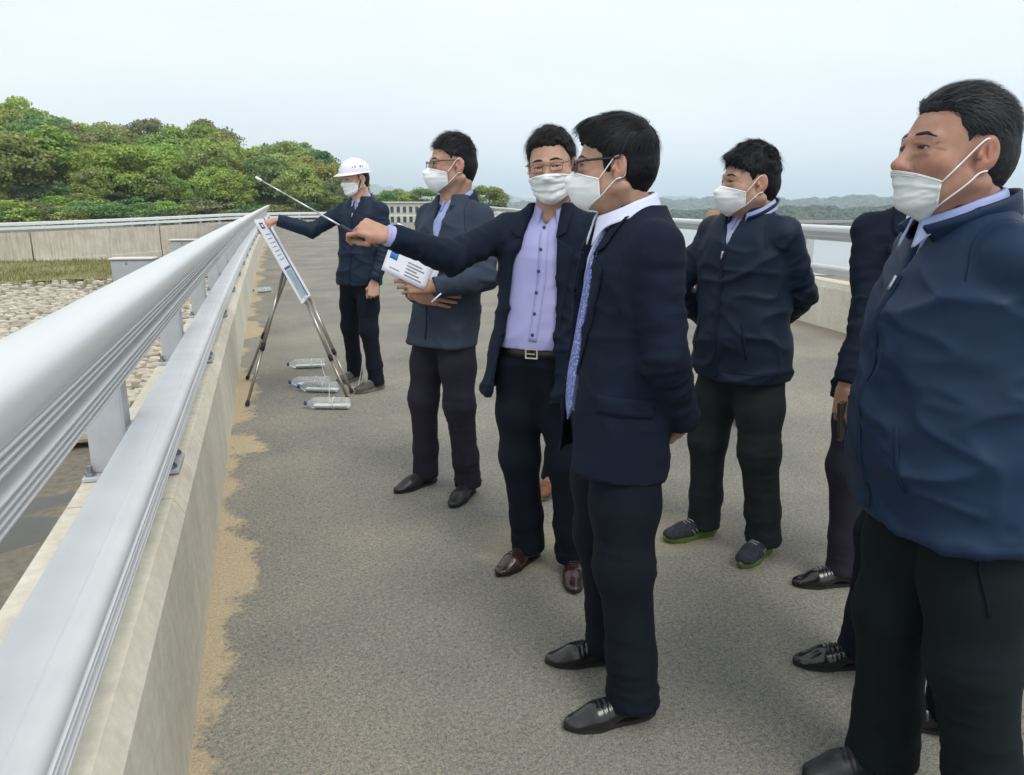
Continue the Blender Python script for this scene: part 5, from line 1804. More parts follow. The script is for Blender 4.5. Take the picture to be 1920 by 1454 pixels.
    for key, sd in (('R', 1), ('L', -1)):
        fp, fy = feet[key]
        hj = cpt(.835 * sz) + np.array([sd * .086 * g, -.005, 0])
        an = np.array([fp[0], fp[1], .055])
        kb = spec.get('knee' + key, .03)
        fd = np.array([-math.sin(fy), math.cos(fy), 0])
        kn = hj * .46 + an * .54 + fd * kb; kn[2] = .475 * sz
        legs[key] = (hj, kn, an)
        sh_ = kn * .35 + an * .65 - fd * .012
        trn.chain([hj + np.array([0, 0, .01]), hj * .5 + kn * .5, kn], [.100 * tg, .092 * tg, .074 * tg], .035)
        trn.chain([kn, sh_], [.074 * tg, .066 * tg], .05)
        trn.cone(sh_, an - fd * .008 + np.array([0, 0, -.005]), .066 * tg, .070 * tg * spec.get('hemw', 1.0), .03, capb=True)
    trn.op(lambda X, Y, Z: .048 - Z + 0 * X + 0 * Y, (-1, -1, -1), (1, 1, 2), 0, 'int', pad=1)
    V, F = trn.mesh(); N = vnormals(V, F)
    disp = np.zeros(len(V))
    for key in 'RL':
        hj, kn, an = legs[key]
        disp = np.maximum(disp, 0) * .5 + limb_folds(V, N, hj, kn, an, .085, spec.get('lfold', .0042), .002, spec.get('seed', 1) * 3.7 + (0 if key == 'R' else 9), end=1.0)
        # stacked breaks at the hem and a pressed crease
        m = np.clip((.26 - V[:, 2]) / .2, 0, 1) * (np.linalg.norm(V[:, :2] - an[:2], axis=1) < .14)
        w = vnoise(np.stack([V[:, 2] * 30, V[:, 0] * 9, V[:, 1] * 9 + 3], 1))
        disp += m * .0075 * ((1 - np.abs(2 * w - 1)) ** 1.5 - .35)
    V = V + N * disp[:, None]
    V[:, 2] = np.maximum(V[:, 2], .03)
    tro = mesh_np('trousers', V, F, M[tr], root)
    for key in 'RL':
        fp, fy = feet[key]
        shoe(fp, fy, spec['shoe'], root, spec.get('shoeL', .285))
    # ---------- shirt
    if spec.get('shirt'):
        sp = Profile(g, belly, sz, inset=spec.get('shirt_in', .012))
        sf = Field((-.24, -.22, .90 * sz), (.24, .30, 1.50 * sz), .009 * fine)
        sl = loft_fn(sp, cen)
        sf.op(lambda X, Y, Z: np.maximum(np.maximum(sl(X, Y, Z), spec.get('shirt_lo', .95) * sz - Z), Z - 1.468 * sz), (-.3, -.3, .9), (.3, .35, 1.5), 0, 'add')
        if spec.get('shirt_v'):
            zz = spec['shirt_v']
            sf.op(lambda X, Y, Z: np.maximum(np.abs(X - cen(Z)[0]) - (Z - zz) * .45, -(Y - cen(Z)[1] - .02)), (-.2, 0, zz), (.2, .3, 1.6), .004, 'sub')
        V, F = sf.mesh(); N = vnormals(V, F)
        w = vnoise(np.stack([V[:, 0] * 9 + V[:, 2] * 5, V[:, 1] * 9, V[:, 2] * 14], 1)); w = (1 - np.abs(2 * w - 1)) ** 1.6
        low = np.clip((1.12 - V[:, 2]) / .15, .3, 1)
        V = V + N * (w * .010 * low - .003)[:, None]
        V = relax(V, F, 1, .5)
        so = mesh_np('shirt', V, F, M[spec['shirt']], root)
        sb = bvh_of(V, F)
        c = cpt(1.438 * sz); cl = spec.get('collar', {}); ca_ = nax(1.45 * sz); cb_ = nax(1.49 * sz)
        collar_ring('shirt_collar', ca_ + np.array([0, .002, 0]), .060 * cl.get('w', 1), .066 * cl.get('w', 1), 1.444 * sz, cl.get('h', .040), cl.get('gap', .16), .026, M[spec['shirt']], so, .0028, .003, fold=.034, point=cl.get('point', .036), lean=tuple((cb_ - ca_)[:2]))
        if spec.get('buttons'):
            plk = strip_on(sb, [(-c[0], 1.40 * sz), (-c[0], 1.2 * sz), (-cpt(.99)[0], .97 * sz)], .016, .016, 3, .0015, .002, sub=14)
            if plk: mesh_np('placket', plk[0], plk[1], M[spec['shirt']], so)
            mb = MB()
            for k in range(6):
                z = (1.385 - .078 * k) * sz; cx = cpt(z)[0]
                hit, nn, _, _ = sb.ray_cast(Vector((cx, 1, z)), Vector((0, -1, 0)))
                if hit is None: continue
                q = Vector((0, 0, 1)).rotation_difference(nn).to_matrix().to_4x4(); q.translation = hit + nn * .003
                mb = MB().lathe([(.0062, -.001), (.0065, .001), (.004, .0016)], 10, q)
                mesh_np('button', np.concatenate(mb.v), mb.f, M['button'], so)
    # ---------- jacket
    hem = spec.get('hem', .76)
    jp = Profile(g, belly, sz, hemflare=spec.get('flare', 0.0), back=spec.get('back', 0.0))
    pts = [arms[k][i] for k in 'RL' for i in range(3)]
    lo = np.minimum(np.min(pts, 0) - .09, [-.30, -.28, hem * sz - .02]); hi = np.maximum(np.max(pts, 0) + .09, [.30, .34, 1.53 * sz])
    jf = Field(lo, hi, spec.get('jres', .0075) * fine)
    jl = loft_fn(jp, cen)
    asym = spec.get('hem_slope', 0.0)
    def tor(X, Y, Z):
        return np.maximum(np.maximum(jl(X, Y, Z), hem * sz + asym * (Y - .0) - Z), Z - spec.get('neck_top', 1.475) * sz)
    jf.op(tor, (-.35, -.35, hem * sz), (.35, .4, 1.5 * sz), 0, 'add')
    if spec.get('shell'):
        jin = loft_fn(Profile(g, belly, sz, inset=.012, hemflare=spec.get('flare', 0.0)), cen)
        jf.op(lambda X, Y, Z: np.maximum(jin(X, Y, Z), Z - 1.30 * sz), (-.35, -.35, hem * sz - .1), (.35, .4, 1.4), 0, 'sub', pad=.05)
    if spec.get('open'):
        oz = np.array([q[0] for q in spec['open']]) * sz; ol = np.array([q[1] for q in spec['open']]); orr = np.array([q[2] for q in spec['open']])
        def cut(X, Y, Z):        # ol: towards person's left (-x), orr: towards right (+x)
            cx, cy = cen(Z)
            a = np.interp(Z, oz, ol); b_ = np.interp(Z, oz, orr)
            return np.maximum(np.maximum((X - cx) - b_, -(X - cx) - a), -(Y - cy + .01))
        jf.op(cut, (-.3, -.02, oz.min() - .02), (.3, .5, 1.6), .004, 'sub', pad=.05)
    sr = spec.get('sleeve', 1.0)
    for key, sd in (('R', 1), ('L', -1)):
        sh, el, wr = arms[key]
        nk = cpt(1.405 * sz) + np.array([sd * .075, -.02, 0])
        jf.cone(nk, sh + np.array([-sd * .016, 0, .002]), .042, .055, .035)
        jf.cone(sh + np.array([-sd * .010, 0, 0]), el, .060 * sr, .053 * sr, .034)
        jf.cone(el, wr, .055 * sr, .045 * sr, .015, capb=True)
    V, F = jf.mesh(); N = vnormals(V, F)
    sd_ = spec.get('seed', 1) * 1.37
    disp = np.zeros(len(V))
    for key in 'RL':
        sh, el, wr = arms[key]
        disp = disp + limb_folds(V, N, sh, el, wr, .062, spec.get('afold', .013), .003, sd_ * 5 + (0 if key == 'R' else 4))
    tor_m = np.clip(1 - np.abs(disp) * 400, .25, 1)
    w = vnoise(np.stack([V[:, 0] * 5 + V[:, 2] * 4 + sd_, V[:, 1] * 5, V[:, 2] * 8 + sd_], 1)); w = (1 - np.abs(2 * w - 1)) ** 4
    w2 = vnoise(np.stack([V[:, 0] * 9 - V[:, 2] * 9 + sd_, V[:, 1] * 9, V[:, 2] * 12], 1)); w2 = (1 - np.abs(2 * w2 - 1)) ** 4
    tf = spec.get('tfold', .010) * 1.5
    disp = disp + tor_m * (tf * (w - .3) + tf * .55 * (w2 - .3)) * np.clip((1.40 * sz - V[:, 2]) / .08, 0, 1)
    V = V + N * disp[:, None]
    V = relax(V, F, 1, .35)
    jk = mesh_np(spec.get('top_name', 'jacket'), V, F, M[spec['jacket']], root)
    jb = bvh_of(V, F)
    for key, sd in (('R', 1), ('L', -1)):          # armhole seams
        sh, el, wr = arms[key]; ax_ = unit(np.array([sd * 1.0, 0, .30])); u_ = unit(np.cross(ax_, [0, 1, 0])); v_ = np.cross(ax_, u_)
        c_ = sh + np.array([-sd * .032, 0, -.012]); ring = []
        for q in range(36):
            a = 2 * math.pi * q / 36; d = u_ * math.cos(a) + v_ * math.sin(a)
            hit = jb.ray_cast(Vector(c_), Vector(d))[0]
            if hit is not None and (hit - Vector(c_)).length < .125 and d[2] > -.55: ring.append(tuple(np.array(hit) - d * .0002))
            elif len(ring) > 3: break
        if len(ring) > 8: mesh_np('armhole_seam', *(lambda m: (np.concatenate(m.v), m.f))(MB().tube(ring, .0013, 5)), M['seam'], jk)
    # ---------- cuffs
    if spec.get('cuffs'):
        for key in 'RL':
            sh, el, wr = arms[key]; u = unit(wr - el)
            mb = MB().tube([wr - u * .03, wr + u * .017, wr + u * .018, wr - u * .0], [.037, .0375, .034, .033], 20, caps=False)
            mesh_np('shirt_cuff', np.concatenate(mb.v), mb.f, M[spec['shirt']], root)
    if spec.get('rib_cuff'):
        for key in 'RL':
            sh, el, wr = arms[key]; u = unit(wr - el)
            mb = MB().tube([wr - u * .06, wr - u * .05, wr + u * .004, wr + u * .004], [.044 * sr, .049 * sr, .047 * sr, .03], 22, caps=False)
            mesh_np('cuff', np.concatenate(mb.v), mb.f, M[spec['jacket']], jk)
    # ---------- jacket dressing: built on the surface
    sm = M['seam_b' if spec['jacket'] == 'blue' else 'seam']
    def put(name, pts_, wl, wr_, m, off=.002, th=.003, par=jk, sub=10, direc=(0, -1, 0), nv=3, smooth=1):
        r_ = strip_on(jb, pts_, wl, wr_, nv, off, th, direc=direc, sub=sub, smooth=smooth)
        if r_ is None: return None
        o = mesh_np(name, r_[0], r_[1], m, par); fix_normals(o); return o
    cx = lambda z: -cpt(z * sz)[0]
    if spec.get('zip'):
        zt = spec['zip']
        put('zip', [(cx(z) , z * sz) for z in np.linspace(zt, hem + .01, 12)], .010, .010, sm, .001, .003, sub=3)
        pl = put('zip_pull', [(cx(zt), zt * sz), (cx(zt) - .004, (zt - .032) * sz)], .0035, .0035, M['zip'], .007, .003, sub=3)
    if spec.get('stand'):
        st = spec['stand']
        c = nax(1.435 * sz) * .6 + cpt(1.435 * sz) * .4; c2 = nax(1.49 * sz) - nax(1.435 * sz)
        collar_ring('stand_collar', c, st.get('rx', .078), st.get('ry', .084), 1.425 * sz, st.get('h', .052), st.get('gap', .42), .036, M[st.get('m', spec['jacket'])], jk, .008, st.get('flare', .006), fold=st.get('fold', 0.0), point=st.get('point', 0.0), lean=(c2[0], c2[1]))
    if spec.get('pockets'):
        for s in (-1, 1):
            a0 = s * (.115 * g)
            put('pocket_seam', [(a0 + cx(1.0), 1.02 * sz), (a0 * 1.12 + cx(.9), .88 * sz)], .004, .004, sm, .0015, .003, sub=6, direc=(-s * .0, -1, 0))
    if spec.get('hemband'):
        ring = []
        for k in range(40):
            a = 2 * math.pi * k / 40; d = Vector((math.sin(a), math.cos(a), 0)); z = hem * sz + .045
            c_ = cpt(z); hit = jb.ray_cast(Vector(c_) + d * .8, -d)[0]
            if hit is not None and (hit - Vector(c_)).length < .34: ring.append(tuple(hit + d * .0008))
        if len(ring) > 20: mesh_np('hem_seam', *(lambda m: (np.concatenate(m.v), m.f))(MB().tube(ring, .0022, 5, closed=True)), sm, jk)
    if spec.get('lapel'):
        ll = spec['lapel']      # list of (z, edge_x) for the lapel roll line, widths
        src = spec['open']; oz = [q[0] for q in src]; W_ = ll.get('w', .062)
        for s in (-1, 1):       # s=+1 -> viewer's right = person's left
            ov = [q[1] if s > 0 else q[2] for q in src]
            for nm, z0, z1, prof in (('lapel', ll['lo'], 1.352, None), ('collar_leaf', 1.346, 1.425, 1)):
                zs = np.linspace(z0, z1, 26 if prof is None else 12)
                O = np.zeros((len(zs), 6, 3))
                for i_, z in enumerate(zs):
                    t = (z - z0) / (z1 - z0); e = np.interp(z, oz, ov)
                    if prof is None: wd = .003 + W_ * (t ** .75) * (1 if t < .93 else 1 - (t - .93) * 3.2)
                    else: wd = W_ * (.62 + .12 * t)
                    for j_ in range(6):
                        a = cx(z) + s * (e - .002 + wd * j_ / 5)
                        zz_ = z * sz + (0 if prof is None else .022 * (j_ / 5)) + (0 if prof is not None else -.030 * (j_ / 5) * t ** 6)
                        O[i_, j_] = (-a, 1.0, zz_)
                D = np.broadcast_to(np.array([0, -1.0, 0]), O.shape)
                G = cast_grid(jb, None, O, D, .0045 if prof is None else .0075)
                if G is None: continue
                G[1:-1, 1:-1] = (G[1:-1, 1:-1] * 2 + G[:-2, 1:-1] + G[2:, 1:-1]) / 4
                G[:, 0, 1] += .002
                V_, F_ = thicken(G, .0035)
                o_ = mesh_np(nm, V_, F_, M[spec['jacket']], jk); fix_normals(o_)
        c = nax(1.43 * sz) * .6 + cpt(1.43 * sz) * .4; c2 = nax(1.47 * sz) - nax(1.43 * sz)
        collar_ring('jacket_collar', c + np.array([0, -.004, 0]), .072, .078, 1.424 * sz, .030, 1.25, .020, M[spec['jacket']], jk, .006, .004, fold=.036, point=0, lean=(c2[0], c2[1]))
    # ---------- head dressing
    if spec.get('hair'):
        hm = HAIR[spec.get('hair_col', 'black')]
        hair_build('hair', spec['hair'], .0040, hm, HM, hc, hs, root, spec.get('seed', 1))
    hm = HAIR[spec.get('brow_col', spec.get('hair_col', 'black'))]
    if not spec.get('noface'):
        for s in (-1, 1):
            bp = spec.get('brow', (.0205, .0235, .0165))
            r_ = strip_on(hbvh, [(s * .013, bp[0]), (s * .024, bp[1] - .001), (s * .036, bp[1]), (s * .052, bp[2])], [.002, .0034, .003, .0008], [.002, .0034, .003, .0008], 3, .0003, .0016, sub=4)
            if r_: mesh_np('eyebrow', toL(r_[0]), r_[1], hm, root)
            mb = MB().lathe([(.0001, -.0122)] + [(.0122 * math.cos(R(a)), .0122 * math.sin(R(a))) for a in range(-75, 76, 15)] + [(.0001, .0122)], 16)
            ev = np.concatenate(mb.v) + np.array([s * .032, .0745, -.001])
            eo = mesh_np('eye', toL(ev), mb.f, M['eye'], root)
            look = spec.get('look', 0.0)
            q = Matrix.Rotation(R(-90), 4, 'X'); 
            mb = MB().lathe([(.0056, .0), (.0050, .0012), (.003, .0018), (.0001, .0020)], 14, q)
            iv = np.concatenate(mb.v)
            dirn = unit((look + s * .06, 1, 0))
            iv = iv @ np.array(Matrix.Rotation(-math.atan2(dirn[0], dirn[1]), 3, 'Z')).T + np.array([s * .032, .0745, -.001]) + dirn * .0108
            mesh_np('iris', toL(iv), mb.f, M['iris'], eo)
            pl = []
            ez = spec.get('face', {}).get('eye', .0024)
            for t in np.linspace(-1, 1, 9):
                x = s * .032 + t * .0145; z = -.001 + ez * math.sqrt(max(0, 1 - t * t)) * 1.05
                hit = hbvh.ray_cast(Vector((x, .2, z + .0006)), Vector((0, -1, 0)))[0]
                if hit is not None: pl.append((x, hit.y + .0002, z))
            if len(pl) > 3: mb = MB().tube(pl, .0009, 5); mesh_np('eyelash', toL(np.concatenate(mb.v)), mb.f, M['lash'], root)
    if spec.get('mask'):
        face_mask(spec['mask'], hbvh, M[spec.get('mask_m', 'mask')], HM, hc, hs, root, spec.get('mask_low', 0.0), spec.get('seed', 1), spec.get('mask_half', 66))
    if spec.get('glasses'):
        g_ = spec['glasses']
        spectacles(HM, hc, hs, root, M[g_[0]], *g_[1:])
    return dict(root=root, toL=toL, HM=HM, hc=hc, hs=hs, cpt=cpt, jb=jb, jk=jk, L=L, arms=arms, sz=sz, spec=spec, ang=ang, hbvh=hbvh)
def helmet(p, marks=True):
    toL = p['toL']; root = p['root']
    V, F = [], []
    nu, nv = 40, 16
    for j in range(nv + 1):
        e = R(90 * j / nv)
        for i in range(nu):
            a = 2 * math.pi * i / nu
            x = .104 * math.sin(a) * math.cos(e); y = .124 * math.cos(a) * math.cos(e) - .010; z = .042 + .100 * math.sin(e) ** .9
            if abs(x) < .020 and j > 3: z += .004 * math.cos(x / .020 * math.pi / 2)
            V.append((x, y, z))
    for j in range(nv):
        for i in range(nu):
            k = (i + 1) % nu; F.append([j * nu + i, j * nu + k, (j + 1) * nu + k, (j + 1) * nu + i])
    h = mesh_np('helmet', toL(np.array(V)), F, M['helmet'], root); fix_normals(h)
    G = np.zeros((49, 4, 3))
    for i in range(49):
        a = 2 * math.pi * i / 48
        w = .010 + .042 * max(0, math.cos(a)) ** 2.2
        for j in range(4):
            t = j / 3
            G[i, j] = ((.103 + w * t * (.45 + .55 * abs(math.cos(a)))) * math.sin(a), (.123 + w * t) * math.cos(a) - .010, .044 - .010 * t - .010 * max(0, math.cos(a)) * t)
    Vb, Fb = thicken(G, .003)
    b = mesh_np('brim', toL(Vb), Fb, M['helmet'], h); fix_normals(b)
    if marks:
        def badge(name, az, el, w, hh, par, m=M['helmet_mark'], tilt=0):
            G = np.zeros((5, 5, 3))
            for i in range(5):
                for j in range(5):
                    a = R(az) + (i / 4 - .5) * w / .11; e = R(el) + (j / 4 - .5) * hh / .10
                    G[i, j] = (.1053 * math.sin(a) * math.cos(e), .1253 * math.cos(a) * math.cos(e) - .010, .042 + .1015 * math.sin(e) ** .9)
            Vv, Ff = thicken(G, .0012); mesh_np(name, toL(Vv), Ff, m, par)
        badge('emblem', 18, 24, .016, .007, h); badge('emblem', 9, 31, .010, .005, h); badge('emblem', 3, 26, .006, .010, h)
        badge('letter_mark', -62, 22, .009, .012, h); badge('letter_mark', -52, 22, .004, .013, h)
        badge('letter_mark', -82, 22, .009, .012, h); badge('letter_mark', -91, 22, .004, .012, h)
    mb = MB()
    for s in (-1, 1):
        mb.tube([(s * .083, .028, .045), (s * .080, .012, -.03), (s * .066, .028, -.085), (s * .02, .05, -.118)], .0032, 6)
        mb.tube([(s * .085, -.055, .03), (s * .082, -.02, -.035), (s * .078, .006, -.05)], .003, 6)
    mb.tube([(-.02, .05, -.118), (.02, .05, -.118)], .0032, 6)
    mesh_np('chin_strap', toL(np.concatenate(mb.v)), mb.f, M['strap'], h)

def world_obj(p, name, V, F, m, label=None, cat=None, parent=None, smooth=True):
    """geometry given in a person's frame, placed as a top-level thing"""
    return mesh_np(name, V, F, m, parent, smooth)
def held(p, name, V, F, m, label, cat, smooth=True):
    V = np.asarray(V); c = (V.min(0) + V.max(0)) / 2; c[2] = V[:, 2].min()
    o = mesh_np(name, V - c, F, m, None, smooth)
    o.location = Vector(rotz(c, p['root'].rotation_euler.z)) + p['root'].location
    o.rotation_euler = p['root'].rotation_euler
    return tag(o, label, cat)

NOFACE = dict(noface=True)
SHORT = dict(top=.020, side=.005, slen=.020, lift=.25, comb=(.3, .8, 0))

# --- the man in the white helmet holding the board
P1 = person('P1', 'man in white helmet and navy jacket holding the top of the display board', (.72, 6.02), 157, dict(
    H=1.79, chest=(.04, .0), hip=(-.005, 0), shw=.178, girth=.93, armR=((-.36, -.02, 1.27), (-.585, -.10, 1.355)), armL=((.235, -.10, 1.12), (.15, -.18, .90)),
    handR=((-1, -.05, -.10), (0, -.15, 1), OVER), handL=((-.08, -.12, -1), (.35, -1, 0), FIST), handres=.0036,
    footR=(.675, 6.333, 150), footL=(.80, 5.93, 138), head=(.005, -.03, 1.668), head_dir=(138, -6, 0), hs=1.04, skin='fair', hres=.0042,
    trousers='trouser_navy', shoe='hike', shoeL=.29, leg=.92, shirt='blue_shirt', jacket='navy', hem=.815, fine=1.2, tfold=.009,
    open=[(1.36, 0, 0), (1.46, .030, .030), (1.6, .045, .045)], zip=1.355, stand=dict(gap=.38, h=.045), rib_cuff=True, hemband=True,
    hair=dict(top=.004, side=.003, strands=600, slen=.006, lift=.05), mask='pleat', seed=2, collar=dict(point=.02)))
helmet(P1)

# --- man in the grey-blue blazer with papers
P2 = person('P2', 'man in slate blazer and glasses hugging papers, arms folded', (.82, 3.62), 142, dict(
    H=1.765, chest=(.075, 0), hip=(.02, 0), shw=.176, girth=.93, armR=((-.135, .075, 1.09), (-.10, -.135, 1.055)), armL=((.245, -.20, 1.10), (.03, -.27, 1.10)),
    handR=((.95, -.28, -.05), (-.60, -.75, .25), FLAT), handL=((-.9, -.1, .1), (-.3, -.9, .2), RELAX), handres=.003,
    footR=(.74, 3.717, 136), footL=(.92, 3.498, 160), kneeL=.035, head=(.075, -.02, 1.652), head_dir=(112, 0, 0), hs=1.06, skin='mid', hres=.0036,
    trousers='trouser_plum', shoe='leather_matt', leg=.97, shirt='blue_shirt', jacket='slate', top_name='blazer', hem=.765, sleeve=1.04, tfold=.011,
    open=[(1.22, 0, 0), (1.36, .030, .030), (1.46, .040, .040), (1.6, .05, .05)], stand=dict(m='slate_dark', gap=.40, h=.040, fold=.042, point=.020, flare=.004),
    zip=None, seed=5, glasses=('frame', .046, .030, .0017, .104, .0024), mask='kf', collar=dict(point=.02),
    hair=dict(top=.024, side=.004, hairline=.070, over=.02, strands=5200, slen=.022, lift=.5, comb=(.2, .7, .1), lock=.008, recede=.004)))
p = P2
z_c = lambda z: -p['cpt'](z)[0]
for (pts, nm) in (([(z_c(1.21), 1.22), (z_c(1.0), 1.0), (z_c(.8), .775)], 'front_edge'), ([(-.10 + z_c(1.25), 1.255), (-.045 + z_c(1.25), 1.245)], 'pocket_welt'), ([(.05 + z_c(1.25), 1.245), (.11 + z_c(1.25), 1.255)], 'pocket_welt')):
    q = strip_on(p['jb'], pts, .0035, .0035, 3, .002, .003, sub=8)
    if q: mesh_np(nm, q[0], q[1], M['slate_dark'], p['jk'])
for z in (1.19, 1.06, .93):
    hit, nn, _, _ = p['jb'].ray_cast(Vector((p['cpt'](z)[0] - .016, 1, z)), Vector((0, -1, 0)))
    if hit is not None:
        q = Vector((0, 0, 1)).rotation_difference(nn).to_matrix().to_4x4(); q.translation = hit + nn * .002
        mb = MB().lathe([(.009, 0), (.010, .0016), (.008, .003), (.004, .0024)], 12, q)
        mesh_np('button', np.concatenate(mb.v), mb.f, M['leather_matt'], p['jk'])

# --- man pointing with the stick
P3 = person('P3', 'smiling man in open navy blazer and lavender shirt pointing with a stick', (1.035, 2.65), 161, dict(
    H=1.715, chest=(.0, 0), hip=(-.035, 0), shw=.186, girth=.97, belly=.015, armR=((-.385, -.13, 1.265), (-.56, -.25, 1.355)), armL=((.235, .03, 1.09), (.20, -.06, .85)),
    handR=((-.93, -.12, .32), (.05, -.75, .66), GRIP), handL=((0, -.1, -1), (1, -.3, 0), RELAX), handres=.0026,
    footR=(.97, 2.711, 142), footL=(1.115, 2.56, 178), kneeR=.03, head=(.0, -.03, 1.597), head_dir=(166, -3, 6), hs=1.05, skin='mid', hres=.0032,
    trousers='trouser_navy', shoe='leather_brown', shirt='lav', shirt_in=.016, shirt_lo=.935, buttons=True, cuffs=True, jacket='blazer', top_name='blazer', hem=.745, shell=True, flare=.030,
    shirt_v=1.385, waist=.985, open=[(.60, .10, .155), (.80, .10, .145), (.95, .09, .118), (1.10, .075, .110), (1.25, .06, .098), (1.36, .05, .075), (1.44, .05, .055), (1.6, .06, .06)],
    lapel=dict(lo=.98, w=.070), seed=8, tfold=.010, glasses=('frame_thin', .042, .028, .0010, .103, .0014), mask='pleat', mask_low=-.004, face=dict(eye=.0020, cheek=1.04),
    collar=dict(gap=.34, point=.034, w=1.04), look=-.15, handk=.93,
    hair=dict(top=.020, side=.009, hairline=.084, over=.014, strands=6000, slen=.034, lift=.30, comb=(.9, .25, 0), whorl=(-.035, -.02, .12), lock=.011, recede=.012), hair_col='brown'))
p = P3
# belt and buckle
sz = p['sz']; zb = .920
ring = []
pb = bvh_of(*(lambda o: (np.array([v.co[:] for v in o.data.vertices]), [tuple(q.vertices) for q in o.data.polygons]))([c for c in p['root'].children if c.name.startswith('trousers')][0]))
G = np.zeros((61, 3, 3))
for k in range(61):
    a = 2 * math.pi * k / 60; d = Vector((math.sin(a), math.cos(a), 0))
    for j, z in enumerate((zb - .018, zb, zb + .018)):
        c = Vector(p['cpt'](z)); hit = pb.ray_cast(c + d * .6, -d)[0]
        rr_ = (hit - c).length if hit is not None else .15
        G[k, j] = np.array(c + d * (rr_ + .004))
G[:, 0] = (G[:, 0] + G[:, 1] * 1) / 2 * [1, 1, 0] + [0, 0, zb - .018]; G[:, 2] = (G[:, 2] + G[:, 1]) / 2 * [1, 1, 0] + [0, 0, zb + .018]
V, F = thicken(G, .004); bo = mesh_np('belt', V, F, M['belt'], p['root'])
c = G[0, 1]
mb = MB()
for (x, z, w, h_) in ((0, .017, .05, .006), (0, -.017, .05, .006), (-.022, 0, .006, .034), (.022, 0, .006, .034)):
    mb.box((c[0] + x, c[1] + .006, zb + z), (w, .005, h_), 0, .001)
mb.box((c[0] + .004, c[1] + .008, zb), (.036, .003, .004))
mb.build('buckle', M['metal'], bo)

# --- central man in the suit
P4 = person('P4', 'man in dark navy suit, blue tie and glasses with hands behind his back', (.945, 1.83), 102, dict(
    H=1.70, chest=(.002, 0), hip=(-.024, 0), shw=.176, girth=.93, belly=.012, armR=((.04, .20, 1.10), (.14, .03, .90)), armL=((.070, -.20, 1.10), (.155, -.07, .87)),
    handR=((.1, -1, -.1), (1, 0, 0), FIST), handL=((.1, .9, -.3), (1, 0, 0), RELAX), handres=.004,
    footR=(.975, 1.952, 96), footL=(.918, 1.674, 106), kneeR=.02, kneeL=.015, head=(-.058, -.02, 1.560), head_dir=(88, -1, 0), hs=.925, skin='mid', hres=.0030,
    trousers='trouser_navy', shoe='leather', shirt='white_shirt', shirt_in=.016, shirt_lo=.90, jacket='suit', top_name='suit_jacket', hem=.735, shell=True, flare=.008, sleeve=.97, afold=.015, hem_slope=.10,
    open=[(.55, .10, .12), (.72, .085, .11), (.80, .06, .10), (.95, .045, .10), (1.10, .045, .085), (1.25, .055, .075), (1.36, .055, .065), (1.44, .05, .05), (1.6, .06, .06)],
    lapel=dict(lo=1.02, w=.066), seed=11, tfold=.007, glasses=('frame', .048, .032, .0024, .106, .0036), mask='kf', look=0,
    collar=dict(gap=.12, point=.042, w=1.08), leg=1.03, hemw=1.06,
    hair=dict(top=.024, side=.015, hairline=.062, strands=8000, slen=.040, lift=.12, comb=(-.35, .9, -.1), whorl=(.01, -.08, .12), lock=.007,
              extra=[((0, .050, .098), (.055, .050, .030))]), hair_col='black'))
p = P4
# tie: knot, blade hanging free over the shirt
sz = p['sz']
sb_o = [c for c in p['root'].children if c.name.startswith('shirt')][0]
sb = bvh_of(np.array([v.co[:] for v in sb_o.data.vertices]), [tuple(q.vertices) for q in sb_o.data.polygons])
zz = np.linspace(1.402, .875, 20)
G = np.zeros((20, 5, 3))
for i, z in enumerate(zz):
    c = p['cpt'](z); t = i / 19
    w = .016 + .020 * min(1, t * 1.5) if i > 0 else .012
    if i == 18: w = .026
    if i == 19: w = .002
    for j in range(5):
        s = (j / 4 - .5) * 2
        hit = sb.ray_cast(Vector((c[0] + s * w, 1, max(z, .985))), Vector((0, -1, 0)))[0]
        y = (hit.y if hit is not None else c[1] + .13) + .006 + .020 * t
        G[i, j] = (c[0] + s * w - .006 * t, y - .002 * s * s, z)
for _ in range(2): G[1:-1, :, 1] = (G[:-2, :, 1] + 2 * G[1:-1, :, 1] + G[2:, :, 1]) / 4
m, nt, b = new_mat('blue_patterned_tie')
tc = nt.nodes.new('ShaderNodeTexCoord')
v = pick(nt, 'ShaderNodeTexVoronoi', Scale=130.0); nt.links.new(tc.outputs['Object'], v.inputs['Vector'])
nt.links.new(ramp(nt, v.outputs['Distance'], .25, .5, (0.42, 0.46, 0.72), (0.085, 0.13, 0.40)), b.inputs['Base Color']); b.inputs['Roughness'].default_value = .45
M['tie'] = m
V, F = thicken(G, .004); to = mesh_np('tie', V, F, m, p['root']); fix_normals(to)
c = p['cpt'](1.415)
k_ = MB(); y0 = G[0, 2, 1]
k_.add(*(lambda w, h_: ([(c[0] - w, y0 - .004, 1.428), (c[0] + w, y0 - .004, 1.428), (c[0] + w * .62, y0 + .012, 1.392), (c[0] - w * .62, y0 + .012, 1.392), (c[0] - w * .8, y0 + .016, 1.425), (c[0] + w * .8, y0 + .016, 1.425), (c[0] + w * .5, y0 + .018, 1.396), (c[0] - w * .5, y0 + .018, 1.396)],
      [[0, 1, 5, 4], [4, 5, 6, 7], [1, 2, 6, 5], [2, 3, 7, 6], [3, 0, 4, 7], [0, 3, 2, 1]]))(.021, .03))
k_.build('knot', m, to, auto=50)

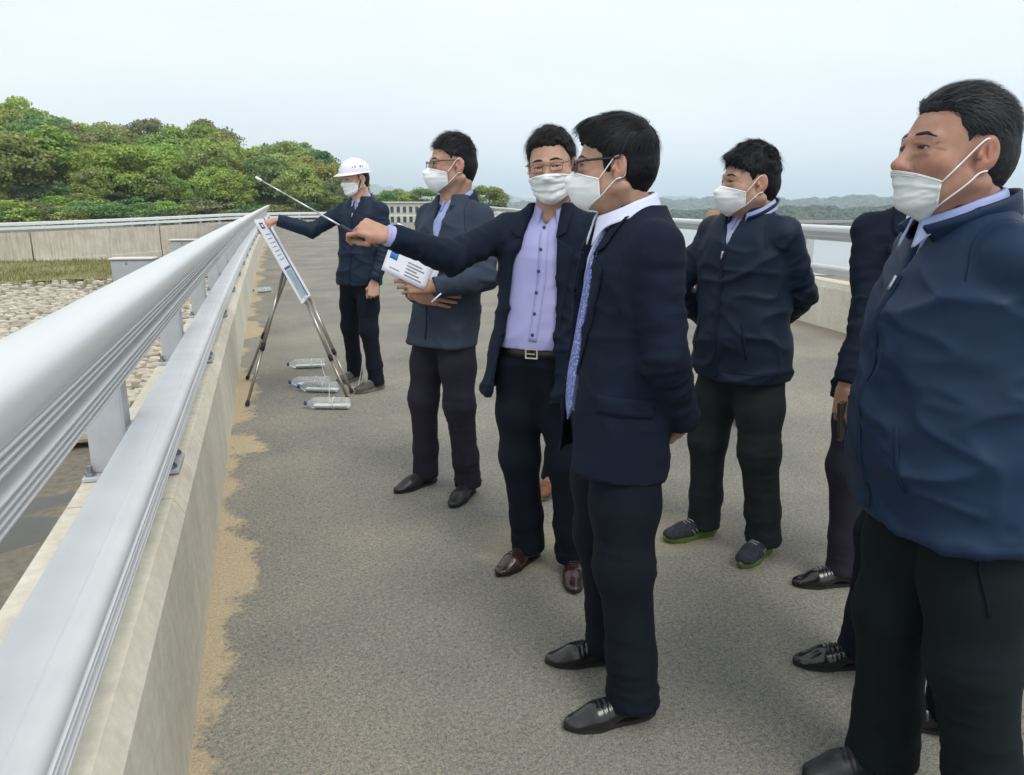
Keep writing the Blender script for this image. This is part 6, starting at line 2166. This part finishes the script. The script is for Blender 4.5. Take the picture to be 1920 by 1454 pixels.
# --- man in trainers, hands behind back
P5 = person('P5', 'man in navy zip jacket and green-soled trainers, hands behind his back', (1.885, 2.575), 123, dict(
    H=1.70, chest=(-.038, 0), hip=(-.015, 0), shw=.186, girth=1.02, belly=.02, armR=((-.265, .19, 1.09), (-.05, .26, .92)), armL=((.215, -.05, 1.06), (.11, .17, .90)),
    handR=((.8, .2, -.2), (0, 1, 0), FIST), handL=((-.8, .3, -.1), (0, 1, 0), FIST), handres=.005,
    footR=(1.803, 2.689, 114), footL=(1.95, 2.448, 138), kneeR=.03, kneeL=.03, head=(-.05, -.03, 1.550), head_dir=(101, 1, 0), hs=1.05, skin='mid', hres=.0034,
    trousers='trouser_grey', shoe='sneak', shoeL=.285, leg=1.04, shirt='blue_shirt', jacket='navy', hem=.775, tfold=.009, sleeve=1.0, back=.01,
    open=[(1.30, 0, 0), (1.38, .022, .022), (1.46, .048, .048), (1.6, .06, .06)], zip=1.30, stand=dict(gap=.50, h=.050, rx=.080, ry=.088), pockets=True, hemband=True,
    seed=14, mask='kf', face=dict(eye=.0020, cheek=1.06, jaw=1.05), collar=dict(gap=.25, point=.032), hair_col='black',
    hair=dict(top=.032, side=.007, hairline=.058, strands=6500, slen=.026, lift=.30, comb=(-.2, .9, -.25), lock=.015, over=.026, taper=.004, extra=[((0, .060, .090), (.058, .034, .024))])))

# --- heavy-set man at the right
P6 = person('P6', 'heavy-set man in royal navy jacket at the right edge, mask pulled below his nose', (1.454, 1.203), 88, dict(
    H=1.70, chest=(-.045, 0), hip=(.008, 0), shw=.185, girth=1.14, belly=.055, armR=((.10, .24, 1.09), (.18, .12, .88)), armL=((.17, -.20, 1.09), (.24, -.06, .88)),
    handR=((.3, -.9, -.2), (1, 0, 0), FIST), handL=((.3, .9, -.2), (1, 0, 0), FIST), handres=.006,
    footR=(1.439, 1.273, 97), footL=(1.486, 1.013, 100), kneeR=.03, head=(-.095, -.01, 1.562), head_dir=(96, 5, 0), hs=1.04, skin='tan', hres=.0024,
    trousers='trouser_green', shoe='leather_matt', shoeL=.29, leg=1.16, hemw=1.1, waist=.99, shirt='blue_shirt', jacket='blue', hem=.775, fine=.9, tfold=.011, afold=.014, sleeve=1.06,
    open=[(1.33, 0, 0), (1.40, .018, .018), (1.46, .04, .04), (1.6, .055, .055)], zip=1.325, stand=dict(gap=.55, h=.046, rx=.090, ry=.096, flare=.012), pockets=True,
    seed=17, mask='pleat', mask_m='mask2', mask_low=-.026, mask_half=50, face=dict(eye=.0028, cheek=1.05, jaw=1.08, nose=1.12, neck=.062), collar=dict(gap=.2, point=.028, w=1.12), hair_col='grey', brow_col='black',
    brow=(.0235, .0255, .018), look=.1,
    hair=dict(top=.016, side=.006, hairline=.080, strands=9000, slen=.026, lift=.18, comb=(.1, -.9, 0), whorl=(0, .09, .09), lock=.005, recede=.020)))

p = P6
_t = [c for c in p['root'].children if c.name.startswith('trousers')][0]
tb = bvh_of(np.array([v.co[:] for v in _t.data.vertices]), [tuple(q.vertices) for q in _t.data.polygons])
for nm, pts, w, m_ in (('pocket_edge', [(-.035, .80), (-.030, .72), (-.008, .63)], .0025, M['trouser_black']),):
    q = strip_on(tb, pts, w, w, 3, .002, .004, direc=(1, 0, 0), sub=8)
    if q: mesh_np(nm, q[0], q[1], m_, _t)
q = strip_on(P4['jb'], [(-.075, .955), (.075, .94)], .024, .024, 5, .003, .004, direc=(1, -.35, 0), sub=12)
if q: mesh_np('pocket_flap', q[0], q[1], M['suit'], P4['jk'])
# --- partly hidden people
P7 = person('P7', 'man in dark navy suit mostly hidden at the right, holding a phone at his side', (2.21, 2.135), 146, dict(
    H=1.72, chest=(.055, 0), hip=(.02, 0), armk=1.14, armR=((-.125, -.06, 1.05), (-.235, -.14, .79)), armL=((.16, -.16, 1.10), (.14, -.2, .86)),
    handR=((.02, -.04, -1), (-.75, -.6, .0), dict(curls=[(30, 40, 20)] * 4, thumb=[(-.5, .7, -.5), (-.1, .95, -.4), (0, .96, -.3)])), handres=.0034,
    footR=(2.085, 2.125, 96), footL=(2.36, 2.18, 120), head=(.075, -.01, 1.59), head_dir=(100, 0, 0), hres=.0055, skin='mid', fine=1.15,
    trousers='trouser_plum', shoe='leather', shirt='white_shirt', jacket='blazer', top_name='suit_jacket', hem=.74, open=[(1.15, 0, 0), (1.40, .05, .05), (1.6, .06, .06)], lapel=dict(lo=1.15, w=.06), seed=20,
    hair=dict(top=.018, side=.006, strands=800), mask='kf', noface=True))
P8 = person('P8', 'person in white helmet hidden behind the heavy-set man, only helmet top and shoes showing', (1.78, 1.54), 78, dict(
    H=1.71, chest=(.0, 0), hip=(.02, 0), girth=.9, shw=.165, armR=((.1, .18, 1.1), (.05, .12, .86)), armL=((.1, -.18, 1.1), (.06, -.16, .86)),
    footR=(1.735, 1.672, 90), footL=(1.755, 1.335, 70), head=(-.030, -.01, 1.612), head_dir=(165, 0, 0), hres=.0055, fine=1.3, leg=.95,
    trousers='trouser_navy', shoe='leather', jacket='navy', shirt='blue_shirt', hem=.78, open=[(1.33, 0, 0), (1.6, .05, .05)], seed=23, mask='pleat', noface=True))
helmet(P8, False)
P9 = person('P9', 'person hidden behind the two central men, one brown boot showing between legs', (1.60, 3.43), 150, dict(
    H=1.66, chest=(.06, 0), hip=(.0, 0), girth=.92, shw=.165, armR=((-.10, .12, 1.08), (-.02, -.05, .9)), armL=((.2, -.1, 1.08), (.14, -.12, .86)),
    footR=(1.372, 3.43, 158), footL=(1.68, 3.36, 150), head=(.07, -.01, 1.55), head_dir=(120, 0, 0), hres=.0055, fine=1.4, hs=1.0,
    trousers='trouser_navy', shoe='orange_boot', jacket='navy', shirt='blue_shirt', hem=.78, open=[(1.33, 0, 0), (1.6, .05, .05)], seed=26,
    hair=dict(top=.012, side=.005, strands=400), mask='pleat', noface=True))
P10 = person('P10', 'person in tan jacket behind the man in trainers, one shoulder and white shoe showing', (2.985, 4.25), 160, dict(
    H=1.72, chest=(-.0, 0), hip=(0, 0), girth=1.0, shw=.178, armR=((-.24, .05, 1.09), (-.2, -.05, .86)), armL=((.24, -.02, 1.09), (.2, -.1, .86)),
    footR=(2.925, 4.24, 150), footL=(3.10, 4.20, 165), head=(.02, -.01, 1.58), head_dir=(150, 0, 0), hres=.0055, fine=1.3,
    trousers='trouser_navy', shoe='white_shoe', jacket='tan', shirt='white_shirt', hem=.80, open=[(1.33, 0, 0), (1.6, .05, .05)], stand=dict(gap=.5, h=.07, rx=.09, ry=.095, flare=.02), seed=29,
    hair=dict(top=.012, side=.005, strands=400), mask='pleat', noface=True))

# ---------------------------------------------------------------- held things
def hand_pt(P, key, q):
    o, x_, y_, z_, k = P['spec']['_hand' + key]
    return o + (np.array(q)[0] * x_ + np.array(q)[1] * y_ + np.array(q)[2] * z_) * k
def to_world(P, v): return np.array(Vector(rotz(np.asarray(v, float), P['root'].rotation_euler.z)) + P['root'].location)

# pointer stick
a = to_world(P3, hand_pt(P3, 'R', (-.030, .088, -.022)))
Rx = np.array([math.cos(YAW), -math.sin(YAW), 0]); Dx = np.array([math.sin(YAW), math.cos(YAW), 0])
dirp = unit(Rx * -.87 + Dx * .08 + np.array([0, 0, .49]))
t = thing('pointer_stick', 'thin telescopic silver pointer with black grip in the pointing hand', 'pointer', tuple(a))
MB().tube([-dirp * .075, -dirp * .07, dirp * .075, dirp * .080], [.004, .0068, .0062, .003], 10).build('grip', mat('black_grip_rubber', (.012, .012, .013), None, 50, .5), t, True)
MB().tube([dirp * .07, dirp * .17], .0031, 8).build('rod', mat('chromed_rod', (.55, .56, .56), None, 20, .3, metal=.9), t, True)
MB().tube([dirp * .165, dirp * .28], .0026, 8).build('rod', bpy.data.materials['chromed_rod'], t, True)
MB().tube([dirp * .275, dirp * .385], .0021, 8).build('rod', bpy.data.materials['chromed_rod'], t, True)
MB().tube([dirp * .380, dirp * .384, dirp * .402, dirp * .406], [.002, .0042, .0042, .002], 8).build('tip', mat('white_tip', (.7, .7, .66), None, 20, .5), t, True)

# papers
def sheet_mat(name, lines=True):
    m, nt, b = new_mat(name)
    tc = nt.nodes.new('ShaderNodeTexCoord'); sp = nt.nodes.new('ShaderNodeSeparateXYZ'); nt.links.new(tc.outputs['Generated'], sp.inputs[0])
    b.inputs['Base Color'].default_value = (.74, .75, .82, 1); b.inputs['Roughness'].default_value = .7
    return m
M_paper = sheet_mat('white_paper')
M_ink = mat('grey_print', (.22, .23, .27), None, 20, .8); M_bluep = mat('blue_print', (.03, .16, .45), (.05, .22, .55), 8, .7)
base2 = np.array([P2['root'].location.x, P2['root'].location.y, P2['root'].location.z])
def rdz(r, d, z, b_=base2): return b_ + Rx * r + Dx * d + np.array([0, 0, z])
def paper(BL, BR, TL, bow, label, printed):
    BL, BR, TL = map(np.array, (BL, BR, TL)); c = (BL + BR + TL) / 3
    n = unit(np.cross(BR - BL, TL - BL)); n = n if n @ Dx < 0 else -n
    G = np.zeros((9, 11, 3))
    for i in range(9):
        for j in range(11):
            u, v = i / 8, j / 10
            G[i, j] = BL + (BR - BL) * u + (TL - BL) * v + n * bow * math.sin(math.pi * u) * (1 - .3 * v) - c
    V, F = thicken(G, .0012)
    t = thing('paper_sheet', label, 'paper', tuple(c))
    mesh_np('sheet', V, F, M_paper, t)
    def block(u0, u1, v0, v1, m, nm):
        g = np.zeros((6, 3, 3))
        for i in range(6):
            for j in range(3):
                u = u0 + (u1 - u0) * i / 5; v = v0 + (v1 - v0) * j / 2
                g[i, j] = BL + (BR - BL) * u + (TL - BL) * v + n * (bow * math.sin(math.pi * u) * (1 - .3 * v) + .0014) - c
        V2, F2 = thicken(g, .0006); mesh_np(nm, V2, F2, m, t, False)
    if printed:
        block(.08, .26, .30, .44, M_bluep, 'printed_logo')
        for k in range(5):
            block(.50, .88 - .07 * (k % 3), .10 + .065 * k, .125 + .065 * k, M_ink, 'printed_line')
        block(.15, .38, .12, .14, M_ink, 'printed_line')
paper(rdz(-.235, -.27, 1.175), rdz(-.035, -.31, 1.085), rdz(-.155, -.245, 1.385), .012, 'printed white sheet with a blue corner mark held by the man in the slate blazer', True)
paper(rdz(-.205, -.25, 1.150), rdz(-.015, -.295, 1.075), rdz(-.10, -.215, 1.36), .010, 'second white sheet lying behind the printed one against the slate blazer', False)
# small white pen end under the fingers
pa_, pb_ = rdz(.0, -.345, 1.035), rdz(.045, -.335, 1.075)
t = thing('pen', 'short white pen held under the fingers against the slate sleeve', 'pen', tuple(pa_))
MB().tube([np.zeros(3), (pb_ - pa_) * .96, pb_ - pa_], [.0036, .0036, .0015], 8).build('barrel', mat('white_pen_plastic', (.75, .76, .8), None, 20, .3), t, True)
MB().tube([(pb_ - pa_) * .95, (pb_ - pa_) * 1.12], [.0035, .0022], 8).build('pen_tip', M['sole'], t, True)

# phone in the hidden man's hand
ph = to_world(P7, hand_pt(P7, 'R', (.0, .105, -.034)))
t = thing('mobile_phone', 'dark phone in a leather flip case held low by the half-hidden man', 'phone', tuple(ph - np.array([0, 0, .07])), -YAW + R(12))
t.rotation_euler = (R(8), R(-14), -YAW + R(20))
MB().box((0, 0, .07), (.078, .010, .155), 0, .003).build('phone_body', mat('black_phone_glass', (.01, .01, .011), None, 9, .15), t)
MB().box((0, -.008, .07), (.082, .004, .160), 0, .0015).build('flip_case', mat('dark_case_leather', (.018, .013, .010), None, 30, .5), t)
MB().box((-.01, -.0, -.010), (.05, .014, .003)).build('case_edge', mat('tan_case_edge', (.34, .22, .12), None, 30, .5), t)

# ---------------------------------------------------------------- easel with display board
M_leg = mat('brushed_aluminium_tube', (.30, .27, .23), (.44, .41, .37), 12, .32, metal=.85, stretch=(1, 1, .1))
M_rub = mat('black_rubber_foot', (.012, .012, .012), None, 30, .8)
eb = np.array([.20, 6.0, float(rise(6.0))])
def E_(r, d, z): return Rx * r + Dx * d + np.array([0, 0, z])
ez = thing('easel', 'folding aluminium easel with splayed legs beside the left parapet', 'easel', tuple(eb))
def wp(x, y, z): return np.array([x, y, z]) - np.array([eb[0], eb[1], 0])
b1, b2 = wp(-.205, 6.66, .008), wp(-.195, 5.70, .008)
f1, f2 = wp(.545, 5.60, .008), wp(.60, 5.86, .008)
top = E_(-.055, -.02, .965); topn = E_(-.045, .05, .955)
ub1, ub2 = E_(.135, -.10, .75), E_(.105, .10, .755)
for (a_, b_, nm) in ((top, b2, 'leg'), (topn, b1, 'leg'), (ub1, f1, 'leg'), (ub2, f2, 'leg')):
    u = unit(b_ - a_)
    leg = MB().tube([a_, a_ * .42 + b_ * .58], .0145, 10).build(nm, M_leg, ez, True)
    MB().tube([a_ * .44 + b_ * .56, b_ - u * .02], .0115, 10).build('lower_tube', M_leg, leg, True)
    MB().tube([b_ - u * .035, b_ - u * .012, b_], [.015, .017, .015], 10).build('foot', M_rub, leg, True)
    MB().tube([a_ * .46 + b_ * .54, a_ * .41 + b_ * .59], .0175, 10).build('clamp', M_rub, leg, True)
nb = unit(np.cross(E_(.30, 0, -.63), E_(.10, .58, 0)));  nb = nb if nb[2] > 0 else -nb
BT, BTf, BB, BBf = E_(-.153, -.28, 1.366), E_(-.233, .25, 1.372), E_(.147, -.26, .757), E_(.067, .27, .763)
MB().tube([E_(-.175, -.02, 1.33) - nb * .03, E_(.112, -.02, .745) - nb * .03], .010, 10).build('mast', M_leg, ez, True)
MB().tube([ub1 - nb * .02, ub2 - nb * .02], .010, 8).build('ledge', M_leg, ez, True)
MB().tube([E_(.06, -.02, .86) - nb * .03, top], .008, 8).build('brace', M_leg, ez, True)
MB().tube([top, topn], .012, 8).build('hinge', M_rub, ez, True)
MB().tube([E_(.10, -.10, .765), E_(.165, -.10, .80)], .006, 8).build('hook', M_alu_pale, ez, True)
# board
M_board = mat('white_foam_board', (.72, .73, .78), (.76, .77, .81), 4, .55)
bd = thing('display_board', 'white presentation board with a blue picture near its foot, leaning on the easel', 'display board', tuple(eb + (BT + BBf) / 2 * [1, 1, 0] + [0, 0, .73]))
off = (BT + BBf) / 2 * [1, 1, 0] + [0, 0, .73]
def quad_slab(A, B, C, D_, th, up=0.0):
    """A..D corners, thickness along nb"""
    q = [np.array(p_) + nb * up - off for p_ in (A, B, C, D_)]
    V = q + [p_ - nb * th for p_ in q]
    return V, [[0, 1, 2, 3], [7, 6, 5, 4], [0, 4, 5, 1], [1, 5, 6, 2], [2, 6, 7, 3], [3, 7, 4, 0]]
def bp(u, v):   # u across (0 near .. 1 far), v down
    return (BT * (1 - u) + BTf * u) * (1 - v) + (BB * (1 - u) + BBf * u) * v
MB().add(*quad_slab(BT, BTf, BBf, BB, .010)).build('board_panel', M_board, bd)
def bpatch(name, u0, u1, v0, v1, m, up=.0015):
    MB().add(*quad_slab(bp(u0, v0), bp(u1, v0), bp(u1, v1), bp(u0, v1), .0014, up)).build(name, m, bd)
M_navyp = mat('navy_print', (.025, .04, .16), None, 10, .6)
M_sea = mat('aerial_picture_print', (.10, .22, .30), (.38, .46, .46), 9, .5)
bpatch('printed_logo', .12, .40, .045, .115, M_navyp); bpatch('logo_window', .20, .32, .065, .095, M_board, .003)
bpatch('stripe', .66, .76, .0, .98, M_navyp)
bpatch('picture', .10, .62, .62, .96, M_sea); bpatch('caption_bar', .10, .62, .58, .61, M_navyp)
for k in range(7): bpatch('text_line', .14, .56 - .08 * (k % 2), .18 + .05 * k, .19 + .05 * k, M_ink)

# ---------------------------------------------------------------- water bottles
def mat_pet():
    m, nt, b = new_mat('clear_plastic_bottle')
    b.inputs['Base Color'].default_value = (.93, .96, .97, 1); b.inputs['Roughness'].default_value = .12
    setin(b, 'Transmission Weight', .82); b.inputs['IOR'].default_value = 1.18
    setin(b, 'Specular IOR Level', .8)
    return m
M_pet = mat_pet()
M_cap = mat('blue_cap', (.02, .07, .30), None, 20, .4)
M_string = mat('white_string', (.62, .62, .58), None, 60, .8)
M_waterb = mat('bottled_water', (.80, .84, .85), (.86, .89, .90), 9, .25, spec=.6)
def bottle(x, y, heading, label, r_=.044, L_=.30):
    t = thing('water_bottle', label, 'bottle', (x, y, float(rise(y)) + r_), R(heading), 'clear water bottles lying on the road')
    q = Matrix.Rotation(R(90), 4, 'Y')
    prof = [(.012, 0), (.030, .002), (r_ * .93, .008)]
    z = .02
    while z < L_ * .70:
        prof += [(r_, z), (r_, z + .016), (r_ * .93, z + .021)]; z += .027
    prof += [(r_, z), (r_, z + .02), (r_ * .82, z + .045), (r_ * .5, z + .065), (.0145, z + .078), (.0145, z + .094)]
    b = MB().lathe(prof, 20, q).build('bottle_body', M_pet, t, True)
    MB().lathe([(.0165, z + .086), (.0172, z + .088), (.0172, z + .106), (.015, z + .108)], 16, q).build('cap', M_cap, t, True)
    # water lying in the lower half
    pr2 = []
    n = 14
    mb = MB(); V = []
    zs = np.linspace(.012, z + .03, 8)
    for zz_ in zs:
        rr_ = r_ * .90 if zz_ < z else r_ * .80
        for k in range(n):
            a = R(198 + (342 - 198) * k / (n - 1)); V.append((zz_, rr_ * math.cos(a), rr_ * math.sin(a)))
    F = []
    for i in range(len(zs) - 1):
        for k in range(n):
            l = (k + 1) % n; F.append([i * n + k, i * n + l, (i + 1) * n + l, (i + 1) * n + k])
    F += [list(range(n)), [(len(zs) - 1) * n + k for k in range(n)][::-1]]
    mb.add(V, F).build('water', M_waterb, t)
    ring = [(L_ * .40, (r_ + .002) * math.cos(R(a)), (r_ + .002) * math.sin(R(a))) for a in range(0, 360, 20)]
    MB().tube(ring, .003, 5, closed=True).build('string_tie', M_string, t, True)
    return t
# heading: direction from bottle base to cap is local +x
bottle(.535, 5.40, 180 - 20, 'nearest water bottle, lying just below the easel feet')
bottle(.50, 5.93, 180 - 26, 'second water bottle from the front, beside the one behind it')
bottle(.46, 6.16, 180 - 16, 'third water bottle from the front, cap to the left')
bottle(.48, 6.95, 180 - 8, 'farthest water bottle of the group behind the easel leg')
bottle(.10, 13.6, 200, 'lone water bottle lying far off against the left parapet', .045, .29)
for pts, lb in (([(.42, 5.36, .09), (.40, 5.55, .02), (.41, 5.75, .012), (.43, 5.9, .09)], 'white string tied between the nearest bottle and the next'),
                ([(.40, 6.12, .09), (.45, 6.4, .02), (.44, 6.7, .015), (.44, 6.93, .09)], 'white string running back to the farthest bottle of the group'),
                ([(.60, 5.93, .05), (.66, 5.98, .015), (.70, 6.10, .10), (.73, 6.16, .20)], 'loose white string end curling up beside the boots')):
    P_ = np.array(pts); tt_ = np.linspace(0, 1, 4); ts_ = np.linspace(0, 1, 14)
    Q = np.stack([np.interp(ts_, tt_, P_[:, k]) for k in range(3)], 1)
    for _ in range(2): Q[1:-1] = (Q[:-2] + 2 * Q[1:-1] + Q[2:]) / 4
    c = Q[0].copy(); c[2] = 0
    o = mesh_np('string', *(lambda m_: (np.concatenate(m_.v) - c, m_.f))(MB().tube(Q, .0028, 6)), M_string); o.location = Vector(c)
    tag(o, lb, 'string')

# ---------------------------------------------------------------- grit on the road
r = np.random.RandomState(77)
n = 1500
x = r.uniform(-.27, 4.2, n); y = r.uniform(1.0, 9, n)
k = (x < -.27 + r.exponential(.16, n) * 1.3) | (r.rand(n) < .12); x, y = x[k], y[k]; n = len(x)
s = r.uniform(.0012, .0045, n)
O = np.array([(1, 0, 0), (-1, 0, 0), (0, 1, 0), (0, -1, 0), (0, 0, .8), (0, 0, -.8)])
V = (np.stack([x, y, rise(y) + s * .4], 1)[:, None] + O[None] * s[:, None, None] * r.uniform(.7, 1.3, (n, 6, 1))).reshape(-1, 3)
T_ = np.array([(0, 2, 4), (2, 1, 4), (1, 3, 4), (3, 0, 4), (2, 0, 5), (1, 2, 5), (3, 1, 5), (0, 3, 5)])
F = (T_[None] + 6 * np.arange(n)[:, None, None]).reshape(-1, 3)
g = mesh_np('grit', V, F, mat('grit_stone', (.10, .09, .075), (.40, .36, .28), 300, .9), None, False)
tag(g, 'scattered grit and small stones on the asphalt', 'grit', None, 'stuff')
